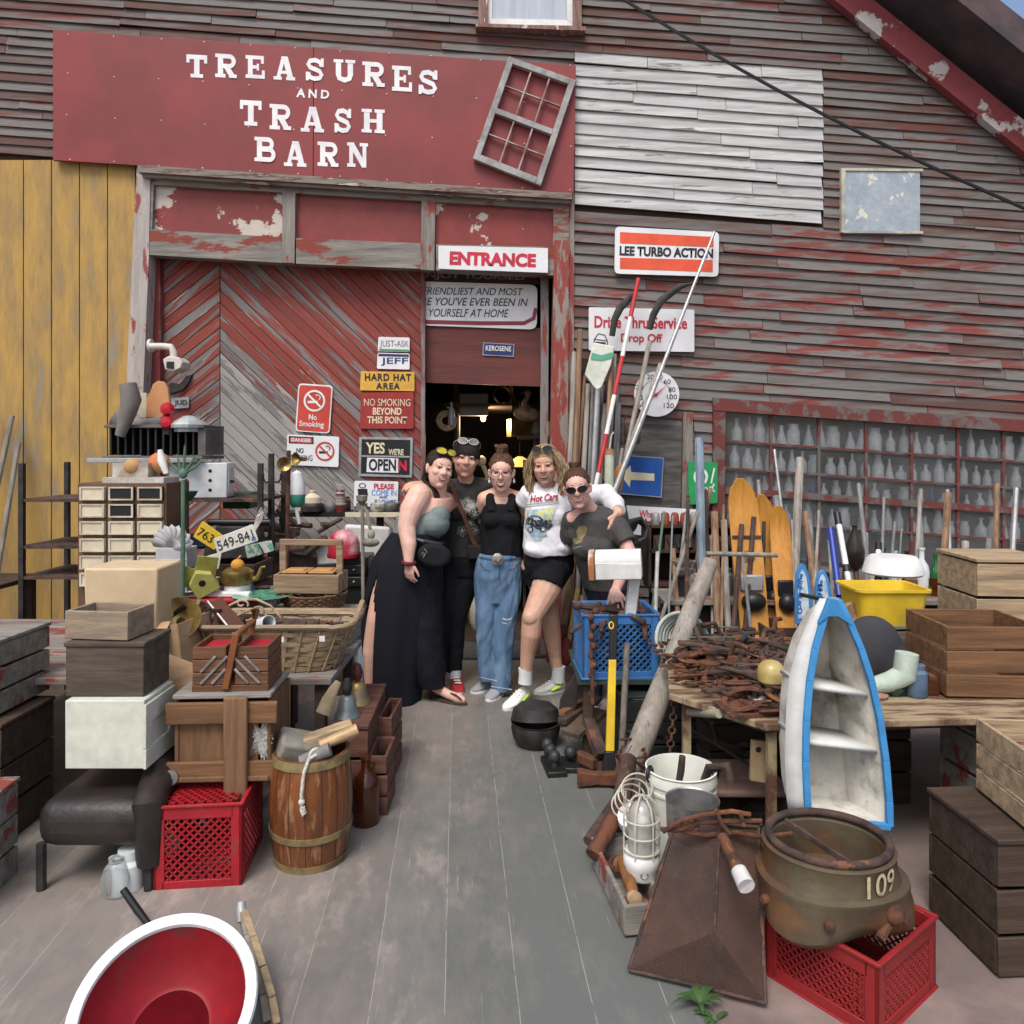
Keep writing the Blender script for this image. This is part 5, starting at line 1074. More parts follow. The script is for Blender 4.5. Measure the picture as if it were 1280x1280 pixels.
# --- bowl and sled at the front
BRED = W('red_enamel', (.24, .008, .014), (.17, .006, .01), 3, rough=.5, bump=.08, c3=(.05, .035, .035), s3=5, lo3=.54, hi3=.72); BWHT = W('white_enamel', (.72, .73, .73), (.62, .63, .63), 3, rough=.3, bump=.03, c3=(.08, .06, .05), s3=16, lo3=.72, hi3=.74)
TB_ = T = thing('enamel_basin', 'big white enamel basin with dark red inside lying tilted on the deck', 'basin', (kx(207, 2.05), 2.06, .10), (30, 8, 0))
m = MB(); m.lathe([(0, -.085), (.08, -.085), (.13, -.075), (.19, .0), (.218, .075), (.222, .088)], n=56, cap=False); m.build('outside', BWHT, T)
m = MB(); m.lathe([(.0, -.066), (.10, -.066), (.112, -.058), (.178, .004), (.205, .074)], n=56, cap=False); m.build('inside', BRED, T)
m = MB(); m.lathe([(.204, .072), (.206, .083), (.219, .09), (.234, .088), (.238, .078), (.224, .073)], n=56, cap=False); m.build('rim', BWHT, T)
T = thing('wooden_sled_runner', 'bent wooden runner with a metal tip leaning beside the basin', 'runner', G(335, 1290))
for dx, nm in ((0, 0), (.022, 1)):
    m = MB(); pts = [P(x, y, Y) + V((dx * q, -.01 * nm, 0)) for x, y, Y, q in ((303, 1140, 2.4, .4), (309, 1172, 2.33, 1), (318, 1208, 2.26, 1.2), (328, 1245, 2.21, 1.3), (333, 1278, 2.17, 1.4))]
    for a, b in zip(pts, pts[1:]): m.beam(a, b, .022, .034)
    m.build('rail', PALEW if nm else GREYW, T, w=True, bev=.003)
m = MB(); m.tube([P(301, 1128, 2.41), P(303, 1152, 2.38)], [.014, .017], 12); m.build('metal_tip', GALV, T, w=True)
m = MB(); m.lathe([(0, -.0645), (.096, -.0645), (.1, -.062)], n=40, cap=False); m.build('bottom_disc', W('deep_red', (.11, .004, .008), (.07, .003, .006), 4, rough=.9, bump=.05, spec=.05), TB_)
m = MB(); m.tube([V((kx(150, 2.6), 2.62, .13)), V((kx(172, 2.6), 2.6, .07)), V((kx(196, 2.62), 2.58, .022))], [.012, .013, .010], 10); m.ell((kx(196, 2.62), 2.58, .022), .015); solo(m, 'pump_handle', BLACKP, 'black rod with a rounded tip lying near the red crate', 'rod')
m = MB(); m.lathe([(.04, 0), (.06, .03), (.065, .08), (.05, .12), (.03, .14), (.032, .16)], (kx(136, 2.75), 2.8, .0), 24, None, (.8, .8, .9)); solo(m, 'glass_float', W('thin_glass', (.9, .94, .94), (.85, .9, .9), 3, rough=.06, trans=.9, bump=0, var=0), 'clear glass globe jar at the left edge near the red crate', 'jar')
# --- red crate, wood crate, sewing box tower
milk_crate('milk_crate', 'red plastic milk crate on the deck under the wooden crate', REDP, (kx(262, 3.0), 3.02, .0), (0, 0, 6), .32, .36, .315, True)
m = MB(); m.prism([(-.03, -.05), (.018, -.038), (.034, 0), (.018, .038), (-.03, .05)], .006, mx((kx(214, 2.835), 2.838, .175))); o = solo(m, 'crate_label_plate', BLACKP, 'black five-sided plate fixed on the red milk crate front', 'plate')
T = thing('wooden_crate', 'rough brown wooden crate with a wide upright slat on the red crate', 'crate', (kx(288, 3.1), 3.14, .325), (0, 0, 3)); m = MB(); w, d, h = .42, .34, .33
m.box((0, .0, .03), (w - .05, d, .02)); m.box((0, d / 2 - .02, h / 2), (w - .03, .016, h)); m.box((-w / 2 + .03, 0, h / 2), (.016, d - .06, h)); m.box((w / 2 - .03, 0, h / 2), (.016, d - .06, h)); m.box((-.02, -d / 2 + .045, h / 2), (w - .11, .014, h - .02)); m.build('walls', BROWNWZ, T, bev=.004)
for z, hh in ((.055, .08), (.285, .085)): m = MB(); m.box((0, -d / 2 + .02, z), (w + .01, .022, hh)); m.build('rail', BROWNW, T, bev=.005)
m = MB(); m.box((.06, -d / 2 - .004, h / 2 - .01), (.09, .022, h + .07)); m.build('slat', W('slat_brown', (.24, .13, .065), (.12, .06, .03), 3, st=(9, 9, .7), lo=.35, hi=.7, bump=.4, c3=(.03, .02, .015), s3=4, lo3=.66, hi3=.72, st3=(5, 5, 1)), T, bev=.006)
m = MB()
for k in range(60): m.tube([V((.15 + random.gauss(0, .016), -d / 2 + .035 + random.uniform(0, .004), .17 + random.gauss(0, .035))) for q in range(4)], .003, 4)
m.build('packing_straw', W('pale_straw', (.5, .5, .46), (.3, .3, .27), 30), T)
m = MB(); m.box((0, 0, h + .02), (w - .04, d - .03, .018)); m.build('top_boards', OLDW, T, bev=.004)
T = thing('sewing_box', 'open cantilever wooden sewing box lined in red with silver struts', 'sewing box', (kx(295, 3.1), 3.13, .682), (0, 0, 3)); T.scale = (.87, .9, .78); w, d = .345, .24
for sx in (-1, 1):
    m = MB(); bw = w / 2 - .018
    for k in range(3):
        z = .035 + k * .066 + .033; t = .012; c = sx * (bw / 2 + .018)
        for yy in (-d / 2 + t / 2, d / 2 - t / 2): m.box((c, yy, z), (bw - .004, t, .062))
        for xx in (-1, 1): m.box((c + xx * (bw / 2 - t / 2 - .002), 0, z), (t, d - 2 * t, .062))
        if k < 2: m.box((c, 0, z + .02), (bw - .03, d - .03, .01))
    m.build('tray', wood('sewing_brown', (.17, .075, .035), 0, rough=.5), T, bev=.003)
    m = MB(); m.box((sx * (bw / 2 + .018), 0, .2), (bw - .03, d - .026, .004)); m.build('lining', W('red_lining', (.4, .012, .03), (.3, .01, .02), 20, bump=.5), T)
    for (a, b, c_, e) in ((.055, .105, .11, .18), (.055, .045, .13, .18), (.105, .045, .15, .115)):
        m = MB(); x0, z0, x1, z1 = (.175 - a, b + .005, .175 - c_, e + .005) if False else (.155 - a + .02, b, .155 - c_ + .02, e)
        m.beam((sx * (.033 + .14 * (c_ > .12) * 0 + (.155 - a)), -d / 2 - .006, b), (sx * (.033 + .155 - a - (e - b) * .9), -d / 2 - .006, e + .004), .004, .013); m.build('strut', STEEL, T, bev=.002)
m = MB(); m.box((0, 0, .018), (w, d + .004, .034)); m.build('base', wood('sewing_brown', (.17, .075, .035), 0), T, bev=.003)
m = MB(); m.beam((-.018, -d / 2 - .012, .02), (.03, -d / 2 - .012, .30), .03, .016); m.beam((-.018, d / 2 + .012, .02), (.03, d / 2 + .012, .30), .03, .016); m.tube([(.03, -d / 2 - .012, .295), (.03, d / 2 + .012, .295)], .014, 10); m.build('handle', W('handle_brown', (.2, .07, .025), (.15, .05, .02), 6, rough=.4, bump=.1), T, bev=.003)
# --- woven basket with contents
T = thing('woven_basket', 'large rectangular grey splint basket full of hardware on the table', 'basket', (kx(350, 3.65), 3.66, .62), (0, 0, 0)); w, d, h = .72, .36, .212
def rrect(w, d, r, n=8):
    out = []
    for cx, cy, a0 in ((w / 2 - r, d / 2 - r, 0), (-w / 2 + r, d / 2 - r, 90), (-w / 2 + r, -d / 2 + r, 180), (w / 2 - r, -d / 2 + r, 270)):
        for i in range(n + 1): a = R(a0 + 90 * i / n); out.append((cx + r * math.cos(a), cy + r * math.sin(a)))
    return out
SPL = W('splint_weave', (.36, .27, .17), (.24, .17, .1), 5, st=(1, 1, 6), c3=(.2, .13, .08), s3=6, isl=.4, bump=.3, rough=.8)
def resample(poly, n):
    P_ = [V((*p, 0)) for p in poly]; L_ = [0]
    for i in range(len(P_)): L_.append(L_[-1] + (P_[(i + 1) % len(P_)] - P_[i]).length)
    out = []
    for k in range(n):
        s_ = L_[-1] * k / n; i = max(j for j in range(len(P_)) if L_[j] <= s_); t = (s_ - L_[i]) / max(1e-9, L_[i + 1] - L_[i]); p = P_[i].lerp(P_[(i + 1) % len(P_)], t); out.append((p.x, p.y))
    return out
def weave(T, w0, d0, w1, d1, h, rows, stakes, mat, r=.1):
    m = MB(); n = stakes * 2
    for k in range(rows):
        t0 = k / rows; t1 = (k + .93) / rows; vs = []
        for z, t in ((h * t0, t0), (h * t1, t1)):
            pl = resample(rrect(w0 + (w1 - w0) * t, d0 + (d1 - d0) * t, r), n)
            c = []
            for i, (x, y) in enumerate(pl):
                L_ = math.hypot(x, y); o = .006 * (1 if ((i // 2 + k) % 2) else -1) * (1 if i % 2 == 0 else .55); jit = random.gauss(0, .0012)
                c.append(V((x + x / L_ * (o + jit), y + y / L_ * (o + jit), z + random.gauss(0, .0015))))
            vs.append(c)
        back = [[V((p.x * .985, p.y * .975, p.z)) for p in c] for c in vs]
        m.loft([vs[0], vs[1], back[1], back[0], vs[0]], cap=False)
    m.build('weave', mat, T)
    m = MB(); a = resample(rrect(w0, d0, r), n); b = resample(rrect(w1, d1, r), n)
    for i in range(0, n, 2): m.beam((a[i][0], a[i][1], 0), (b[i][0], b[i][1], h), .022, .007)
    m.build('stakes', mat, T)
    m = MB(); m.add([V((x * .98, y * .98, .006)) for x, y in a], [tuple(range(n))]); m.build('bottom', mat, T)
weave(T, .56, .30, w, d, h, 9, 24, SPL)
for dz, o_ in ((0, .01), (-.012, -.006)):
    m = MB(); pl = rrect(w + o_ * 2, d + o_ * 2, .1); m.tube([(x, y, h + dz + random.gauss(0, .002)) for x, y in pl], .012, 6, closed=True); m.build('rim', SPL, T)
for sx in (-1, 1):
    m = MB(); m.tube([(sx * (w / 2), -.09, h - .03), (sx * (w / 2 + .03), -.07, h + .05), (sx * (w / 2 + .035), 0, h + .085), (sx * (w / 2 + .03), .07, h + .05), (sx * (w / 2), .09, h - .03)], .012, 8, flat=.6); m.build('handle', SPL, T)
bx, by, bz = kx(350, 3.65), 3.66, .62
T = thing('brown_plank', 'dark brown plank with a white edge sticking out of the basket', 'plank', (bx - .22, by, bz + .2)); m = MB(); a = P(268, 752, 3.7); b = P(302, 792, 3.5); m.beam(a, b, .075, .02, up=(.3, -.6, .8)); m.build('board', paint('plank_brown', (.09, .035, .02)), T, w=True, bev=.003); m = MB(); m.beam(a + V((-.025, -.02, .0)), b + V((-.03, -.02, -.0)), .006, .02, up=(.3, -.6, .8)); m.build('edge_strip', WHITE, T, w=True)
m = MB()
for k in range(8):
    c = P(258 + k * 5.2, 765 + k * 3.2, 3.62); m.tube([c + V((.02 * math.cos(a), -.008 * math.sin(a), .032 * math.sin(a))) for a in [i * .5 for i in range(13)]], .0045, 6)
solo(m, 'coil_spring', RUST2, 'rusty flat springs heaped at the left end of the basket', 'springs')
T = thing('wrought_iron_scroll', 'pale scrolled wrought iron bracket lying in the basket', 'bracket', P(330, 790, 3.7)); m = MB()
def px(ls, Y): return [P(x, y, Y) for x, y in ls]
for l in ([(285, 758), (300, 750), (320, 749), (338, 757), (350, 771), (353, 780)], [(290, 772), (312, 763), (330, 767), (346, 782)], [(300, 779), (320, 772), (338, 776)]): m.tube(px(l, 3.72), .006, 6)
m.build('arches', W('pale_iron', (.5, .4, .26), (.3, .2, .12), 10), T, w=True)
for cx, cy in ((302, 755), (322, 763)):
    m = MB(); m.tube([P(cx + (1.5 + a * 1.05) * math.cos(a), cy + (1.2 + a * .7) * math.sin(a), 3.715) for a in [i * .45 for i in range(16)]], .005, 6); m.build('scroll', MC['pale_iron'], T, w=True)
m = MB(); c = P(324, 782, 3.6); m.lathe([(.0, 0), (.034, .0), (.036, .085), (.033, .085), (.031, .01)], c, 20, (70, 30, 40), cap=False); solo(m, 'tin_cup', W('white_tin', (.62, .65, .66), (.5, .54, .56), 6, rough=.35, bump=.03), 'white tin cup lying in the woven basket', 'cup')
m = MB()
for k in range(26): m.tube([V((bx + random.uniform(-.28, .3), by + random.uniform(-.12, .12), bz + .16 + random.uniform(0, .04))) for q in range(2)], random.uniform(.006, .014), 6)
m.box((bx, by, bz + .13), (.6, .27, .02)); solo(m, 'scrap_hardware', RUST2, 'dark scrap hardware filling the woven basket', 'scrap')
for i, (x, y) in enumerate(((322, 797), (348, 796), (399, 795))): m = MB(); wq(m, [(x, y), (x + 7, y), (x + 7, y + 7), (x, y + 7)], 3.452, .002); solo(m, 'price_tag', WHITE, 'small white price tag on the basket rim, %s' % ('leftmost', 'in the middle', 'rightmost')[i], 'tag', group='price tags on the basket')
# --- caddy, wicker tray, box
wood_box('dovetail_box', 'plain grey dovetailed box under the wicker tray', (kx(386, 4.0), 4.1, .618), (0, 0, -2), .45, .26, .15, OLDW, lid=True)
T = thing('wicker_tray', 'round brown wicker tray basket under the wooden caddy', 'basket', (kx(390, 4.05), 4.1, .79)); WK = W('dark_wicker', (.2, .11, .05), (.1, .05, .025), 10, isl=.5, bump=.5)
m = MB()
for k in range(7):
    n = 44; m.tube([((.145 + .004 * k + .004 * (1 if (i + k) % 2 else -1)) * math.cos(2 * math.pi * i / n), (.145 + .004 * k + .004 * (1 if (i + k) % 2 else -1)) * math.sin(2 * math.pi * i / n), .01 + k * .0125) for i in range(n)], .0062, 5, closed=True)
m.build('weave', WK, T); m = MB(); m.lathe([(0, 0), (.165, 0), (.165, .008), (0, .008)], n=40); m.build('base', PALEW, T)
T = wood_box('wooden_caddy', 'rustic wooden tote with a tall square handle and two honey coloured trays', (kx(383, 4.0), 4.1, .885), (0, 0, -3), .35, .19, .1, W('tote_wood', (.3, .21, .13), (.18, .12, .07), 3, st=(.7, 9, 9), bump=.3), cat='tote')
m = MB()
for sx in (-1, 1): m.box((sx * .155, 0, .13), (.035, .022, .26))
m.box((0, 0, .26), (.345, .024, .034)); m.build('handle', MC['tote_wood'], T, bev=.004)
for sx in (-1, 1): m = MB(); m.box((sx * .072, 0, .108), (.135, .15, .012)); m.box((sx * .072, -.02, .118), (.1, .09, .008)); m.build('tray', wood('honey_tray', (.52, .27, .09), 0, dark=.7, rough=.5), T, bev=.004)
# --- back table things
wood_box('support_crate', 'grey slatted crate under the red tray', (kx(255, 4.2), 4.3, .618), (0, 0, 2), .62, .42, .2, OLDW, slats=2, lid=True, cat='crate')
T = thing('red_tray', 'red tray with a white long bar lying across the table', 'tray', (kx(268, 4.0), 4.05, .845)); m = MB(); m.box((0, 0, .01), (.56, .2, .02)); m.build('tray', REDP, T, bev=.004); m = MB(); m.box((-.02, -.02, .034), (.4, .05, .026)); m.build('bar', WHITE, T, bev=.006)
T = thing('brass_kettle', 'tarnished brass kettle with a curved spout', 'kettle', (kx(291, 4.05), 4.12, .868)); m = MB(); m.lathe([(.0, 0), (.07, 0), (.072, .045), (.066, .05)], n=28); m.build('white_base', BWHT, T)
m = MB(); m.lathe([(.05, .05), (.082, .055), (.088, .08), (.086, .115), (.06, .135), (.03, .14), (0, .142)], n=32); b_ = m.build('body', BRASS, T); m = MB(); m.tube([(.075, 0, .075), (.105, 0, .08), (.118, 0, .105), (.13, 0, .14), (.15, 0, .142)], [.016, .014, .012, .009, .008], 10); m.build('spout', BRASS, T)
m = MB(); m.ell((kx(297, 3.98), 3.98, .0), (.036, .03, .033)); m.v = [(x, y, z + 1.04) for x, y, z in m.v]
m.tube([(kx(297, 3.98), 3.98, 1.07), (kx(301, 3.98), 3.98, 1.09)], .006, 6); solo(m, 'gourd', W('gourd_orange', (.6, .3, .05), (.5, .22, .03), 6), 'small orange gourd resting on the kettle below the white plate', 'gourd')
T = thing('birdhouse', 'yellow green birdhouse lying tilted beside the green pole', 'birdhouse', (kx(257, 3.98), 4.02, .9), (12, -28, 18)); BH = W('birdhouse_yellow', (.42, .4, .1), (.34, .33, .08), 6)
m = MB(); m.prism([(-.06, 0), (.06, 0), (.06, .09), (0, .135), (-.06, .09)], .11, mx((0, -.055, 0))); m.build('body', BH, T, bev=.002)
for sx in (-1, 1): m = MB(); m.beam((sx * .003, 0, .142), (sx * .085, 0, .078), .14, .012, up=(0, 1, 0)); m.build('roof', W('birdhouse_olive', (.24, .23, .04), (.2, .18, .03), 6), T, bev=.002)
m = MB(); m.lathe([(0, 0), (.017, 0), (0, .001)], (0, -.0565, .07), 20, (90, 0, 0)); m.build('hole', BLACK, T)
m = MB(); m.lathe([(0, 0), (.09, .004), (.15, .018), (.155, .022), (.09, .012), (0, .01)], n=32); solo(m, 'green_dish', W('green_dish_glass', (.05, .22, .13), (.15, .35, .25), 20, rough=.15, bump=.2), 'shallow green glass dish in front of the tote', 'dish', (kx(325, 3.95), 4.0, .86))
# plates
def plate(name, label, c, Y, mat, txt, tc, th_, tw, slope, tmat=TXB, tw_h=14):
    T = thing(name, label, 'licence plate', P(sum(p[0] for p in c) / 4, max(p[1] for p in c), Y)); m = MB(); wq(m, rq(c, 2), Y, .006); m.build('plate', mat, T, w=True, bev=.002)
    ce = V((sum(p[0] for p in c) / 4, sum(p[1] for p in c) / 4))
    text(T, txt, tc[0], tc[1], tw, th_, Y - .003, tmat, slope, .0, .0); return T
PLW = W('plate_cream', (.62, .62, .55), (.5, .5, .45), 6, bump=.05)
plate('licence_plate', 'yellow licence plate with black 763 propped on the heap', [(253, 651), (281, 671), (268, 688), (241, 671)], 4.22, YELP, '763', (257, 669), 11, 21, .62)
e = plate('licence_plate', 'cream licence plate reading 549-841 propped on the heap', [(266, 674), (316, 655), (323, 676), (272, 693)], 4.15, PLW, '549-841', (294, 675), 12, 47, -.36)
m = MB(); flat(m, [(314, 672), (319, 670.5), (320, 675), (315, 676)], 4.147); m.build('sticker', paint('sticker_blue', (.1, .2, .5)), e, w=True)
plate('licence_plate', 'small pale plate reading 8 below the yellow plate', [(258, 695), (277, 690), (273, 712), (255, 706)], 4.05, PLW, '8', (267, 702), 10, 6, .2)
e = thing('licence_plate', 'speckled green and white plate right of the gourd', 'licence plate', P(325, 695, 4.25)); m = MB(); wq(m, rq([(306, 682), (339, 675), (343, 688), (309, 698)], 2), 4.25, .006); m.build('plate', W('plate_green_white', (.5, .52, .46), (.12, .3, .22), 26, lo=.5, hi=.55), e, w=True); m = MB(); flat(m, [(322, 680), (324, 680), (331, 692), (329, 692)], 4.248); m.build('bar_mark', TXB, e, w=True)
wood_box('stacked_crate', 'dark slatted crate under the plates and typewriter', (kx(270, 4.4), 4.5, .618), (0, 0, -2), .5, .3, .38, DARKW, slats=3, cat='crate')
T = thing('typewriter', 'black old typewriter behind the licence plates', 'typewriter', (kx(291, 4.5), 4.55, 1.005)); m = MB(); m.box((0, 0, .05), (.3, .26, .1), t=.9); m.box((0, .06, .14), (.28, .12, .08), t=.9); m.build('body', IRON, T, bev=.01); m = MB(); m.tube([(-.19, .05, .2), (.19, .05, .2)], .02, 12); m.build('platen', BLACKP, T)
m = MB()
for r_ in range(3):
    for k in range(9): m.lathe([(0, 0), (.01, 0), (.01, .006), (0, .007)], (-.11 + k * .028 + r_ * .008, -.1 + r_ * .035, .105 + r_ * .01), 8)
m.build('keys', GALV, T)
for k in range(4): m = MB(); m.tube(px([(314 - k * 2, 678 - k), (318, 664 - k * 2), (327 - k * 2, 650 - k), (330 - k, 640 - k * 2), (322, 646 - k)], 4.42 + .02 * k), .0055, 6); solo(m, 'coat_hook', W('hook_white', (.6, .58, .55), (.4, .36, .33), 20), 'bent white wire hook standing behind the plates, number %s from the front' % ('one', 'two', 'three', 'four')[k], 'hook', group='white wire hooks')
# rack top
m = MB(); m.box((0, 0, .11), (.34, .24, .22)); T = thing('tin_box', 'white tin cabinet with round vent holes on the iron rack', 'box', (kx(241, 4.7), 4.85, 1.342), (0, 0, 10)); m.build('body', W('white_tin_box', (.6, .62, .62), (.5, .52, .52), 4, c3=(.22, .12, .07), s3=7, lo3=.66, hi3=.7, bump=.05, rough=.4), T, bev=.006)
m = MB()
for i in (-1, 1):
    for j in range(3): m.lathe([(0, 0), (.011, 0), (0, .001)], (i * .07, -.1215, .05 + j * .06), 14, (90, 0, 0))
m.build('vent_holes', BLACK, T); m = MB(); m.box((.172, -.0, .11), (.012, .18, .17)); d_ = m.build('door', MC['white_tin_box'], T, bev=.003); m = MB(); m.box((.186, -.04, .1), (.02, .05, .016)); m.build('handle', RUST2, d_)
T = thing('fin_heater', 'black finned heater grille lying on a grey slab', 'heater', (kx(205, 4.75), 4.9, 1.585)); m = MB(); m.box((-.05, -.02, .01), (.62, .36, .02)); m.box((-.05, .12, .11), (.6, .04, .17)); m.box((-.05, -.01, .205), (.62, .34, .02)); m.box((.24, -.01, .11), (.05, .3, .17)); m.build('frame', W('heater_grey', (.12, .115, .11), (.07, .065, .06), 6), T, bev=.003)
m = MB()
for k in range(12): m.box((-.33 + k * .047, -.08, .11), (.012, .16, .17))
m.build('fins', BLACK, T); m = MB(); m.box((-.1, -.2, -.006), (.66, .1, .028)); m.build('slab', GALV, T, bev=.003)
T = thing('chair_back_board', 'orange rounded board with a cream side standing on the heater', 'board', P(197, 522, 4.85)); m = MB(); wq(m, [(182, 522), (183, 497), (187, 491), (191, 480), (197, 476), (204, 477), (209, 484), (211, 497), (213, 522)], 4.85, .03); m.build('board', W('board_orange', (.52, .27, .12), (.47, .22, .09), 3, bump=.05), T, w=True, bev=.004); m = MB(); wq(m, [(175, 491), (183, 491), (183, 522), (174, 522)], 4.855, .03); m.build('side_panel', CREAM, T, w=True)
T = thing('railway_reflector', 'pair of round red reflector lamps stacked on the heater', 'reflector', P(208, 538, 4.72))
for y in (511, 528): m = MB(); m.lathe([(0, .022), (.03, .016), (.04, .0), (.042, -.01), (.042, -.02), (0, -.02)], P(208, y, 4.72), 28, (90, 0, 0)); m.build('lens', W('red_lens', (.5, .01, .03), (.4, .01, .02), 30, rough=.15, bump=.3), T, w=True)
m = MB(); m.box(P(208, 531, 4.75), (.04, .02, .12)); m.build('bracket', RUST2, T, w=True)
m = MB(); m.tube(px([(150, 520), (163, 530), (180, 533), (198, 529), (206, 524)], 4.9), [.09, .075, .065, .06, .055], 18); m.tube(px([(150, 545), (160, 515), (164, 500), (160, 480)], 4.7), [.03, .05, .06, .05], 14); solo(m, 'curved_duct', W('duct_grey', (.22, .2, .18), (.17, .155, .14), 4, rough=.6), 'fat curved grey duct lying on top of the heater', 'duct')
m = MB(); m.lathe([(.0, .06), (.03, .055), (.1, .015), (.115, 0), (.112, -.02), (.085, -.022), (.085, -.045), (.0, -.045)], P(236, 531, 4.78), 8, (0, 0, 22)); solo(m, 'octagonal_lid', W('galvanised', (.45, .5, .5), (.32, .36, .37), 4, rough=.4, bump=.05, metal=.3), 'silver eight-sided lid beside the red reflectors', 'lid', sm=20)
T = thing('security_camera', 'white security camera on a curved bracket fixed to the door post', 'camera', P(190, 432, 5.78)); m = MB(); m.tube(px([(188, 433), (205, 433), (214, 434), (217, 440), (217, 446)], 5.72), .026, 12); m.lathe([(0, 0), (.05, 0), (.05, .02), (0, .02)], P(187, 432, 5.75), 16, (0, 90, 0)); m.build('bracket', paint('cam_cream', (.6, .57, .5)), T, w=True)
m = MB(); wq(m, [(203, 449), (210, 445), (222, 446), (228, 452), (226, 460), (216, 465), (206, 462)], 5.6, .16); m.build('housing', MC['cam_cream'], T, w=True, bev=.008); m = MB(); wq(m, [(208, 452), (217, 452), (217, 461), (208, 460)], 5.592, .01); m.build('lens_window', BLACKP, T, w=True)
e = sign('small_plate', 'small grey licence plate beside the black bird ornament', [(214, 498), (236, 496), (236, 510), (214, 511)], YDS, GALV, cat='licence plate', r=1); text(e, 'JUD', 226, 504, 16, 8, YDS - .003, TXB)
m = MB(); wq(m, [(206, 486), (214, 478), (224, 480), (232, 470), (240, 468), (236, 478), (228, 488), (214, 492)], YDS, .03); solo(m, 'bird_ornament', IRON, 'black iron bird ornament on the door above the heater', 'ornament', bev=.004)
# drawer cabinet
T = thing('drawer_cabinet', 'cream cabinet of many small drawers with brown frames', 'cabinet', (kx(150, 4.2), 4.4, .62)); Y0 = 4.2; m = MB(); X1 = kx(207, Y0); X0 = kx(96, Y0); m.box(((X0 + X1) / 2, Y0 + .16, (.62 + 1.46) / 2), (X1 - X0, .3, .84)); m.build('carcass', W('cab_brown', (.13, .07, .04), (.09, .05, .03), 4), T, w=True, bev=.003)
for c in range(3):
    for r_ in range(6):
        x0 = kx(208 - (c + 1) * 36, Y0); x1 = kx(205 - c * 36, Y0); z1 = 1.445 - r_ * .095
        m = MB(); m.box(((x0 + x1) / 2, Y0 + .0, z1 - .042), (x1 - x0 - .008, .02, .074)); d_ = m.build('drawer', BLACK if (r_ == 0 and c < 2) or (r_ == 1 and c == 1) else CREAM, T, w=True, bev=.003)
        m = MB(); c_ = ((x0 + x1) / 2, Y0 - .012, z1 - .042)
        for q in ((0, -.033, x1 - x0 - .01, .008), (0, .033, x1 - x0 - .01, .008)): m.box((c_[0], Y0 - .012, c_[2] + q[1]), (q[2], .008, q[3]))
        m.box((x0 + .01, Y0 - .0125, c_[2]), (.01, .008, .074)); m.box((x1 - .01, Y0 - .0125, c_[2]), (.01, .008, .074)); m.build('frame', W('drawer_frame', (.55, .5, .38), (.4, .34, .25), 6), d_, w=True)
m = MB(); m.box((kx(175, 4.3), 4.32, 1.475), (.34, .2, .03)); m.box((kx(165, 4.3), 4.34, 1.53), (.2, .12, .08)); solo(m, 'radio_part', W('part_white', (.5, .48, .44), (.3, .25, .2), 8), 'white appliance parts lying on the drawer cabinet', 'parts')
m = MB(); m.ell((kx(168, 4.32), 4.3, 1.55), (.05, .04, .045)); m.ell((kx(195, 4.32), 4.36, 1.57), (.06, .05, .06)); solo(m, 'toy_head', W('toy_orange', (.55, .16, .06), (.4, .25, .1), 7), 'orange and red toys on top of the drawer cabinet', 'toy')
T = thing('steamer_basket', 'open metal petal steamer on a grey ribbed box', 'steamer', (kx(216, 4.05), 4.1, .88)); m = MB(); m.box((0, 0, .12), (.165, .14, .24))
for k in range(3): m.box((0, -.071, .1 + k * .04), (.166, .006, .006))
m.build('ribbed_box', W('box_alu', (.42, .42, .43), (.33, .33, .34), 4, rough=.4, bump=.03), T, bev=.006)
for k in range(9):
    a = R(-70 + k * 17.5); m = MB(); d_ = V((math.sin(a), 0, math.cos(a))); c = V((0, -.02 - .006 * k, .235)); sd = V((math.cos(a), -.35, -math.sin(a))).normalized()
    pts = [c, c + d_ * .05 + sd * .022, c + d_ * .11 + sd * .03 + V((0, -.015, 0)), c + d_ * .135 + V((0, -.02, 0)), c + d_ * .11 - sd * .03 + V((0, -.015, 0)), c + d_ * .05 - sd * .022]; m.add(pts, [(0, 1, 2, 3, 4, 5)]); m.build('petal', MC['box_alu'], T, solid=.002)
T = thing('candelabra_pole', 'dark green iron pole with spreading arms on top', 'pole', (kx(228, 3.93), 3.93, .6)); m = MB(); m.tube([P(228, 745, 3.93), P(229, 650, 3.93), P(229, 600, 3.93)], [.013, .011, .011], 10); m.ell(P(229, 592, 3.93), (.022, .022, .028)); m.build('shaft', W('pole_green', (.09, .17, .11), (.06, .12, .08), 8), T, w=True)
for dx, dy in ((-18, -16), (-8, -24), (2, -36), (14, -22), (25, -18), (-14, -4)): m = MB(); m.tube(px([(229, 592), (229 + dx * .6, 592 + dy * .45), (229 + dx, 592 + dy)], 3.93), [.009, .007, .004], 6); m.build('arm', MC['pole_green'], T, w=True)
m = MB(); m.tube(px([(200, 562), (202, 575), (208, 592)], 4.0), [.012, .022, .014], 10); solo(m, 'white_horn', WHITE, 'white curved horn beside the green pole', 'horn')
m = MB(); m.lathe([(.03, 0), (.06, .02), (.085, .09), (.09, .11), (.084, .11), (.055, .03)], (kx(232, 4.05), 4.1, .88), 24, (40, 20, 0), cap=False); solo(m, 'green_bowl', W('sage_enamel', (.16, .27, .22), (.12, .22, .18), 6, rough=.4), 'sage green enamel bowl behind the birdhouse', 'bowl')
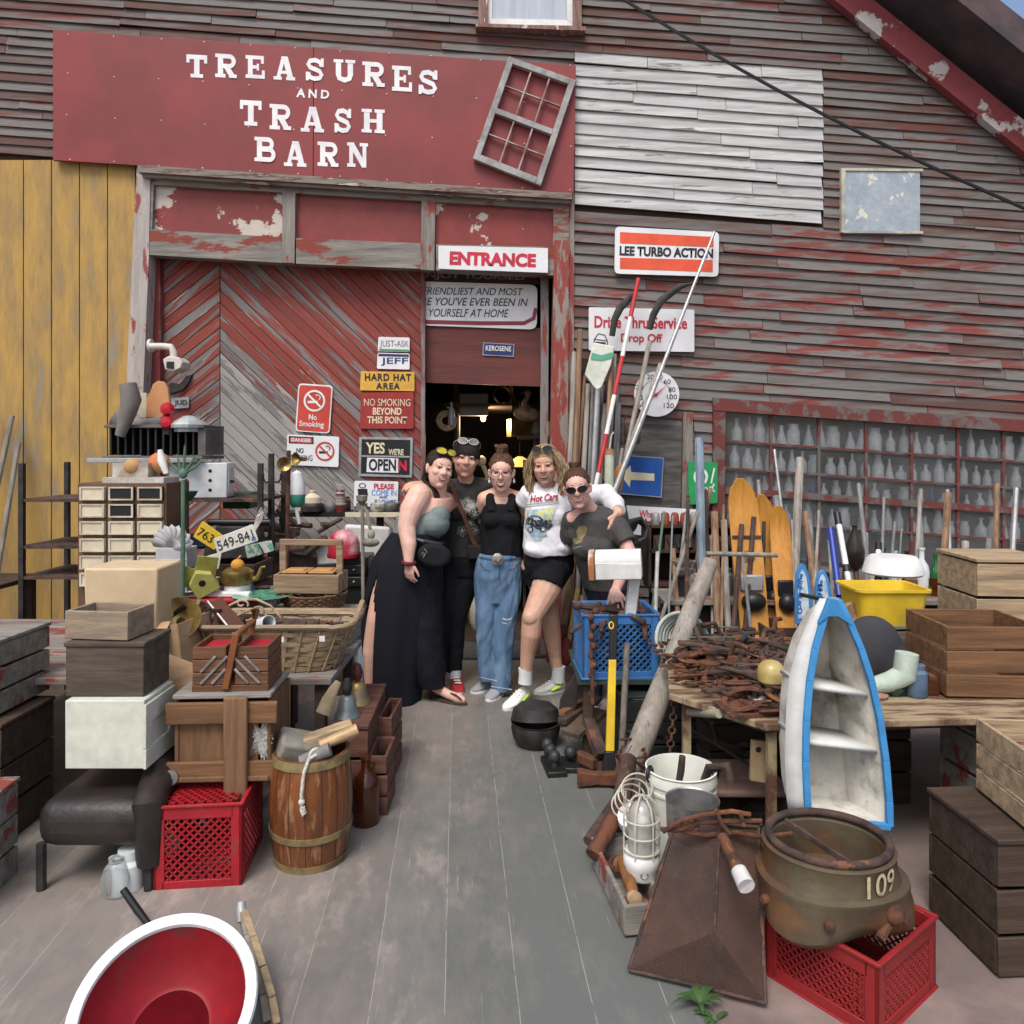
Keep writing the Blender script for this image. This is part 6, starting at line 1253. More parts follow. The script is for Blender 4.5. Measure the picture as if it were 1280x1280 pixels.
# --- left edge stack
m = MB(); a = kx(100, 3.3); b = kx(190, 3.3)
T = thing('canvas_box', 'tall beige canvas-sided box at the left edge', 'box', ((a + b) / 2, 3.45, .86)); m.box(((a + b) / 2, 3.46, .99), (b - a, .24, .27), t=1.04); m.build('body', W('beige_canvas', (.56, .43, .27), (.5, .38, .23), 5, bump=.05, var=.05), T, w=True, bev=.01)
T = thing('cardboard_carton', 'worn brown cardboard carton tilted left of the basket', 'carton', (kx(208, 3.42), 3.5, .62), (0, -7, -8)); m = MB(); w, d, h = .25, .26, .24
m.box((0, -d / 2, h / 2), (w, .005, h)); m.box((0, d / 2, h / 2), (w, .005, h)); m.box((-w / 2, 0, h / 2), (.005, d, h)); m.box((w / 2, 0, h / 2), (.005, d, h)); m.box((0, 0, .004), (w, d, .005)); m.build('walls', CARD, T)
m = MB(); m.box((-.03, -d / 2 - .05, h - .02), (w, .12, .005), (35, 0, 4)); m.build('flap', CARD, T)
m = MB(); m.tube(px([(180, 793), (206, 775), (232, 757)], 3.5), [.025, .012, .012], 10); solo(m, 'black_telescope', BLACKP, 'black tube lying across the carton', 'tube')
m = MB(); m.lathe([(.02, 0), (.05, .01), (.095, .05), (.1, .055), (.09, .05), (.04, .02)], P(226, 777, 3.5), 24, (60, 20, 0), cap=False); solo(m, 'brass_bowl', BRASS, 'tarnished brass bowl leaning in the carton', 'bowl')
T = thing('leather_chair', 'worn black leather armchair seat at the left edge', 'chair', (kx(140, 2.95), 3.05, 0)); BL_ = W('worn_leather', (.03, .022, .02), (.015, .012, .012), 6, rough=.45, bump=.5); m = MB(); c = (kx(140, 2.95), 3.05, .25); m.box(c, (.44, .5, .18)); m.build('seat', BL_, T, w=True, bev=.07, seg=4)
m = MB(); m.tube([(kx(196, 2.9), 2.85, .1), (kx(196, 2.9), 2.84, .32), (kx(194, 2.95), 2.98, .37), (kx(192, 3.2), 3.3, .37)], [.05, .06, .06, .06], 14); m.build('armrest', BL_, T, w=True)
for X in (-.2, .2):
    for Y in (-.22, .22): m = MB(); m.tube([(c[0] + X, c[1] + Y, 0), (c[0] + X, c[1] + Y, .18)], .018, 8); m.build('leg', IRON, T, w=True)
T = thing('drawer', 'loose white painted drawer with a panelled side', 'drawer', (kx(160, 2.95), 3.05, .435), (0, 0, 0)); m = MB(); w, d, h = .30, .25, .26
X = kx(180, 2.88) - w / 2; DW = W('pale_green_white', (.58, .6, .5), (.5, .52, .44), 4, bump=.08, c3=(.3, .28, .22), s3=8, lo3=.69, hi3=.72); m.box((X, 3.005, .565), (w, d, h)); m.build('box', DW, T, w=True, bev=.004)
m = MB()
for z in (.47, .64): m.box((X + w / 2 + .002, 3.005, z), (.012, d, .075))
for y in (2.905, 3.105): m.box((X + w / 2 + .002, y, .56), (.0115, .05, .10))
m.build('panel_frame', DW, T, w=True, bev=.002)
wood_box('dark_chest', 'dark brown wooden chest stacked on the white drawer', (kx(141, 2.98), 3.03, .698), (0, 0, 0), .3, .22, .19, W('chest_dark', (.1, .075, .055), (.06, .045, .032), 4, st=(.8, 6, 6), bump=.3), lid=True, cat='chest')
wood_box('grey_tray_box', 'small grey open wooden tray box on the dark chest', (kx(130, 2.98), 3.03, .91), (0, 0, -6), .26, .18, .11, W('tray_tan', (.3, .23, .15), (.2, .16, .12), 4, st=(1, 6, 6)), cat='box')
T = thing('cardboard_scrap', 'torn cardboard pieces between chest and sewing box', 'cardboard', (kx(222, 3.25), 3.28, .45)); m = MB()
for x, y, Y, rx, ry, rz, w, h in ((222, 845, 3.25, 60, 20, 0, .2, .14), (234, 862, 3.2, 75, -20, 10, .14, .12), (214, 870, 3.2, 40, 10, -20, .16, .1), (212, 890, 3.22, 80, 5, 0, .14, .09)): m.box(P(x, y, Y), (w, h, .005), (rx, ry, rz))
m.build('sheets', CARD, T, w=True)
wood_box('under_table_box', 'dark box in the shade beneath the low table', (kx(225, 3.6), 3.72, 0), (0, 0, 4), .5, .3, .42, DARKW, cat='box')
m = MB(); m.lathe([(.05, 0), (.052, .1), (.04, .115), (.04, .15)], (kx(178, 2.95), 2.85, .0), 20); solo(m, 'glass_jar', GLASS, 'clear glass jar between chair and red crate', 'jar')
m = MB(); m.tube([P(212, 973, 2.95), P(222, 960, 3.1)], [.03, .032], 16); solo(m, 'steel_cylinder', STEEL, 'short steel cylinder poking out beside the wooden crate', 'cylinder')
# --- barrel with tools, jug, bells, crates
T = thing('small_barrel', 'small varnished wooden barrel with brass hoops on the deck', 'barrel', (kx(389, 3.07), 3.07, .0)); m = MB(); prof = [(.138, .0), (.150, .06), (.160, .15), (.165, .24), (.162, .32), (.153, .4), (.148, .44), (.138, .44), (.14, .38), (0, .37)]; n = 48
m.lathe(prof, n=n); o = m.build('staves', W('barrel_wood', (.2, .065, .018), (.085, .028, .01), 2.6, st=(7, 7, .9), lo=.32, hi=.68, c3=(.3, .15, .07), s3=5, lo3=.53, hi3=.66, st3=(6, 6, 1.5), rough=.4, bump=.4, coat=.2), T)
m = MB()
for k in range(16):
    a = 2 * math.pi * (k + .3) / 16; m.tube([V((r_ * math.cos(a), r_ * math.sin(a), z)) for r_, z in prof[:7]], .0012, 4)
m.build('stave_joints', BLACK, T)
for z0, z1, r0, r1 in ((.005, .035, .1435, .149), (.125, .15, .161, .1635), (.405, .438, .1555, .1515)): m = MB(); m.lathe([(r0 - .003, z0), (r0 + .0015, z0), (r1 + .0015, z1), (r1 - .003, z1)], n=n, cap=False); m.build('hoop', W('hoop_brass', (.3, .23, .1), (.14, .1, .06), 9, metal=.4, rough=.55), T)
bc = V((kx(389, 3.07), 3.07, .0))
T = thing('wooden_block_plane', 'pale wooden block with a round grip in the barrel', 'tool', bc + V((.06, .02, .42))); m = MB(); m.box(bc + V((.065, .03, .475)), (.2, .07, .065), (0, -14, 18)); m.build('block', PALEW, T, w=True, bev=.006); m = MB(); m.tube([bc + V((.05, -.05, .47)), bc + V((.19, -.01, .52))], [.02, .024], 12); m.build('grip', W('grip_tan', (.45, .3, .15), (.35, .22, .1), 6, rough=.4), T, w=True)
T = thing('canvas_bundle', 'grey canvas bundle and blocks stuffed in the barrel', 'bundle', bc + V((-.05, 0, .38))); m = MB(); m.box(bc + V((-.06, .0, .44)), (.15, .14, .10), (12, 18, 24)); m.box(bc + V((0, .08, .45)), (.2, .05, .05), (0, -18, 12)); m.build('bundle', W('bundle_grey', (.22, .21, .18), (.16, .15, .12), 8, bump=.4), T, w=True, bev=.015, seg=3)
T = thing('roped_mallet', 'grey handled mallet tied with white rope over the barrel rim', 'mallet', bc + V((.03, -.1, .42))); m = MB(); m.tube([bc + V((-.01, -.12, .435)), bc + V((.1, -.10, .475))], [.022, .026], 12); m.build('handle', W('mallet_grey', (.2, .2, .19), (.15, .15, .14), 8), T, w=True)
m = MB(); q = bc + V((.03, -.15, .455)); m.tube([q + V((.03, .03, .012)), q, q + V((-.012, -.022, -.04)), q + V((-.02, -.03, -.12)), q + V((-.018, -.03, -.15)), q + V((-.02, -.03, -.18)), q + V((-.012, -.032, -.2)), q + V((-.006, -.032, -.19)), q + V((-.012, -.033, -.165))], .0065, 8); m.ell(q + V((-.019, -.03, -.15)), .013, n=10); m.ring(q + V((.02, .035, .0)), .026, .006, rot=(80, 20, 30)); m.build('rope', ROPE, T, w=True)
T = thing('amber_jug', 'large brown amber glass jug behind the barrel', 'jug', (kx(457, 3.34), 3.34, 0)); m = MB(); m.lathe([(.0, 0), (.055, 0), (.06, .012), (.06, .17), (.054, .2), (.03, .225), (.02, .24), (.019, .28), (.024, .285), (.024, .3), (0, .3)], n=28); m.build('glass', AMBER, T); m = MB(); m.ring((.02, 0, .262), .02, .006, rot=(90, 0, 0)); m.build('handle', AMBER, T)
for i, (x, y, w, d, h, lb) in enumerate(((-.735, 3.68, .16, .60, .40, 'long brown crate behind the barrel carrying the bells'), (-.605, 3.52, .09, .24, .28, 'narrow red-brown crate behind the amber jug'), (-.62, 3.86, .07, .3, .34, 'tall brown crate at the foot of the black trousers'))): wood_box('small_crate', lb, (x, y, 0), (0, 0, 2 - 2 * i), w, d, h, W('crate_redbrown', (.14, .06, .04), (.08, .035, .025), 4, st=(.8, 6, 6), bump=.4), slats=3, cat='crate', lid=i == 0)
def bell(name, label, loc, s, mat, hm): 
    T = thing(name, label, 'bell', loc); m = MB(); m.lathe([(.09 * s, 0), (.085 * s, .012 * s), (.066 * s, .05 * s), (.055 * s, .11 * s), (.04 * s, .135 * s), (0, .145 * s)], n=28); m.build('bell', mat, T); m = MB(); m.lathe([(.012 * s, .14 * s), (.03 * s, .16 * s), (.036 * s, .2 * s), (.02 * s, .25 * s), (0, .26 * s)], n=14); m.build('grip', hm, T); return T
bell('hand_bell', 'grey pewter bell standing on the crate', (kx(434, 3.5), 3.5, .42), .68, W('pewter_bell', (.2, .23, .23), (.12, .14, .14), 5, metal=.5, rough=.35), IRON); bell('hand_bell', 'brass rimmed bell with a dark wooden top on the crate', (kx(447, 3.68), 3.68, .42), .74, W('bell_dark', (.16, .15, .13), (.3, .2, .08), 3, st=(.1, .1, 7), metal=.6, rough=.4), W('bell_red', (.1, .03, .025), (.07, .02, .02), 5, rough=.4))
m = MB(); m.tube(px([(404, 892), (410, 875), (417, 862), (423, 852)], 3.4), [.035, .028, .022, .014], 10, flat=.3); solo(m, 'cow_horn', W('horn_tan', (.3, .24, .15), (.15, .12, .08), 5), 'tan curved horn leaning behind the pewter bell', 'horn')
m = MB(); m.tube(px([(446, 850), (447, 825), (449, 815), (449, 803)], 4.2), [.034, .034, .014, .014], 14); solo(m, 'clear_bottle', GLASS, 'tall clear bottle beside the leg of the wide trousers', 'bottle')
m = MB(); m.tube(px([(441, 850), (442, 838), (446, 828)], 4.1), [.03, .03, .012], 12); solo(m, 'yellow_bottle', W('amber_yellow', (.5, .27, .03), (.4, .2, .02), 4, rough=.2), 'small yellow bottle beside the clear bottle', 'bottle')
# --- back shelf with helmets and cups
T = thing('back_shelf', 'black shelf with a cream front edge against the red door', 'shelf', (kx(430, 5.6), 5.65, 1.1)); m = MB(); m.box(((kx(335, 5.6) + kx(500, 5.6)) / 2, 5.72, 1.165), (kx(500, 5.6) - kx(335, 5.6), .3, .03)); m.build('board', BLACK, T, w=True); m = MB(); m.box(((kx(432, 5.57) + kx(500, 5.57)) / 2, 5.565, 1.168), (kx(500, 5.6) - kx(432, 5.6), .012, .034)); m.build('front_edge', CREAM, T, w=True)
for X in (kx(345, 5.6), kx(470, 5.6)): m = MB(); m.box((X, 5.78, .575), (.05, .05, 1.15)); m.build('leg', IRON, T, w=True)
sy = 1.182
T = thing('red_lantern', 'dark red glass lantern jar on the back shelf', 'lantern', (kx(425, 5.65), 5.66, sy)); m = MB(); m.lathe([(.045, 0), (.045, .06), (.035, .065), (.035, .13), (.04, .135), (.03, .16), (0, .165)], n=18); m.build('body', W('lantern_red', (.12, .02, .02), (.3, .28, .26), 2, st=(.1, .1, 9), lo=.5, hi=.55, rough=.3), T); m = MB(); m.ring((0, 0, .17), .03, .003, rot=(90, 0, 0)); m.build('bail', STEEL, T)
for i, (x, kind, mt, lb) in enumerate(((411, 0, STEEL, 'dull metal sugar bowl left of the red lantern'), (451, 1, W('silver_cup', (.42, .38, .3), (.3, .26, .2), 9, metal=.6, rough=.35), 'tarnished silver goblet on the cream shelf edge'), (472, 0, W('cup_pattern', (.5, .48, .4), (.15, .15, .13), 22), 'patterned round pot on the shelf below the come in sign'), (487, 0, STEEL, 'dented steel pan on the right end of the shelf'))):
    m = MB(); m.lathe([[(.05, 0), (.065, .03), (.06, .06), (.045, .065), (.02, .075), (0, .085)], [(.03, 0), (.01, .02), (.01, .05), (.04, .08), (.042, .12), (.038, .12), (0, .08)]][kind], n=20); solo(m, ('pot', 'goblet')[kind], mt, lb, ('pot', 'goblet')[kind], (kx(x, 5.62), 5.66, sy))
T = thing('lobster_buoy', 'white and sea green lobster buoy hanging by the brass stand', 'buoy', (kx(371, 5.3), 5.3, 1.1)); m = MB(); m.lathe([(.03, .0), (.055, .03), (.058, .09)], P(371, 634, 5.3), 18); m.build('green_end', W('sea_green', (.06, .3, .22), (.05, .25, .18), 8), T, w=True); m = MB(); m.lathe([(.058, .09), (.056, .16), (.035, .24), (.0, .26)], P(371, 634, 5.3), 18); m.build('white_end', BWHT, T, w=True); m = MB(); m.tube(px([(370, 634), (374, 655)], 5.28), .013, 8); m.build('spindle', WHITE, T, w=True)
T = thing('kerosene_stove', 'black pot with a cream domed lid on the back shelf', 'pot', (kx(386, 5.5), 5.6, sy)); m = MB(); m.lathe([(.07, 0), (.085, .01), (.085, .05), (.075, .06), (.07, .07)], n=24); m.build('pot', IRON, T); m = MB(); m.lathe([(.066, .07), (.06, .11), (.03, .135), (.02, .14), (.022, .16), (0, .165)], n=24); m.build('lid', CREAM, T)
T = thing('hook_stand', 'dark iron upright with double hooks', 'stand', (kx(340, 4.9), 4.9, .6)); m = MB(); m.tube([P(341, 700, 4.9), P(340, 567, 4.9)], .015, 8); m.tube([P(336, 700, 4.9), P(337, 567, 4.9)], .009, 6); m.build('upright', IRON, T, w=True)
for sg in (-1, 1): m = MB(); m.tube(px([(340, 602), (340 + sg * 8, 603), (340 + sg * 11, 598), (340 + sg * 11, 592)], 4.9), .007, 6); m.build('hook', IRON, T, w=True)
T = thing('brass_horn_stand', 'rusty upright pipe with two old brass car horns on top', 'stand', (kx(360, 4.9), 4.9, .6)); m = MB(); m.tube([P(358, 720, 4.9), P(361, 563, 4.9)], .014, 8); m.tube(px([(340, 668), (362, 668)], 4.9), .008, 6); m.build('pipe', RUST, T, w=True)
for x, y, rz in ((355, 580, 20), (371, 574, -40)): m = MB(); m.lathe([(.012, -.07), (.014, -.03), (.03, -.005), (.045, .01), (.04, .008), (.01, -.02)], P(x, y, 4.84), 20, (90, 0, rz), cap=False); m.build('horn', BRASS, T, w=True)
T = thing('drawer_unit', 'small black plastic two drawer unit under the red helmet', 'drawers', (kx(441, 5.0), 5.1, .6)); m = MB(); m.box((kx(441, 5.0), 5.14, .77), (.19, .26, .33)); m.build('case', BLACKP, T, w=True, bev=.01)
for y in (712, 727): m = MB(); m.box((kx(442, 5.0), 5.0, zz(y, 5.0)), (.165, .02, .065)); d_ = m.build('drawer', BLACKP, T, w=True, bev=.006); m = MB(); m.ell((kx(442, 4.98), 4.985, zz(y, 5.0)), .009); m.build('knob', STEEL, d_, w=True)
m = MB(); m.box((kx(440, 5.1), 5.25, .3), (.4, .4, .6)); solo(m, 'dark_cabinet', DARKW, 'dark cabinet on the floor behind the basket', 'cabinet', bev=.01)
T = thing('red_helmet', 'scuffed red and white helmet on the black drawer unit', 'helmet', (kx(427, 4.95), 5.02, .94)); m = MB(); m.lathe([(.1, 0), (.104, .03), (.102, .09), (.085, .14), (.05, .17), (0, .18)], n=30); m.build('shell', W('helmet_red', (.42, .02, .05), (.35, .015, .04), 4, c3=(.6, .5, .5), s3=5, lo3=.46, hi3=.66, rough=.45, bump=.05), T); m = MB(); m.lathe([(.106, -.005), (.11, .004), (.108, .022), (.104, .022)], n=30, cap=False); m.build('band', REDP, T)
m = MB(); m.box((kx(450, 5.15), 5.35, .9), (.32, .05, .42), (0, 4, 3)); m.box((kx(408, 5.15), 5.35, .93), (.24, .04, .2), (0, -3, 0)); solo(m, 'plastic_sheet', paint('panel_white', (.6, .6, .57)), 'white plastic panels standing behind the drawer unit', 'panel', bev=.02)
T = thing('crutch', 'old wooden crutch leaning by the woman in wide trousers', 'crutch', (kx(452, 4.95), 4.95, .5))
m = MB(); m.tube(px([(454, 760), (453, 633)], 4.95), .012, 8); m.tube(px([(454, 633), (459, 640), (461, 655), (465, 668)], 4.95), .012, 8); m.build('shaft', GREYW, T, w=True); m = MB(); m.ell(P(464, 668, 4.95), (.025, .02, .035)); m.ell(P(463, 678, 4.95), (.06, .03, .03)); m.build('grip', W('grip_dull', (.3, .28, .24), (.15, .14, .12), 10), T, w=True)
m = MB()
for k in range(14): a = P(random.uniform(350, 425), random.uniform(655, 700), 5.3); m.tube([a, a + V((random.uniform(-.2, .2), random.uniform(-.1, .1), random.uniform(-.15, .15)))], random.uniform(.012, .03), 8)
m.box((kx(385, 5.35), 5.45, .8), (.5, .22, .25)); solo(m, 'scrap_pipes', W('pipe_brown', (.12, .08, .055), (.06, .04, .035), 9, isl=.5), 'heap of dark pipes and castings under the back shelf', 'scrap')
m = MB(); wq(m, [(278, 616), (312, 616), (312, 636), (278, 636)], 5.2, .2); solo(m, 'green_tin', GREENP, 'dark green tin box behind the white tin cabinet', 'tin', bev=.006)
# --- left of the frame
table('side_table', 'dark side table at the far left below the ochre wall', -4.6, -3.2, 4.2, 5.2, .8, DARKW, DARKW)
for i, (x, y, z, w, h, mt, lb) in enumerate(((-3.7, 4.5, .8, .4, .34, CARD, 'cardboard box standing on the far left table'), (-4.15, 4.5, .8, .36, .5, W('trunk_green', (.08, .1, .07), (.06, .07, .05), 4), 'dull green chest on the far left table'), (-2.35, 3.3, 0, .5, .5, DARKW, 'dark wooden trunk on the ground at the far left'), (-2.9, 3.35, 0, .45, .62, BROWNW, 'brown wooden trunk at the far left behind the basin'), (-2.1, 2.75, 0, .4, .36, OLDW, 'grey wooden chest at the far left edge near the basin'), (-3.7, 4.55, 1.165, .3, .2, PALEW, 'pale little box on the cardboard box'), (-2.35, 3.35, .53, .4, .3, OLDW, 'grey box stacked on the dark trunk'))):
    wood_box('storage_box', lb, (x, y, z), (0, 0, random.uniform(-6, 6)), w, .36, h, mt, lid=True, slats=0 if i in (0, 1) else 3)
for i in range(5): m = MB(); x = -4.4 + i * .17; m.tube([(x, 5.3, 0), (x + random.uniform(-.1, .2), 5.78, random.uniform(1.6, 2.3))], .018, 8); solo(m, 'rake_pole', GREYW, 'grey wooden tool handle leaning on the ochre wall, %s from the left' % ORD[i], 'handle', group='handles on the ochre wall')
def goods(n, x0, x1, Y, z, label, grp, sc=1.0):
    for i in range(n):
        m = MB(); k = random.randrange(5); q = random.uniform(.75, 1.25) * sc
        if k == 0: m.lathe([(.03 * q, 0), (.034 * q, .01), (.034 * q, .08 * q), (.025 * q, .09 * q), (.027 * q, .105 * q), (0, .106 * q)], n=14)
        elif k == 1: m.box((0, 0, .035 * q), (.09 * q, .06 * q, .07 * q))
        elif k == 2: m.lathe([(.02 * q, 0), (.045 * q, .03 * q), (.055 * q, .05 * q), (.045 * q, .04 * q), (0, .012)], n=14)
        elif k == 3: m.lathe([(.02 * q, 0), (.03 * q, .03 * q), (.012 * q, .07 * q), (.012 * q, .10 * q), (.02 * q, .12 * q), (0, .125 * q)], n=12)
        else: m.box((0, 0, .02 * q), (.12 * q, .05 * q, .04 * q)); m.tube([(-.05 * q, 0, .04 * q), (0, 0, .085 * q), (.05 * q, 0, .04 * q)], .006, 6)
        solo(m, ('jar', 'tin', 'bowl', 'candlestick', 'iron')[k], random.choice([RUST2, RUST, STEEL, BRASS, CREAM, GREENP, W('sale_blue', (.1, .16, .24), (.07, .11, .17), 6), BROWNW, BWHT, AMBER, IRON, GALV]), label % ORD[i], ('jar', 'tin', 'bowl', 'candlestick', 'iron')[k], (kx(x0 + (x1 - x0) * (i + .5) / n + random.uniform(-3, 3), Y), Y + random.uniform(-.05, .05), z), (0, 0, random.uniform(-60, 60)), group=grp)
goods(12, 172, 312, 4.72, 1.05, 'small piece of bric-a-brac on the rack shelf behind the plates, %s from the left', 'bric-a-brac on the rack'); goods(10, 205, 335, 4.2, .84, 'small household thing on the grey crate beside the kettle, %s from the left', 'things beside the kettle'); goods(9, 335, 432, 5.1, .602, 'old kitchen thing on the dark cabinet behind the tote, %s from the left', 'things behind the tote', 1.4); goods(8, 345, 500, 5.75, 1.181, 'little pot or jar at the rear of the back shelf, %s from the left', 'pots at the rear of the back shelf'); goods(7, 165, 240, 4.55, 1.342, 'little tin or jar on the top of the iron rack, %s from the left', 'tins on top of the rack')
goods(5, 250, 330, 3.62, .76, 'small metal thing lying in the woven basket, %s from the left', 'metal things in the basket', .9)
# --- poles leaning beside the doorway
def pole(label, pts, Y, r, mat, name='pole', cat='pole', group=None, n=8):
    Ys = Y if isinstance(Y, (list, tuple)) else [Y] * len(pts)
    if not isinstance(Y, (list, tuple)): Ys = [Y - .25 * (1 - i / max(1, len(pts) - 1)) for i in range(len(pts))]
    m = MB(); m.tube([P(x, y, yy) for (x, y), yy in zip(pts, Ys)], r, n); return solo(m, name, mat, label, cat, group=group)
GP = [W('pole_pale', (.36, .33, .29), (.22, .2, .17), 3, st=(9, 9, .6)), W('pole_grey', (.25, .25, .25), (.16, .16, .16), 3, st=(9, 9, .6)), W('pole_tan', (.3, .19, .11), (.18, .1, .06), 3, st=(9, 9, .6)), W('pole_alu', (.42, .42, .42), (.3, .3, .3), 5, metal=.5, rough=.4)]
gl = 'long handles leaning by the doorway'
for i, (x0, y0, x1, y1, r_, k, nm) in enumerate(((703, 800, 718, 440, .019, 0, 'pale bent-topped handle nearest the door post'), (712, 810, 725, 412, .022, 2, 'tan thick handle second from the door post'), (719, 800, 735, 480, .02, 0, 'pale handle below the white oar blade'), (727, 800, 741, 484, .013, 1, 'thin grey rod below the white oar blade'), (732, 800, 748, 490, .02, 3, 'silver grey tube right of the oar shaft'), (738, 800, 756, 505, .018, 0, 'short pale handle left of the striped pole'), (706, 800, 731, 470, .012, 2, 'thin brown rod behind the pale handles'), (750, 800, 766, 445, .014, 1, 'dark grey pole behind the striped pole'))):
    pole(nm, [(x0, y0), (x1, y1)], 5.75, r_, GP[k], 'tool_pole', 'pole', gl)
T = thing('oar', 'white oar with a green chevron on its blade propped upside down', 'oar', P(735, 800, 5.45)); m = MB(); m.tube([P(731, 800, 5.4), P(747, 486, 5.6)], .02, 8); m.build('shaft', GP[3], T, w=True)
m = MB(); wq(m, [(742, 428), (768, 433), (764, 456), (752, 484), (746, 488), (741, 482), (731, 468)], 5.6, .025); m.build('blade', W('oar_white', (.66, .7, .6), (.56, .6, .5), 5, bump=.05), T, w=True, bev=.006); m = MB(); flat(m, [(740, 441), (752, 444), (766, 440), (765, 448), (752, 451), (738, 449)], 5.596); m.build('green_chevron', paint('chevron_green', (.1, .4, .25)), T, w=True)
T = thing('striped_pole', 'red and white banded surveying pole leaning by the door', 'pole', P(738, 640, 5.3)); a = V((798, 348)); b = V((738, 640))
for k in range(6):
    p, q = a.lerp(b, k / 6), a.lerp(b, (k + 1) / 6); m = MB(); m.tube([P(p.x, p.y, 5.7 - .06 * k), P(q.x, q.y, 5.7 - .06 * (k + 1))], .0165, 10); m.build('band', RED if k % 2 == 0 else WHITE, T, w=True)
for i, (hx, hy, bx_, by_, tip, lb) in enumerate(((775, 372, 757, 600, [(765, 420), (768, 400), (775, 385), (792, 368)], 'scythe with a dark curved blade crossing the drive thru sign'), (826, 372, 768, 640, [(812, 412), (816, 395), (826, 376), (850, 358), (866, 354)], 'long handled pruning hook with a dark curved blade'))):
    T = thing('scythe', lb, 'scythe', P(bx_, by_, 5.5)); m = MB(); m.tube([P(bx_, by_, 5.45), P(tip[0][0], tip[0][1] + 15, 5.7)], .018, 8); m.build('shaft', GP[0] if i else GP[2], T, w=True)
    m = MB(); m.tube([P(x, y, 5.72) for x, y in tip], [.022, .026, .03, .024, .006], 8, flat=.35); m.build('blade', IRON, T, w=True)
pole('long silver pole reaching up across the turbo sign', [(758, 640), (893, 290)], [5.3, 5.76], [.021, .010], GP[3]); pole('grey pole beside the long silver pole', [(757, 640), (826, 455)], [5.32, 5.66], .018, GP[0])
m = MB(); m.lathe([(.055, 0), (.058, .03), (.05, .04), (.05, .13), (.045, .14)], P(790, 555, 5.68), 20); T = thing('rusty_lantern', 'rusty old railway lantern hanging under the thermometer', 'lantern', P(790, 556, 5.68)); m.build('body', RUST2, T, w=True); m = MB(); m.tube(px([(781, 552), (780, 525), (790, 512), (800, 525), (800, 552)], 5.68), .004, 6); m.build('cage', RUST2, T, w=True)
T = thing('paddle', 'varnished canoe paddle blade beside the blue arrow sign', 'paddle', P(772, 640, 5.4)); m = MB(); wq(m, [(776, 578), (780, 590), (778, 612), (772, 618), (763, 617), (762, 604), (768, 588)], 5.4, .02); m.build('blade', W('paddle_wood', (.5, .22, .07), (.4, .17, .05), 4, st=(6, 1, .8), rough=.35), T, w=True, bev=.006); m = MB(); m.tube(px([(775, 580), (778, 560)], 5.42), .012, 8); m.tube(px([(769, 616), (771, 650)], 5.42), .014, 8); m.build('shaft', GP[0], T, w=True)
T = thing('fender_buoy', 'tall pale green boat fender with an orange cap', 'fender', P(762, 610, 5.3)); m = MB(); m.tube(px([(761, 630), (762, 566)], 5.35), .033, 14); m.build('tube', W('fender_green', (.5, .55, .42), (.42, .48, .36), 5), T, w=True); m = MB(); m.tube(px([(762, 568), (762, 561)], 5.35), [.035, .03], 14); m.build('cap', W('fender_cap', (.4, .18, .1), (.3, .12, .08), 6), T, w=True); m = MB(); m.tube(px([(762, 561), (764, 545), (767, 540)], 5.35), .006, 6); m.build('cord', ROPE, T, w=True)
for i, (x0, y0, x1, y1) in enumerate(((706, 830, 722, 735), (714, 832, 728, 745), (698, 828, 716, 700), (700, 836, 712, 760))): pole(('yellow wooden level leaning behind the bare legs', 'second yellow rule beside the level', 'brown stave behind the bare legs', 'short dark stave behind the bare legs')[i], [(x0, y0), (x1, y1)], 5.55, .022, (W('level_yellow', (.45, .32, .12), (.35, .24, .09), 5), MC['level_yellow'] if 'level_yellow' in MC else YELP, GP[2], RUST2)[i], 'stave', 'stave', n=4)
m = MB(); m.ell(P(707, 815, 5.3), (.05, .05, .1)); m.ell(P(703, 790, 5.35), (.04, .04, .06)); solo(m, 'red_float', W('float_maroon', (.16, .03, .03), (.1, .02, .02), 5), 'dark red net floats behind the sneakers', 'float')
# --- mid right: post board and mailbox
T = thing('mailbox', 'rusty white rural mailbox on a short white post', 'mailbox', P(780, 768, 4.05)); m = MB(); sec = [(-.075, 0), (.075, 0), (.075, .09)] + [(.075 * math.cos(a), .09 + .075 * math.sin(a)) for a in [math.pi * i / 10 for i in range(11)]] + [(-.075, .09)]
M_ = Matrix.Translation(P(775, 722, 3.95)) @ Matrix.Rotation(R(78), 4, 'Z') @ Matrix.Rotation(R(-3), 4, 'X'); m.prism([(x * .9, z * .9) for x, z in sec], .235, M_ @ Matrix.Translation((0, -.115, 0))); m.build('body', W('mailbox_white', (.62, .62, .6), (.55, .55, .53), 4, c3=(.2, .08, .03), s3=6, lo3=.64, hi3=.7, rough=.45, bump=.05), T, w=True, bev=.004)
m = MB(); M2 = M_ @ Matrix.Translation((0, .125, 0)); m.prism([(x * .93, z * .93 - .003) for x, z in sec], .03, M2); m.build('door', W('mailbox_rust', (.3, .12, .05), (.55, .5, .45), 9, lo=.5, hi=.62, bump=.3), T, w=True, bev=.004)
m = MB(); m.beam(P(787, 772, 4.0), P(793, 722, 4.0), .055, .05); m.build('post', W('post_white', (.6, .6, .58), (.48, .48, .46), 5, c3=(.25, .13, .08), s3=8, lo3=.66, hi3=.7), T, w=True, bev=.003)
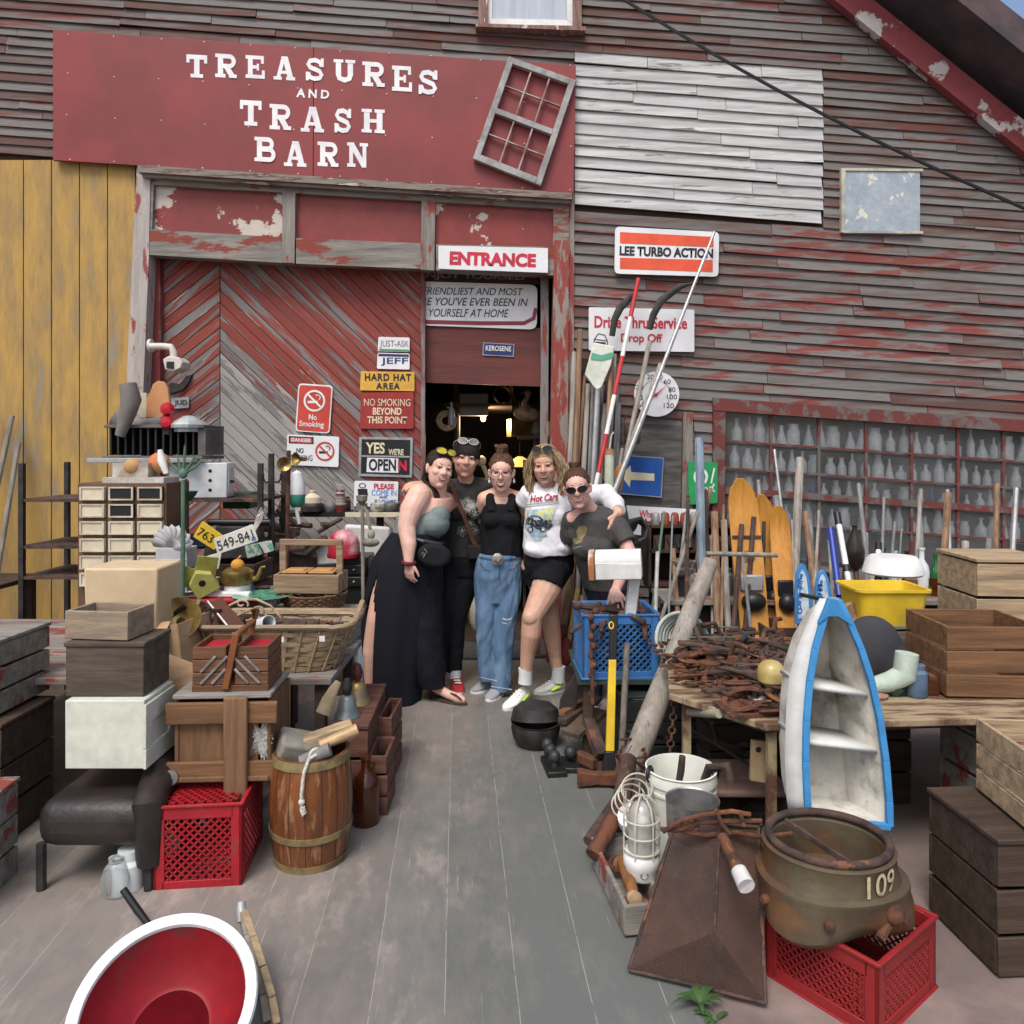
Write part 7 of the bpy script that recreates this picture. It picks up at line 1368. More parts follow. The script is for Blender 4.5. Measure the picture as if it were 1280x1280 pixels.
for x0, y0, x1, y1, Y, r_, mt, lb in ((878, 745, 874, 548, 4.95, .03, W('faded_blue', (.22, .28, .34), (.15, .2, .26), 4, st=(6, 6, .8)), 'faded blue-grey board standing before the green sign'), (826, 775, 872, 640, 4.7, .013, GREYW, 'thin rake handle leaning right of the mailbox'), (812, 790, 830, 640, 4.6, .008, W('rod_green', (.1, .17, .12), (.07, .12, .09), 5), 'thin green rod beside the mailbox'), (796, 770, 800, 690, 4.3, .006, RUST, 'thin rusty wire rod right of the mailbox'), (818, 800, 822, 690, 4.5, .012, W('handle_white', (.45, .44, .42), (.3, .29, .27), 6), 'white thin handle behind the mailbox')):
    pole(lb, [(x0, y0), (x1, y1)], Y + .2, r_, mt)
T = thing('pickaxe', 'old grey pick handle with a cross bar near the skis', 'tool', P(935, 800, 4.5)); m = MB(); m.tube(px([(883, 692), (972, 694)], 4.5), .014, 8); m.build('crossbar', GREYW, T, w=True); m = MB(); m.tube(px([(928, 694), (940, 800)], 4.5), .010, 8); m.build('stem', GALV, T, w=True)
# --- dark workbench behind with junk
table('work_bench', 'long rough bench under the bottle window holding tools', .95, 5.2, 4.75, 5.5, .7, OLDW, DARKW)
table('front_bench', 'low plank bench with a green cloth edge under the blue crate', .34, 1.25, 3.95, 4.55, .45, W('bench_green', (.035, .06, .045), (.02, .035, .03), 4), DARKW)
# --- skis
def ski(label, cx, top, bot, Y, wpx, tilt, stamp=False):
    T = thing('water_ski', label, 'water ski', P(cx, bot, Y)); m = MB(); n = 20; rings = []
    for i in range(n + 1):
        t = i / n; y = bot + (top - bot) * t; w = wpx * (1 if t < .82 else math.sqrt(max(.02, 1 - ((t - .82) / .185) ** 2))) * (.86 + .14 * min(1, t * 2))
        c = P(cx + tilt * (t - .5), y, Y + .35 * t - (.16 * max(0, t - .75) * 4 * max(0, t - .75) * 2)); hw = w / 2 * Y / F
        rings.append([c + V((-hw, 0, 0)), c + V((hw, 0, 0)), c + V((hw, .018, 0)), c + V((-hw, .018, 0))])
    m.loft(rings); m.build('board', HONEY, T, w=True, bev=.003)
    def at(t, dx, dy=-.006): return P(cx + tilt * (t - .5) + dx, bot + (top - bot) * t, Y + .35 * t) + V((0, dy, 0))
    m = MB(); a = at(.34, 0, -.03); m.ell(a, (wpx * .4 * Y / F, .05, .06)); m.build('binding', BLACKP, T, w=True); m = MB(); m.box(at(.44, 0, -.02), (wpx * .72 * Y / F, .03, .10)); m.build('foot_strap', GALV if stamp else BLACKP, T, w=True, bev=.01)
    if stamp:
        m = MB(); c = at(.58, 0, -.012); m.lathe([(.033, 0), (.04, 0), (.04, .002), (.033, .002)], c, 28, (90, 0, 0), cap=False); m.lathe([(0, 0), (.026, 0), (.026, .002), (0, .002)], c + V((0, .001, 0)), 10, (90, 0, 0)); m.build('round_stamp', W('stamp_dark', (.07, .05, .02), (.3, .2, .06), 30), T, w=True); m = MB(); m.box(at(.685, 0, -.008), (wpx * .95 * Y / F, .006, .02)); m.build('dark_band', RUST2, T, w=True)
    return T
ski('broad honey wooden water ski with a round stamp, standing leftmost', 937, 598, 830, 4.55, 40, -22, True); ski('honey wooden water ski half hidden behind the stamped one', 963, 618, 815, 4.72, 30, -22); ski('honey wooden water ski with dark strap, right of the pair', 980, 632, 815, 4.6, 28, -14)
for i, (x, y0, y1, w) in enumerate(((1003, 705, 780, 20), (1028, 713, 770, 19))):
    T = thing('junior_ski', 'small blue and white lettered water ski, %s' % ('left of the pair' if i == 0 else 'right of the pair'), 'water ski', P(x, y1, 4.3)); q = []
    for t in [k / 10 for k in range(11)]: q.append((x - w / 2 * math.sqrt(max(0.03, 1 - max(0, t - .45) ** 2 / .31)) + (1 - t) * 2, y1 - (y1 - y0) * t))
    for t in [k / 10 for k in range(10, -1, -1)]: q.append((x + w / 2 * math.sqrt(max(0.03, 1 - max(0, t - .45) ** 2 / .31)) + (1 - t) * 4, y1 - (y1 - y0) * t))
    m = MB(); wq(m, q, 4.3, .02); m.build('board', paint('ski_blue', (.06, .25, .55)), T, w=True, bev=.003)
    m = MB(); q2 = [(x + (a - x) * .62, (y0 + y1) / 2 + (b - (y0 + y1) / 2) * .82) for a, b in q]; flat(m, q2, 4.297); m.build('white_panel', W('ski_panel', (.55, .62, .68), (.25, .42, .62), 14, lo=.45, hi=.6), T, w=True)
    for k, ch in enumerate('JETPRO'): text(T, ch, x - 3, y0 + 16 + k * (y1 - y0 - 24) / 6, 6, 8, 4.294, paint('ski_letters', (.04, .16, .42)), .2, .04)
# --- clutter of poles right
for i, (x0, y0, x1, y1, Y, r_, k, lb) in enumerate(((990, 790, 1000, 572, 4.7, [.03, .026], 0, 'thick pale squared post among the poles'), (986, 760, 970, 620, 4.75, .022, 1, 'grey weathered pole leaning left of the pale post'), (985, 700, 968, 562, 4.9, .010, 3, 'thin silver rod in front of the bottle window'), (912, 812, 905, 650, 4.55, .02, 0, 'curved grey snath handle left of the skis'), (898, 790, 893, 640, 4.6, .024, 2, 'brown old handle left of the snath'), (1085, 780, 1073, 604, 4.6, [.02, .012], 1, 'grey crooked branch right of the white paddle'), (1020, 745, 1006, 640, 4.55, .018, 2, 'orange brown handle between the blue skis'), (1016, 760, 1012, 650, 4.65, .02, 1, 'grey pipe behind the blue skis'), (1066, 770, 1062, 680, 4.6, .012, 1, 'thin grey stick left of the branch'), (860, 760, 888, 610, 4.9, .014, 2, 'brown rod leaning at the batten'), (846, 740, 858, 640, 4.9, .01, 1, 'thin iron rod beside the batten'), (924, 800, 915, 640, 4.75, .018, 1, 'grey handle behind the snath'), (958, 760, 948, 600, 4.95, .012, 0, 'pale rod behind the stamped ski'))):
    pole(lb, [(x0, y0), ((x0 + x1) / 2 + random.uniform(-4, 4) * (i in (3, 5)), (y0 + y1) / 2), (x1, y1)], Y + .3, r_ if not isinstance(r_, list) else [r_[0], sum(r_) / 2, r_[1]], GP[k], group='poles on the right')
T = thing('blue_shaft', 'bright blue tube shaft leaning beside the white paddle', 'tube', P(1048, 745, 4.4)); m = MB(); m.tube([P(1049, 745, 4.35), P(1038, 660, 4.6)], .019, 10); m.build('tube', paint('deep_blue', (.02, .05, .32), .35), T, w=True)
for x0, y0, x1, y1, lb in ((1064, 745, 1046, 641, 'white paddle shaft with a black grip right of the blue tube'), (1098, 745, 1098, 679, 'white pole with black handle at the yellow tub')):
    T = thing('paddle_shaft', lb, 'paddle', P(x0, y0, 4.4)); a, b = P(x0, y0, 4.35), P(x1, y1, 4.6); m = MB(); m.tube([a, a.lerp(b, .85)], .0165, 10); m.build('shaft', WHITE, T, w=True); m = MB(); m.tube([a.lerp(b, .85), b], .02, 10); m.build('grip', BLACKP, T, w=True); m = MB(); m.tube([a.lerp(b, .28), a.lerp(b, .36)], .021, 10); m.build('collar', BLACKP, T, w=True)
for i, (x, y, s, mt, lb) in enumerate(((1104, 712, 1.5, GREENG, 'green wine bottle on the bench at the window'), (1091, 735, 1.3, GREENG, 'shorter green bottle beside the wine bottle'), (1118, 715, 1.4, GLASS, 'clear bottle right of the green wine bottle'), (1134, 722, 1.4, AMBER, 'amber bottle on the right bench'), (1152, 720, 1.5, GLASS, 'tall clear bottle on the right bench'), (1170, 725, 1.3, GREENG, 'green bottle farthest right on the bench'))):
    m = MB(); m.lathe([(r_ * s, z * s) for r_, z in BK['tall bottle']], n=16); solo(m, 'bottle', mt, lb, 'bottle', (kx(x, 4.95), 4.95, .705))
m = MB(); m.lathe([(.035, 0), (.06, .06), (.06, .12), (.03, .2), (.015, .25), (.018, .27)], n=20); solo(m, 'dark_jug', W('jug_brown', (.03, .022, .018), (.02, .015, .012), 5, rough=.2), 'dark brown ceramic bottle hung above the tools', 'bottle', P(1068, 710, 4.8))
T = thing('engine_block', 'small old outboard motor head on the bench', 'motor', P(852, 740, 4.9)); m = MB(); c = P(853, 720, 4.9); m.lathe([(.04, 0), (.07, .02), (.075, .05), (.06, .06), (.06, .075), (.07, .08), (.07, .1), (.03, .115), (0, .12)], c, 20); m.build('cowl', STEEL, T, w=True); m = MB(); m.box(c + V((0, 0, -.06)), (.05, .05, .14)); m.build('leg', IRON, T, w=True)
T = thing('shelf_cabinet', 'dark open cabinet of scrap under the window batten', 'cabinet', (kx(875, 5.2), 5.3, .7)); m = MB(); X = kx(868, 5.2)
for z in (.72, .95, 1.12): m.box((X, 5.32, z), (.62, .3, .018))
for x in (-.31, .31): m.box((X + x, 5.32, .92), (.018, .3, .42))
m.box((X, 5.46, .92), (.62, .015, .42)); m.build('frame', W('cab_dark', (.06, .03, .022), (.03, .02, .016), 5), T, w=True)
for k in range(9): x = X - .26 + k * .065; m = MB(); m.lathe([(.026, 0), (.03, .02), (.028, .06), (.02, .08), (0, .085)], (x, 5.22, 1.13), 12); solo(m, 'can', random.choice([RUST2, GALV, W('can_blue', (.12, .16, .2), (.08, .1, .12), 8), W('can_red', (.3, .06, .04), (.2, .05, .03), 8)]), 'small old can on top of the dark cabinet, %s from the left' % ORD[k], 'can', group='cans on the dark cabinet')
for k in range(8): x = X - .24 + k * .068; m = MB(); m.box((0, 0, .05), (.05, .08, random.uniform(.06, .13))); m.tube([(0, -.05, .08), (.02, -.06, .02)], .012, 6); solo(m, 'tool_part', random.choice([RUST, RUST2, GALV, IRON]), 'rusty machine part on the middle shelf of the dark cabinet, %s from the left' % ORD[k], 'machine part', (x, 5.22, .96), (0, 0, random.uniform(-30, 30)), group='machine parts in the cabinet')
for k in range(10): x = kx(900 + k * 26, 5.1); m = MB(); m.lathe([(.03, 0), (.035, .05), (.02, .1), (.03, .12)], n=12); m.box((.04, 0, .04), (.06, .05, .07)); solo(m, 'bench_junk', random.choice([RUST, RUST2, GALV, IRON, GREYP]), 'corroded fitting on the long bench, %s from the left' % ORD[k], 'fitting', (x, 5.05, .705), (0, 0, random.uniform(0, 90)), group='fittings on the long bench')
m = MB(); m.tube(px([(782, 668), (790, 655), (800, 650), (808, 660), (806, 672), (798, 676)], 5.1), [.05, .06, .05, .03, .025, .02], 10, flat=.4); solo(m, 'horse_shape', W('iron_green', (.05, .06, .06), (.03, .035, .035), 6), 'dark iron horse head shape beside the grey sleeve', 'ornament')
m = MB(); m.box((1.9, 4.86, .33), (1.9, .02, .66)); solo(m, 'bench_backing', W('backing_dark', (.035, .028, .024), (.02, .017, .015), 5), 'dark boarding added below the front of the long bench', 'backing')  # added sheet, its dark colour stands in for the darkness below the bench
for i in range(26):
    x = 838 + i * 11.2 + random.uniform(-4, 4); t_ = random.uniform(610, 690)
    pole(('thin worn rod or handle standing in the right heap, %s from the left') % ORD[i], [(x, 800), (x + random.uniform(-12, 12), t_)], random.uniform(4.75, 5.1), random.choice([.006, .009, .012, .016]), random.choice(GP[:3] + [RUST, RUST2, RUST2, IRON]), 'rod', 'rod', 'rods standing in the right heap')
for i in range(12):
    x = 701 + i * 5.4 + random.uniform(-2, 2); pole('slim pole in the bundle beside the door post, %s from the left' % ORD[i], [(x, 810), (x + 14 + random.uniform(-3, 6), random.uniform(425, 520))], 5.84, random.choice([.013, .017, .022]), random.choice(GP + [RUST2]), 'tool_pole', 'pole', 'poles bundled by the door')
pr = []
for k in range(3):
    m = MB()
    if k == 0: m.lathe([(.03, 0), (.05, .01), (.05, .03), (.02, .04), (.02, .07), (.035, .075), (.035, .09), (0, .09)], n=14); m.box((.06, 0, .02), (.08, .025, .03))
    elif k == 1: m.box((0, 0, .03), (.13, .06, .06), t=.7); m.tube([(-.05, 0, .06), (-.02, 0, .12), (.05, 0, .11)], .012, 7)
    else: m.ring((0, 0, .03), .05, .012, 18, 6, (20, 0, 0)); m.tube([(-.1, 0, .02), (.12, .03, .05)], .011, 7)
    pr.append(m)
for i in range(20):
    x = .88 + (i % 5) * .13 + random.uniform(-.04, .04); y = 3.45 + (i // 5) * .16 + random.uniform(-.04, .04); k = i % 3
    solo(MB().add(pr[k].v, pr[k].f), ('iron_casting', 'iron_clamp', 'iron_ring')[k], random.choice([RUST, RUST2, RUST2, IRON]), 'rusty machine fitting at the back of the iron table, %s counting from the left front' % ORD[i], 'fitting', (x, y, .622 + random.uniform(.0, .03)), (0, 0, random.uniform(0, 360)), group='fittings behind the horseshoes')
# --- blue crate with rusty tools
BC = milk_crate('bread_crate', 'blue plastic lattice crate full of rusty tools on the low bench', BLUEP, (kx(771, 4.05), 4.14, .452), (0, 0, 3), .40, .36, .33)
rng = ['first', 'second', 'third', 'fourth', 'fifth', 'sixth', 'seventh']
cx_, cy_ = kx(771, 4.05), 4.14
m = MB(); m.box((cx_, cy_, .72), (.36, .3, .05)); solo(m, 'scrap_layer', RUST2, 'packed dark scrap inside the blue crate', 'scrap')
for k, (a, b, r_, lb) in enumerate((((722, 757, 4.0), (812, 770, 4.1), .017, 'thick rusty bar across the blue crate'), ((745, 764, 4.0), (798, 752, 4.15), .014, 'rusty rod crossing the thick bar'), ((715, 790, 3.95), (748, 768, 4.05), .009, 'thin rusty bolt jutting left of the blue crate'), ((748, 756, 4.05), (752, 790, 3.92), .012, 'rusty hook hanging over the crate front'), ((778, 768, 4.0), (806, 778, 3.93), .015, 'rusty wrench lying on the crate rim'), ((803, 765, 4.0), (807, 800, 3.92), .013, 'rusty clevis hanging at the crate corner'), ((757, 776, 3.95), (748, 800, 3.92), .006, 'thin pale bolt hanging on the crate front'))):
    m = MB(); A = P(*a); B_ = P(*b); m.tube([A, A.lerp(B_, .5) + V((0, 0, .008)), B_], [r_, r_ * 1.15, r_ * .85], 7); m.ell(A, r_ * 1.6, n=8); solo(m, 'rusty_tool', RUST if k % 2 else RUST2, lb, 'tool')
m = MB(); m.tube(px([(790, 730), (797, 748), (803, 764), (800, 772), (770, 766), (740, 758)], 4.12), .009, 8); solo(m, 'bent_rod', W('orange_rust', (.26, .12, .06), (.14, .06, .03), 9), 'bent orange rust rod right of the mailbox post', 'rod')
m = MB(); m.tube([P(739, 765, 3.92), P(741, 880, 3.88)], .011, 6)
for k in range(9): m.ell(P(739 + (k % 2) * 3, 772 + k * 12, 3.9), (.017, .017, .02), n=8)
solo(m, 'rusty_chain', RUST, 'rusty chain hanging down the left corner of the blue crate', 'chain')
# --- sledge, pipe, thick pole
T = thing('sledge_hammer', 'splitting maul with a bright yellow and black handle', 'maul', G(764, 975)); Y0, Y1 = 3.72, 3.86
def yb(y): return P(767 - (y - 770) * .028, y, Y1 + (Y0 - Y1) * (y - 770) / 200)
def slab(y0, y1, w0, w1, d0, d1, mt, nm, tl=0):
    m = MB(); a, b = yb(y0), yb(y1); k0, k1 = w0 * Y0 / F / 2, w1 * Y0 / F / 2
    m.loft([[b + V((-k1, -d1, 0)), b + V((k1, -d1, -tl)), b + V((k1, d1, -tl)), b + V((-k1, d1, 0))], [a + V((-k0, -d0, 0)), a + V((k0, -d0, -tl)), a + V((k0, d0, -tl)), a + V((-k0, d0, 0))]]); return m.build(nm, mt, T, w=True, bev=.004)
g_ = slab(768, 824, 12, 9.5, .012, .012, BLACKP, 'grip'); slab(824, 938, 9.5, 11, .014, .015, YELP, 'handle'); slab(938, 966, 11.5, 19, .017, .02, BLACKP, 'collar'); m = MB(); m.ring(yb(781) + V((-.012, -.013, 0)), .011, .0035, 18, 6, (80, 0, 0), 1.5); m.build('eyelet_ring', YELP, g_, w=True)
m = MB(); c = G(745, 985); m.loft([[c + V((-.09, -.03, .012)), c + V((-.09, .03, .012)), c + V((-.09, .03, .09)), c + V((-.09, -.03, .09))], [c + V((.0, -.025, .022)), c + V((.0, .025, .022)), c + V((.0, .025, .075)), c + V((.0, -.025, .075))], [c + V((.10, -.028, .018)), c + V((.10, .028, .018)), c + V((.10, .028, .08)), c + V((.10, -.028, .08))]]); m.build('head', RUST, T, w=True, bev=.006)
pole('slim grey pipe handle standing right of the yellow maul', [(775, 985), (784, 804)], [3.62, 3.85], .0165, W('pipe_handle', (.16, .14, .12), (.1, .085, .07), 5, st=(8, 8, .8)), 'tool_pole', 'pole', n=12)
m = MB(); ps = [(788, 962, 3.52), (812, 900, 3.6), (840, 830, 3.72), (865, 760, 3.85), (888, 702, 3.98)]; pts = [P(*q) for q in ps]; m.tube(pts, [.058, .06, .054, .048, .042], 16)
T = thing('weathered_log', 'thick weathered grey log leaning across the right heap', 'log', pts[0]); m.build('log', W('driftwood', (.33, .30, .26), (.2, .175, .145), 2.4, st=(9, 9, .8), lo=.35, hi=.65, c3=(.12, .1, .085), s3=4, lo3=.62, hi3=.66, st3=(9, 9, .5), bump=.7, bscale=3), T, w=True)
m = MB()
for k in range(26): a = k * .72; m.tube([pts[0] + V((.065 * math.cos(a), -.05 + .05 * math.sin(a), .08 + random.uniform(-.04, .04))), pts[0] + V((.075 * math.cos(a + 1), -.05 + .055 * math.sin(a + 1), .06 + random.uniform(-.06, .04)))], .0055, 5)
m.build('wrapped_chain', RUST, T, w=True)
# --- left foot of the right heap: pot, weights, iron scraps
T = thing('cast_iron_kettle', 'black cast iron pot with its lid ajar on the deck', 'pot', (kx(670, 4.15), 4.22, 0)); m = MB(); m.lathe([(.0, .0), (.09, .005), (.125, .05), (.137, .1), (.132, .13), (.138, .137), (.125, .135), (.1, .06), (0, .03)], n=32); m.build('pot', IRON, T); m = MB(); m.lathe([(.14, 0), (.136, .012), (.125, .06), (.08, .095), (.02, .105), (0, .11)], (0, .015, .14), 32, (-12, 0, 0)); m.build('lid', IRON, T)
T0 = thing('ball_weight', 'black iron plate with three balls in a row', 'weight', G(692, 966)); m = MB(); c = P(692, 958, 3.9); c.z = .018; m.box(c, (.1, .22, .034), (0, 0, 8)); m.build('plate', BLACK, T0, w=True, bev=.006)
for x, y in ((685, 926), (688, 935), (692, 946)): m = MB(); q = G(x, y + 24); m.ell((kx(x, 3.95), 3.95 - (y - 935) * .008, .085), .031, n=18); m.tube([(kx(x, 3.95), 3.95 - (y - 935) * .008, .03), (kx(x, 3.95), 3.95 - (y - 935) * .008, .07)], .018, 10); m.build('ball', W('iron_ball', (.03, .035, .037), (.02, .022, .024), 9, rough=.5), T0, w=True)
T0 = thing('ball_weight', 'black iron plate carrying a single ball', 'weight', G(712, 960)); m = MB(); c = V((kx(713, 3.92), 3.92, .018)); m.box(c, (.1, .16, .032), (0, 0, -4)); m.build('plate', BLACK, T0, w=True, bev=.006); m = MB(); m.ell(c + V((0, 0, .065)), .033, n=18); m.build('ball', MC['iron_ball'], T0, w=True)
T = thing('shovel_blade', 'dark rusty shovel blade standing against the blue crate bench', 'shovel', G(708, 935)); m = MB(); wq(m, [(697, 905), (700, 875), (712, 852), (722, 838), (726, 850), (720, 885), (712, 905), (704, 912)], 4.1, .012); m.build('blade', W('blade_dark', (.035, .025, .022), (.02, .016, .015), 6), T, w=True, bev=.004)
for k, (a, b, w_, h_, mt, lb) in enumerate((((702, 902, 4.0), (740, 878, 4.25), .05, .03, RUST2, 'rusty angle iron on the scrap pile by the pot'), ((702, 892, 4.05), (738, 872, 4.3), .04, .03, BROWNW, 'splintered brown stick on the scrap pile'), ((712, 918, 3.95), (748, 888, 4.15), .12, .03, W('rail_brown', (.1, .07, .05), (.06, .04, .03), 6), 'broad dark iron plate on the scrap pile'), ((735, 900, 4.0), (752, 945, 3.85), .06, .05, RUST2, 'rusty rail piece leaning beside the maul'), ((745, 955, 3.85), (722, 944, 3.95), .05, .05, RUST, 'rusty wedge lying by the single ball weight'), ((720, 950, 3.98), (758, 960, 3.88), .09, .06, RUST2, 'rusty cast bracket under the maul collar'), ((726, 890, 4.15), (748, 872, 4.3), .05, .02, GREYW, 'grey wooden offcut on the scrap pile'))):
    m = MB(); A = P(*a); B_ = P(*b); A.z = max(A.z, .03); B_.z = max(B_.z, .03); m.beam(A, B_, w_, h_); solo(m, 'iron_scrap', mt, lb, 'scrap iron', bev=.004)
# --- hose
T = thing('garden_hose', 'coiled pale green hose hanging behind the thick log', 'hose', P(850, 855, 4.3))
for k in range(6): m = MB(); m.ring(P(853 + k * .8, 800, 3.95 + k * .02), .14 - k * .012, .010, 36, 8, (70, 4 * k, 8)); m.build('loop', W('hose_green', (.25, .33, .27), (.4, .44, .4), 8) if k % 2 else W('hose_pale', (.45, .48, .44), (.3, .34, .3), 8), T, w=True)
m = MB(); m.beam(P(826, 790, 4.4), P(930, 806, 4.4), .06, .03); m.beam(P(826, 850, 4.4), P(826, 780, 4.4), .04, .03); solo(m, 'bench_rail', OLDW, 'grey wooden rail behind the coiled hose', 'rail')
# --- horseshoe table
T = thing('iron_table', 'worn wooden topped iron table covered with horseshoes', 'table', (.9, 3.3, 0)); m = MB(); zt = .62; tp = [(.66, 3.2), (.95, 2.84), (1.25, 2.87), (2.6, 2.95), (2.6, 4.15), (.85, 4.15)]
m.add([V((x, y, zt)) for x, y in tp] + [V((x, y, zt - .028)) for x, y in tp], [tuple(range(6)), tuple(range(11, 5, -1))] + [(i, i + 6, (i + 1) % 6 + 6, (i + 1) % 6) for i in range(6)]); m.build('tabletop', W('table_cream_wood', (.33, .25, .15), (.2, .14, .09), 4, st=(1, 5, 1), c3=(.11, .06, .035), s3=4, lo3=.47, hi3=.58, bump=.3), T, w=True, bev=.004)
for x, y in ((.74, 3.22), (.99, 2.9), (2.5, 3.05), (1.3, 3.9), (2.5, 4.05)): m = MB(); m.box((x, y, .3), (.032, .032, .59)); m.build('leg', W('leg_rust_cream', (.35, .28, .16), (.12, .06, .035), 7, lo=.4, hi=.55, bump=.3), T, w=True)
m = MB(); m.beam((.74, 3.22, .585), (.99, 2.9, .585), .03, .04); m.beam((.99, 2.9, .585), (2.5, 3.05, .585), .03, .04); m.build('rim_rail', RUST2, T, w=True)
def shoe_mb():
    m = MB(); m.tube([V((.055 * math.sin(a), -.065 * math.cos(a), 0)) for a in [R(-145 + 290 * i / 16) for i in range(17)]], [.007] + [.011] * 15 + [.007], 6, flat=.6); return m
pr = None
for k in range(72):
    x = random.uniform(.76, 1.4); y = random.uniform(2.95, 3.95)
    if x < .98 - (y - 2.8) * .55 + .02: x += .2
    lay = k // 20; loc = (x, y, zt + .012 + lay * .018); rot = (random.uniform(-22, 22), random.uniform(-22, 22), random.uniform(0, 360))
    lab = 'rusty horseshoe lying in the heap on the iron table'
    if pr is None: pr = solo(shoe_mb(), 'horseshoe', RUST, lab, 'horseshoe', loc, rot, group='horseshoes heaped on the table')
    else: dup(pr, loc, rot, lab, random.uniform(.85, 1.25))
pr = None
for k in range(26):
    x = random.uniform(.86, 1.35); y = random.uniform(2.95, 3.7); m = MB(); L_ = random.uniform(.16, .34)
    loc = (x, y, zt + .05 + random.uniform(0, .04)); rot = (random.uniform(-8, 8), random.uniform(-10, 10), random.uniform(-60, 80)); lab = 'rusty tongs or bar lying over the horseshoes'
    if pr is None:
        m.tube([(-.15, 0, 0), (-.05, .012, .004), (.02, 0, .006), (.09, -.02, .004), (.12, -.005, 0)], [.007, .009, .011, .009, .006], 7); m.tube([(-.15, .03, 0), (-.05, .014, .002), (.02, -.004, .004), (.09, .02, .004), (.12, .006, 0)], [.007, .009, .011, .009, .006], 7); pr = solo(m, 'blacksmith_tongs', RUST2, lab, 'tongs', loc, rot, group='tongs on the table')
    else: dup(pr, loc, rot, lab, random.uniform(.8, 1.2))
m = MB()
for k in range(260):
    x = random.uniform(.72, 1.4); y = random.uniform(2.92, 3.85)
    if x < .99 - (y - 2.8) * .6: continue
    c = V((x, y, zt + .02 + random.uniform(0, .035))); a = random.uniform(0, 3.14); m.tube([c, c + V((.05 * math.cos(a), .05 * math.sin(a), random.uniform(-.01, .01)))], random.uniform(.004, .01), 5)
o = solo(m, 'scrap_iron', RUST, 'loose rusty bits of iron spread under the horseshoes', 'scrap iron'); o['kind'] = 'stuff'
m = MB(); m.lathe([(.05, 0), (.085, .01), (.09, .03), (.05, .045), (.03, .05)], (kx(885, 3.7), 3.72, zt + .03), 22); solo(m, 'rusty_gear', RUST2, 'rusty round gear plate at the back of the iron table', 'gear')
T = thing('wire_basket', 'green wire basket behind the horseshoes', 'basket', (1.02, 3.85, zt)); m = MB()
for z, s in ((.01, .85), (.05, .95), (.1, 1.05)): m.tube([(1.02 + s * x, 3.85 + s * y, zt + z) for x, y in ((-.15, -.1), (.15, -.1), (.15, .1), (-.15, .1))], .005, 6, closed=True)
for k in range(9): m.tube([(1.02 - .127 + k * .032, 3.765, zt + .01), (1.02 - .157 + k * .039, 3.745, zt + .1)], .003, 5)
m.build('wires', W('wire_green', (.1, .13, .09), (.06, .07, .05), 9), T, w=True)
T = thing('orange_saw', 'orange and teal small chain saw motor at the back of the table', 'motor', P(975, 838, 3.75)); m = MB(); c = P(976, 824, 3.75); m.box(c + V((0, 0, .03)), (.12, .1, .06)); m.build('housing', W('saw_orange', (.65, .12, .03), (.55, .09, .02), 5, rough=.4), T, w=True, bev=.012); m = MB(); m.box(c + V((-.02, -.02, -.03)), (.11, .1, .06)); m.build('teal_base', W('saw_teal', (.06, .2, .22), (.04, .14, .16), 5), T, w=True, bev=.01); m = MB(); m.tube([c + V((-.09, -.05, -.03)), c + V((-.06, -.05, .07)), c + V((-.02, -.05, .1)), c + V((0, -.05, .02))], .006, 6); m.build('handle', GALV, T, w=True)
T = thing('glass_float_lamp', 'yellowed glass dome lamp with a chrome base on the table', 'lamp', (kx(967, 3.05), 3.08, zt)); m = MB(); m.lathe([(.035, .075), (.052, .09), (.056, .12), (.05, .15), (.03, .168), (0, .174)], n=24); m.build('dome', W('dome_yellow', (.5, .4, .16), (.38, .28, .09), 5, rough=.25, bump=.03), T); m = MB(); m.lathe([(.05, 0), (.05, .012), (.028, .02), (.028, .075), (0, .076)], n=20); m.build('base', STEEL, T); m = MB(); m.ell((-.06, -.03, .02), (.04, .03, .02)); m.ell((.05, -.05, .02), (.03, .03, .02)); m.build('clamp', STEEL, T)
m = MB(); m.tube([P(899, 892, 2.98), P(862, 890, 3.2)], .018, 10); solo(m, 'grey_pipe', W('pipe_greyish', (.3, .28, .2), (.2, .18, .14), 6), 'pale grey pipe lying at the table front edge', 'pipe'); m = MB(); m.box((kx(935, 2.95), 2.98, zt + .012), (.2, .16, .012), (3, 0, 12)); solo(m, 'rusty_plate', RUST, 'flat rusty plate at the table front corner', 'plate')
m = MB(); c = P(843, 880, 3.25)
for k in range(13): m.ring(c + V((-.004 * k + .02 * (k > 7) * (k - 7), -.006 * k, -.026 * k if k < 10 else -.26)), .014, .004, 10, 5, (90 if k % 2 else 80, 0, 90 * (k % 2)))
solo(m, 'hanging_chain', RUST, 'rusty chain hanging from the table corner into the bucket', 'chain')
m = MB(); wq(m, [(940, 926), (964, 928), (962, 980), (938, 976)], 2.95, .02); o = solo(m, 'wooden_plate_panel', W('ply_tan', (.32, .24, .13), (.25, .18, .1), 5), 'tan board with a round hole hanging under the iron table', 'board', bev=.002)
m = MB(); m.lathe([(0, 0), (.011, 0), (0, .001)], P(948, 937, 2.947), 16, (90, 0, 0)); m.build('hole', BLACK, o, w=True)
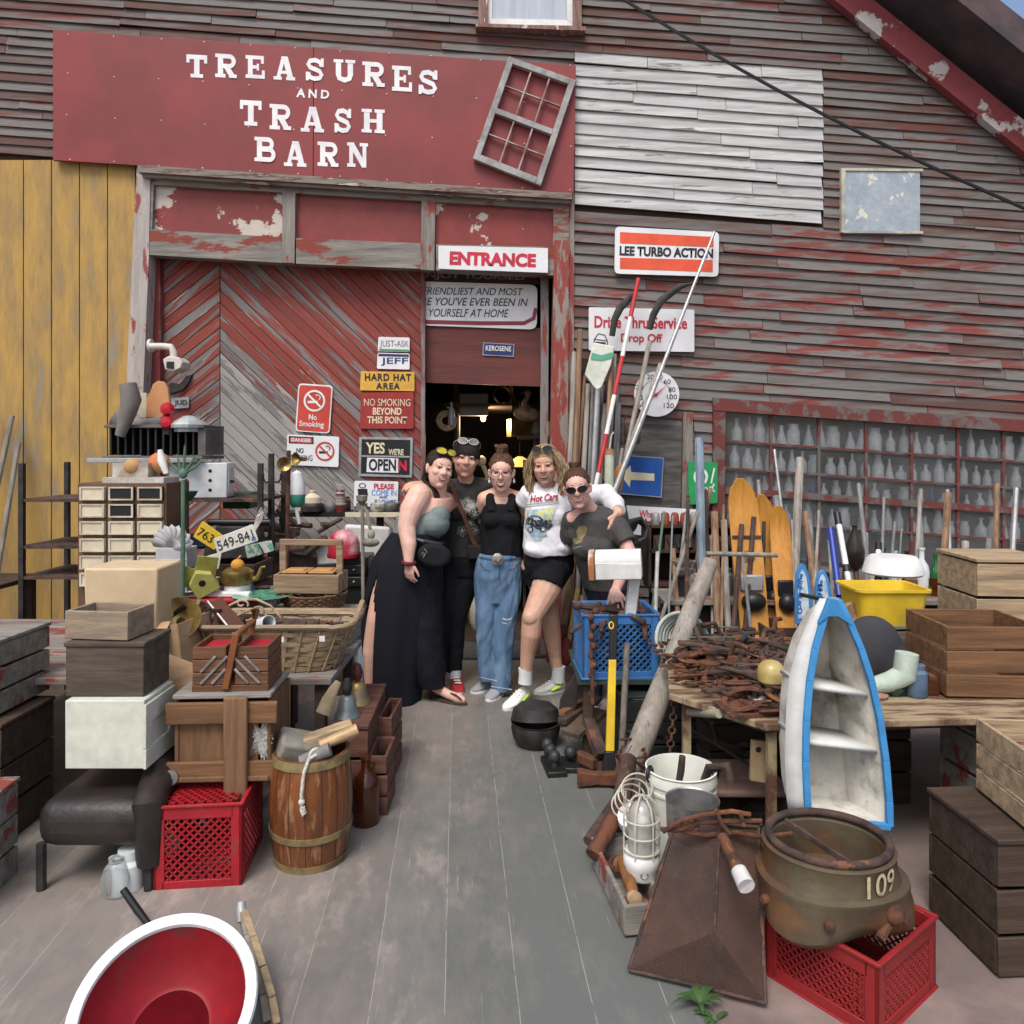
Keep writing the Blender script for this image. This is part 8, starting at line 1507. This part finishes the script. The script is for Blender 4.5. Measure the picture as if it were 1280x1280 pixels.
# --- bucket, caged lamp, box, pipes
T = thing('plastic_bucket', 'white plastic bucket holding rusty iron under the table', 'bucket', (kx(854, 2.98), 3.02, 0)); m = MB(); m.lathe([(0, 0), (.118, 0), (.134, .30), (.139, .302), (.139, .312), (.135, .314), (.135, .336), (.141, .338), (.141, .352), (.136, .376), (.141, .384), (.134, .386), (.13, .37), (.115, .02), (0, .015)], n=40); m.build('pail', W('bucket_white', (.66, .67, .6), (.58, .59, .52), 3, bump=.03, c3=(.4, .35, .25), s3=6, lo3=.68, hi3=.74), T)
for sx in (-1, 1): m = MB(); m.ring((sx * .13, -.03, .37), .025, .008, 16, 8, (90, 0, 60)); m.build('lug', BLACKP, T)
m = MB(); m.tube(px([(853, 945), (851, 965), (848, 980), (844, 995)], 2.98), [.013, .015, .013, .011], 10); solo(m, 'curved_iron', RUST2, 'curved dark iron handle standing in the white bucket', 'iron'); m = MB(); m.tube([(kx(872, 3.0), 3.05, .2), (kx(885, 3.0), 2.98, .40), (kx(905, 3.0), 2.95, .42), (kx(907, 3.0), 2.93, .36)], .018, 8); solo(m, 'rusty_hook', RUST2, 'rusty hook hung over the right bucket rim', 'hook')
T = thing('caged_lamp', 'white explosion proof ship lamp with a wire cage', 'lamp', (kx(802, 2.75), 2.75, .105)); m = MB(); m.lathe([(.0, 0), (.055, 0), (.06, .01), (.06, .035), (.066, .045), (.066, .075), (.06, .085), (.062, .095), (.0, .095)], n=28); m.build('base', WHITE, T); m = MB(); m.ring((0, -.058, .03), .012, .004, 14, 6, (90, 0, 0)); m.build('port', GALV, T)
m = MB(); m.lathe([(.05, .095), (.05, .2), (.044, .24), (.025, .265), (0, .272)], n=24, cap=False); m.build('globe', pane_mat('lamp_globe', (.75, .73, .66), .45, .03), T); m = MB(); m.lathe([(.012, .1), (.014, .13), (.034, .17), (.034, .19), (.02, .21), (0, .215)], n=16); m.build('bulb', W('bulb_white', (.75, .75, .72), (.7, .7, .68), 4, rough=.25), T)
m = MB(); CW = W('cage_cream', (.5, .48, .4), (.38, .35, .28), 10)
for z in (.10, .155, .21): m.ring((0, 0, z), .064, .0035, 28, 6)
for k in range(6): a = k * math.pi / 3; m.tube([(.064 * math.cos(a), .064 * math.sin(a), .08), (.064 * math.cos(a), .064 * math.sin(a), .21), (.05 * math.cos(a), .05 * math.sin(a), .26), (.025 * math.cos(a), .025 * math.sin(a), .286), (0, 0, .292)], .0035, 6)
m.build('cage', CW, T)
T = thing('caged_lamp', 'second caged lamp lying half hidden behind the ship lamp', 'lamp', P(795, 1000, 2.95)); c = P(796, 985, 2.95); m = MB()
for k in range(4): m.ring(c + V((-.01 * k, .02 * k, -.03 * k)), .06, .0035, 24, 6, (35, -20, 0))
for k in range(5): a = k * 1.26; m.tube([c + V((.06 * math.cos(a), .06 * math.sin(a) * .8, 0)), c + V((.05 * math.cos(a), .05 * math.sin(a), -.14))], .0035, 5)
m.build('cage', CW, T, w=True); m = MB(); m.lathe([(.05, 0), (.055, .02), (.05, .06), (0, .065)], c + V((-.01, .03, -.15)), 18, (35, -20, 0)); m.build('base', WHITE, T, w=True)
bxx = wood_box('long_tray', 'long grey open wooden tray of bolts beside the deck edge', (kx(783, 2.78), 2.78, .017), (0, 0, 8), .15, .46, .1, OLDW, t=.016, cat='tray')
T = thing('brass_fitting', 'orange rusty long bolt with a pale end in the grey tray', 'bolt', (kx(790, 2.7), 2.68, .06)); m = MB(); m.tube([(kx(776, 2.9), 2.86, .1), (kx(783, 2.78), 2.74, .11), (kx(790, 2.66), 2.62, .11)], [.022, .026, .018], 10); m.build('shank', W('hydrant_rust', (.32, .13, .03), (.16, .07, .03), 9, bump=.5), T, w=True); m = MB(); m.lathe([(.02, -.02), (.026, 0), (.026, .012), (0, .014)], (kx(790, 2.64), 2.6, .11), 16, (80, 0, 20)); m.build('end_cap', W('cap_tan', (.45, .33, .2), (.35, .22, .12), 9), T, w=True)
for k, (x, y) in enumerate(((770, 1062), (776, 1052), (792, 1095))): m = MB(); c = P(x, y, 2.85); c.z = .09; m.ring(c, .022, .009, 16, 8, (60, 20 * k, 10)); solo(m, 'rusty_ring', RUST, 'rusty shackle ring in the grey tray, %s from the back' % ORD[k], 'ring', group='shackles in the tray')
for k, (a, b, r_, lb) in enumerate((((742, 1070, 2.9), (775, 1010, 3.05), .034, 'short fat rusty pipe lying by the deck edge'), ((735, 1052, 3.0), (770, 1000, 3.2), .022, 'thinner dark pipe behind the fat rusty pipe'), ((772, 1030, 3.0), (786, 950, 3.4), .04, 'rusty iron post standing behind the ship lamp'))):
    m = MB(); A = P(*a); B_ = P(*b); A.z = max(A.z, r_ + .02); B_.z = max(B_.z, r_ + .02); m.tube([A, B_], [r_, r_ * .9], 16); solo(m, 'rusty_pipe', RUST2 if k else RUST, lb, 'pipe')
# --- mesh screen, grate, pipe handle
MESH = W('rusty_mesh', (.075, .04, .03), (.05, .03, .024), 5, c3=(.16, .08, .05), s3=2.5, lo3=.55, hi3=.75, rough=.8, bump=0, spec=.3)
def mesh_nodes(m):
    nt = m.node_tree; N = nt.nodes; L = nt.links; b = N['Principled BSDF']; tc = N.new('ShaderNodeTexCoord'); outs = []
    for ax in ('X', 'DIAGONAL'):
        w = N.new('ShaderNodeTexWave'); w.wave_type = 'BANDS'; w.bands_direction = 'X' if ax == 'X' else 'Z'; w.inputs['Scale'].default_value = 55; L.new(tc.outputs['Object'], w.inputs[0]); outs.append(w.outputs[1])
    mxn = N.new('ShaderNodeMath'); mxn.operation = 'MAXIMUM'; L.new(outs[0], mxn.inputs[0]); L.new(outs[1], mxn.inputs[1]); bp = N.new('ShaderNodeBump'); bp.inputs['Strength'].default_value = .5; bp.inputs['Distance'].default_value = .004; L.new(mxn.outputs[0], bp.inputs['Height']); L.new(bp.outputs[0], b.inputs['Normal'])
    mr = N.new('ShaderNodeMapRange'); mr.inputs[1].default_value = .35; mr.inputs[2].default_value = .6; mr.inputs[3].default_value = .72; L.new(mxn.outputs[0], mr.inputs[0]); L.new(mr.outputs[0], b.inputs['Alpha'])
mesh_nodes(MESH)
T = thing('wire_mesh_guard', 'tall rusty folded wire mesh guard leaning in the foreground', 'mesh guard', G(870, 1260)); gv = lambda x, y, Y: P(x, y, Y)
A = gv(845, 1024, 2.55); B_ = gv(900, 1030, 2.46); C_ = gv(948, 1034, 2.52); D = G(786, 1221); E_ = G(957, 1263); Fv = gv(893, 1165, 2.30); G2 = G(866, 1240); D.z = E_.z = .022; Ab = gv(835, 1040, 2.72)
def tri_grid(m, q, n=8):
    vs = []; 
    for i in range(n + 1):
        for j in range(n + 1):
            u, v = i / n, j / n; p = (q[0] * (1 - u) + q[1] * u) * (1 - v) + (q[3] * (1 - u) + q[2] * u) * v; vs.append(p + V((0, .010 * noise.noise(p * 7), 0)))
    m.add(vs, [(i * (n + 1) + j, (i + 1) * (n + 1) + j, (i + 1) * (n + 1) + j + 1, i * (n + 1) + j + 1) for i in range(n) for j in range(n)])
for q in ((A, B_, Fv, D), (B_, C_, E_, Fv), (Fv, Fv, E_, D)): m = MB(); tri_grid(m, q); m.build('mesh_panel', MESH, T, w=True, sm=0)
m = MB(); m.tube([A, B_, C_], .006, 6); m.tube([C_, E_], .006, 6); m.tube([A, D], .006, 6); m.tube([D, D.lerp(E_, .5) + V((0, .0, .002)), E_], .006, 6); m.tube([B_, Fv], .005, 6); m.build('edge_wire', RUST2, T, w=True)
m = MB(); c = V((kx(869, 2.62), 2.66, .40)); m.lathe([(.088, -.1), (.092, .02), (.094, .024), (.09, .02), (.086, -.1)], c, 32, cap=False); m.lathe([(0, -.1), (.088, -.1)], c, 32, cap=False); solo(m, 'steel_pan', STEEL, 'round steel pan behind the mesh guard', 'pan')
T = thing('fire_grate', 'rusty bent bar grate with curled ends on the mesh guard', 'grate', P(890, 1030, 2.45))
for k, l in enumerate(([(828, 1040), (850, 1026), (880, 1018), (915, 1014), (938, 1018)], [(826, 1036), (845, 1038), (872, 1028), (905, 1026), (952, 1026), (950, 1030)], [(836, 1030), (850, 1038), (880, 1044), (920, 1040), (950, 1046), (990, 1042)], [(895, 1012), (902, 1030), (912, 1042)], [(848, 1024), (856, 1036)], [(868, 1020), (872, 1034), (866, 1040)], [(925, 1015), (930, 1032)])): m = MB(); m.tube(px(l, 2.42 + .012 * (k % 3)), .0075, 7); m.build('bar', RUST, T, w=True)
T = thing('pipe_handle', 'rusty pipe handle with a white worn end on the grate', 'pipe', P(920, 1100, 2.3)); m = MB(); a = P(903, 1046, 2.4); b = P(933, 1108, 2.22); m.tube([a, a.lerp(b, .72)], [.017, .02], 14); m.build('pipe', RUST, T, w=True); m = MB(); m.tube([a.lerp(b, .7), b, a.lerp(b, .97)], [.0235, .026, .02], 16); m.build('white_end', W('worn_white', (.55, .54, .52), (.25, .2, .17), 12, lo=.5, hi=.62), T, w=True)
# --- casting 109 on red crate
milk_crate('milk_crate', 'red plastic milk crate in the right foreground under the casting', paint('dull_red_plastic', (.27, .018, .02), .45), (kx(1060, 2.3) + .03, 2.36, 0), (0, 0, 38), .36, .36, .215)
T = thing('bell_housing', 'big bronze brown iron casting with 109 painted on it', 'casting', (kx(1038, 2.36), 2.38, .222)); CA = W('casting_bronze', (.12, .098, .06), (.06, .055, .045), 4, st=(1, 1, 1.5), c3=(.17, .085, .04), s3=4, lo3=.46, hi3=.64, metal=.3, rough=.5, bump=.35)
m = MB(); n = 56
def cast_ring(z, r_, amp): return [V(((r_ + amp * math.cos(3 * a + .8)) * math.cos(a), (r_ * .92 + amp * math.cos(3 * a + .8)) * math.sin(a), z - (amp * .8 * math.cos(3 * a + .8) if z < .02 else 0))) for a in [2 * math.pi * i / n for i in range(n)]]
m.loft([cast_ring(*q) for q in ((-.012, .205, .022), (.01, .225, .024), (.05, .228, .018), (.09, .222, .012), (.1, .226, .01), (.112, .226, .008), (.118, .205, .006), (.14, .198, .004), (.185, .196, .0), (.195, .2, .0), (.2, .188, .0), (.19, .168, .0), (.08, .165, .0), (.07, .0, 0))], cap=False); m.build('casting', CA, T)
m = MB(); m.ring((0, 0, .212), .178, .0125, 48, 10, None, .93); m.build('top_ring', RUST2, T); m = MB(); m.beam((-.10, .1, .215), (.08, -.04, .13), .012, .02); m.build('bar', RUST2, T, bev=.003)
for a in (200, 250, 310, 20): m = MB(); c = V((.235 * math.cos(R(a)), .22 * math.sin(R(a)), .06)); m.lathe([(.012, -.014), (.016, 0), (.012, .012), (0, .014)], c, 12, (90, 0, a + 90)); m.build('bolt', RUST, T)
bm_ = MB(); pts109 = textmesh('109', .01, 0, 1.0); xs = [v.co.x for v in pts109.vertices]; ys = [v.co.y for v in pts109.vertices]
for v in pts109.vertices:
    u = (v.co.x - min(xs)) / (max(xs) - min(xs)); t = (v.co.y - min(ys)) / (max(ys) - min(ys)); a = R(281 + 34 * u); v.co = V((.2005 * math.cos(a), .1865 * math.sin(a), .122 + .066 * t + .004 * u))
MB().build('number', W('number_cream', (.5, .42, .27), (.25, .17, .1), 26, lo=.5, hi=.6), T, me=pts109, sm=0)
m = MB(); m.tube([V((kx(1100, 2.2), 2.2, .23)), V((kx(1125, 2.2), 2.24, .29)), V((kx(1150, 2.2), 2.3, .3))], [.014, .02, .016], 8); m.ell((kx(1122, 2.2), 2.22, .29), .032, n=10); solo(m, 'rusty_lever', RUST, 'rusty lever arm at the right side of the casting', 'lever')
# --- boat shelf
T = thing('boat_shelf', 'white boat shaped shelf with sky blue trim standing on its stern', 'shelf', P(1046, 1030, 2.6)); BT = W('boat_blue', (.05, .26, .55), (.04, .21, .46), 4, bump=.05); BWm = W('boat_white', (.62, .63, .61), (.52, .53, .5), 3, bump=.1, c3=(.3, .27, .21), s3=5, lo3=.66, hi3=.74); BIN = W('boat_inside', (.56, .54, .48), (.42, .39, .33), 3, c3=(.16, .14, .11), s3=5, lo3=.48, hi3=.66, bump=.15)
# outline rows: y, left rim x, right rim x (front rim), and back (hull) left/right
rows = [(750, 1037, 1047), (775, 1028, 1060), (810, 1018, 1075), (850, 1011, 1088), (900, 1007, 1099), (950, 1006, 1106), (1000, 1008, 1110), (1030, 1011, 1111)]
def yd(y): return 2.67 - .04 * (y - 750) / 280
fl = [P(a, y - (8 if y == 1030 else 0), yd(y)) for y, a, b in rows]; fr_ = [P(b, y + (2 if y == 1030 else 0), yd(y)) for y, a, b in rows]
def depth(i): return (.03, .12, .17, .2, .21, .21, .2, .19)[i]
bl_ = [p + V((-.01 * min(i, 3) / 3, depth(i), 0)) for i, p in enumerate(fl)]; br_ = [p + V((-.06 * min(i, 3) / 3, depth(i), 0)) for i, p in enumerate(fr_)]
m = MB(); k_ = len(rows); m.add(fl + bl_ + br_ + fr_, [(i, i + 1, k_ + i + 1, k_ + i) for i in range(k_ - 1)] + [(k_ + i, k_ + i + 1, 2 * k_ + i + 1, 2 * k_ + i) for i in range(k_ - 1)] + [(2 * k_ + i, 2 * k_ + i + 1, 3 * k_ + i + 1, 3 * k_ + i) for i in range(k_ - 1)] + [(k_ - 1, 4 * k_ - 1, 3 * k_ - 1, 2 * k_ - 1)]); m.build('hull', BIN, T, w=True, solid=.012)
# flared outer side strip (left) seen as white plank
m = MB(); ol = [p + V((-(.020 + .038 * min(1, i / 3)), .03, 0)) for i, p in enumerate(fl)]; m.add(fl + ol, [(i, i + 1, k_ + i + 1, k_ + i) for i in range(k_ - 1)]); m.build('side_plank', BWm, T, w=True, solid=.012)
m = MB()
for side in (fl, fr_):
    for i in range(k_ - 1): m.beam(side[i] + V((0, -.006, 0)), side[i + 1] + V((0, -.006, 0)), .022, .02, up=(0, 1, 0))
m.beam(fl[-1] + V((0, -.007, 0)), fr_[-1] + V((0, -.007, 0)), .02, .022, up=(0, 1, 0)); m.build('gunwale', BT, T, w=True, bev=.002)
m = MB(); wq(m, [(1037, 748), (1047, 749), (1058, 772), (1065, 782), (1048, 771), (1036, 771), (1024, 780), (1030, 766)], 2.645, .022); m.build('bow_deck', BT, T, w=True, bev=.002)
for y, a, b in ((858, 1010, 1089), (928, 1007, 1104)):
    p = P(a, y, yd(y) + .02); q = P(b, y + 12, yd(y) + .02); m = MB(); m.add([p, q, q + V((-.06, .19, 0)), p + V((-.03, .19, 0))], [(0, 1, 2, 3)]); m.build('shelf_board', BWm, T, w=True, solid=.016)
m = MB(); m.box(P(1040, 752, 2.78), (.07, .03, .02), (0, 8, 0)); m.tube(px([(1000, 743), (1040, 752)], 2.78), .008, 6); solo(m, 'black_bracket', BLACKP, 'black bar resting over the bow of the boat shelf', 'bar')
m = MB(); m.tube([(1.16, 2.77, 0), (1.16, 2.77, .325)], [.15, .135], 20); solo(m, 'stump', W('stump_dark', (.12, .08, .05), (.06, .045, .03), 5, st=(5, 5, .8), bump=.5), 'dark wooden stump holding up the stern of the boat shelf', 'stump')
# --- right side tubs, cloth
T = thing('yellow_tub', 'bright yellow plastic tub on the right table', 'tub', P(1110, 800, 3.6)); m = MB(); c = V((kx(1118, 3.6), 3.72, .80)); w, d, h = .34, .28, .17; rr = lambda s, z, o=0: [V((c.x + x * s, c.y + y * s, c.z + z)) for x, y in rrect(w + o, d + o, .04, 5)]
m.loft([rr(.82, 0), rr(.98, h), rr(1.06, h), rr(1.06, h + .012), rr(.96, h + .012), rr(.8, .012)], cap=False); m.add(rr(.82, .005), [tuple(range(len(rr(1, 0))))]); m.build('tub', YELP, T, w=True)
wood_box('stand_box', 'grey crate supporting the yellow tub on the right table', (kx(1118, 3.6), 3.75, .622), (0, 0, 4), .36, .3, .17, OLDW, lid=True, slats=2, cat='crate')
m = MB(); ctr = V((kx(1100, 3.3), 3.38, .62)); m.ell(ctr + V((0, 0, .13)), (.14, .09, .16)); m.ell(ctr + V((.06, 0, .08)), (.12, .09, .12)); m.ell(ctr + V((-.06, 0, .05)), (.08, .08, .1)); o = solo(m, 'dark_cloth', FAB('charcoal_cloth', (.05, .05, .055), 10, .6), 'charcoal cloth bag slumped below the yellow tub', 'bag', remesh=(.012, 5))
m = MB(); m.lathe([(0, 0), (.055, .0), (.06, .012), (.03, .02), (0, .018)], n=28); solo(m, 'copper_plate', W('copper_plate', (.32, .2, .13), (.25, .14, .09), 14), 'small copper dish on the right table beside the boat shelf', 'dish', (kx(1098, 3.1), 3.15, .622))
T = thing('ice_skate', 'pale green and white skate boot at the table edge', 'skate', (kx(1118, 3.1), 3.15, .622)); m = MB(); c = V((kx(1122, 3.1), 3.16, .63)); m.tube([c + V((-.09, 0, .03)), c + V((0, 0, .05)), c + V((.06, 0, .08)), c + V((.07, 0, .17))], [.03, .042, .05, .045], 14); m.build('boot', W('skate_green', (.5, .58, .5), (.4, .48, .4), 6), T, w=True); m = MB(); m.box(c + V((0, 0, .0)), (.2, .012, .02)); m.build('blade', BLACKP, T, w=True)
m = MB(); m.lathe([(.06, 0), (.09, .02), (.1, .1), (.09, .12), (.05, .11)], n=24); solo(m, 'rope_spool', W('spool_tan', (.3, .2, .12), (.2, .13, .08), 20), 'tan cord spool standing behind the boat bow', 'spool', (kx(1070, 3.6), 3.75, .78), (70, 0, 20))
T = thing('white_tub', 'white plastic basin upside down beside the poles', 'tub', P(1112, 745, 4.2)); m = MB(); m.lathe([(.15, 0), (.16, .01), (.14, .08), (.12, .1), (0, .105)], (kx(1122, 4.2), 4.25, .95), 28); m.build('tub', WHITE, T, w=True)
wood_box('pole_crate', 'brown crate holding up the poles behind the boat shelf', (kx(1060, 4.4), 4.62, 0), (0, 0, 2), .9, .3, .6, DARKW, slats=4, cat='crate')
wood_box('ski_crate', 'dark crate behind the horseshoe table supporting the skis', (kx(945, 4.6), 4.62, 0), (0, 0, 0), .7, .3, .42, DARKW, slats=3, cat='crate')
# --- under table clutter, chair, weeds
T = thing('steel_chair', 'old brown metal chair under the iron table', 'chair', (kx(930, 2.95), 3.35, 0)); m = MB(); m.box((kx(935, 3.2), 3.35, .2), (.36, .34, .03)); m.build('seat', W('seat_pink', (.3, .2, .16), (.22, .14, .11), 5), T, w=True, bev=.01)
for dx, dy in ((-.16, -.15), (.16, -.15), (-.16, .15), (.16, .15)): m = MB(); m.tube([(kx(935, 3.2) + dx, 3.35 + dy, 0), (kx(935, 3.2) + dx, 3.35 + dy, .2)], .014, 8); m.build('leg', RUST2, T, w=True)
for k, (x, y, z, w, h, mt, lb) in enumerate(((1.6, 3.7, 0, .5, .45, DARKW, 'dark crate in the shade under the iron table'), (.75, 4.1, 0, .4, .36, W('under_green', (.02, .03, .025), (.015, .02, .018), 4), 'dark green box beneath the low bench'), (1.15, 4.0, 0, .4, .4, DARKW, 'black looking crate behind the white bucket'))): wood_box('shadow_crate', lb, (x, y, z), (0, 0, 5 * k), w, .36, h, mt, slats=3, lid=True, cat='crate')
m = MB()
for k in range(22): a = V((random.uniform(.7, 1.5), random.uniform(3.3, 3.9), random.uniform(.02, .3))); m.tube([a, a + V((random.uniform(-.3, .3), random.uniform(-.2, .2), random.uniform(-.05, .2)))], random.uniform(.006, .02), 6)
m.box((1.1, 3.7, .02), (.8, .5, .04)); o = solo(m, 'tangled_scrap', RUST2, 'tangle of dark scrap rods under the iron table', 'scrap')
def weed(c, n, h, lab, nm='weed'):
    m = MB()
    for k in range(n):
        a = random.uniform(0, 6.28); L_ = h * random.uniform(.5, 1.1); d = V((math.cos(a), math.sin(a), 0)); w = V((-d.y, d.x, 0)) * .006; pts = [c + d * L_ * t * .9 + V((0, 0, L_ * (.9 * t - .75 * t * t))) for t in (0, .35, .7, 1)]
        m.add([pts[0] - w, pts[0] + w, pts[1] - w * 1.4, pts[1] + w * 1.4, pts[2] - w, pts[2] + w, pts[3]], [(0, 1, 3, 2), (2, 3, 5, 4), (4, 5, 6)])
    return solo(m, nm, W('weed_green', (.045, .10, .025), (.03, .065, .018), 8, rough=.6), lab, 'weed')
weed(G(872, 1256) + V((0, -.02, .02)), 14, .10, 'green grassy weed growing at the foot of the mesh guard'); weed(G(895, 1275), 8, .07, 'tiny weed at the deck edge in the corner'); weed(V((1.02, 3.2, 0)), 30, .3, 'bushy green weeds growing behind the table leg'); weed(V((.85, 3.55, 0)), 24, .28, 'green weeds in the shade under the iron table')
# --- right of the frame
table('right_table', 'long grey plank table at the far right edge', 2.65, 4.4, 3.2, 4.4, .72, OLDW, DARKW)
for i, (x, y, z, w, h, mt, lb) in enumerate(((1.75, 2.55, 0, .5, .42, DARKW, 'dark wooden crate at the right edge beside the casting'), (2.1, 3.1, .0, .5, .5, OLDW, 'grey slatted crate beneath the table at the right edge'), (2.0, 3.3, .622, .4, .3, BROWNW, 'brown crate on the iron table at the right edge'), (2.9, 3.6, .722, .5, .34, OLDW, 'grey crate on the far right plank table'), (3.5, 3.6, .722, .4, .5, W('crate_green', (.06, .1, .07), (.04, .07, .05), 4), 'green crate on the far right plank table'), (2.35, 3.7, .622, .36, .5, PALEW, 'pale crate standing behind the brown crate'), (1.8, 2.5, .44, .34, .26, PALEW, 'pale box stacked on the dark crate at the right edge'))): wood_box('goods_crate', lb, (x, y, z), (0, 0, random.uniform(-8, 8)), w, .36, h, mt, slats=3, cat='crate', lid=i in (0, 1, 5))
for i in range(8): x = 1140 + i * 17; pole('old tool handle leaning under the bottle window at the far right, %s from the left' % ORD[i], [(x, 800), (x + random.uniform(-14, 14), random.uniform(600, 690))], 5.1, random.uniform(.012, .024), GP[i % 4], 'tool_pole', 'pole', 'handles at the far right')
goods(14, 845, 1000, 5.0, .702, 'small rusty or tin thing along the bench behind the skis, %s from the left', 'small things along the bench', 1.4); goods(12, 1075, 1275, 4.95, .702, 'bottle or tin among the right bench goods, %s from the left', 'goods on the right bench', 1.3); goods(7, 1105, 1250, 3.2, .622, 'small tool or tin on the iron table right of the boat, %s from the left', 'tins right of the boat')
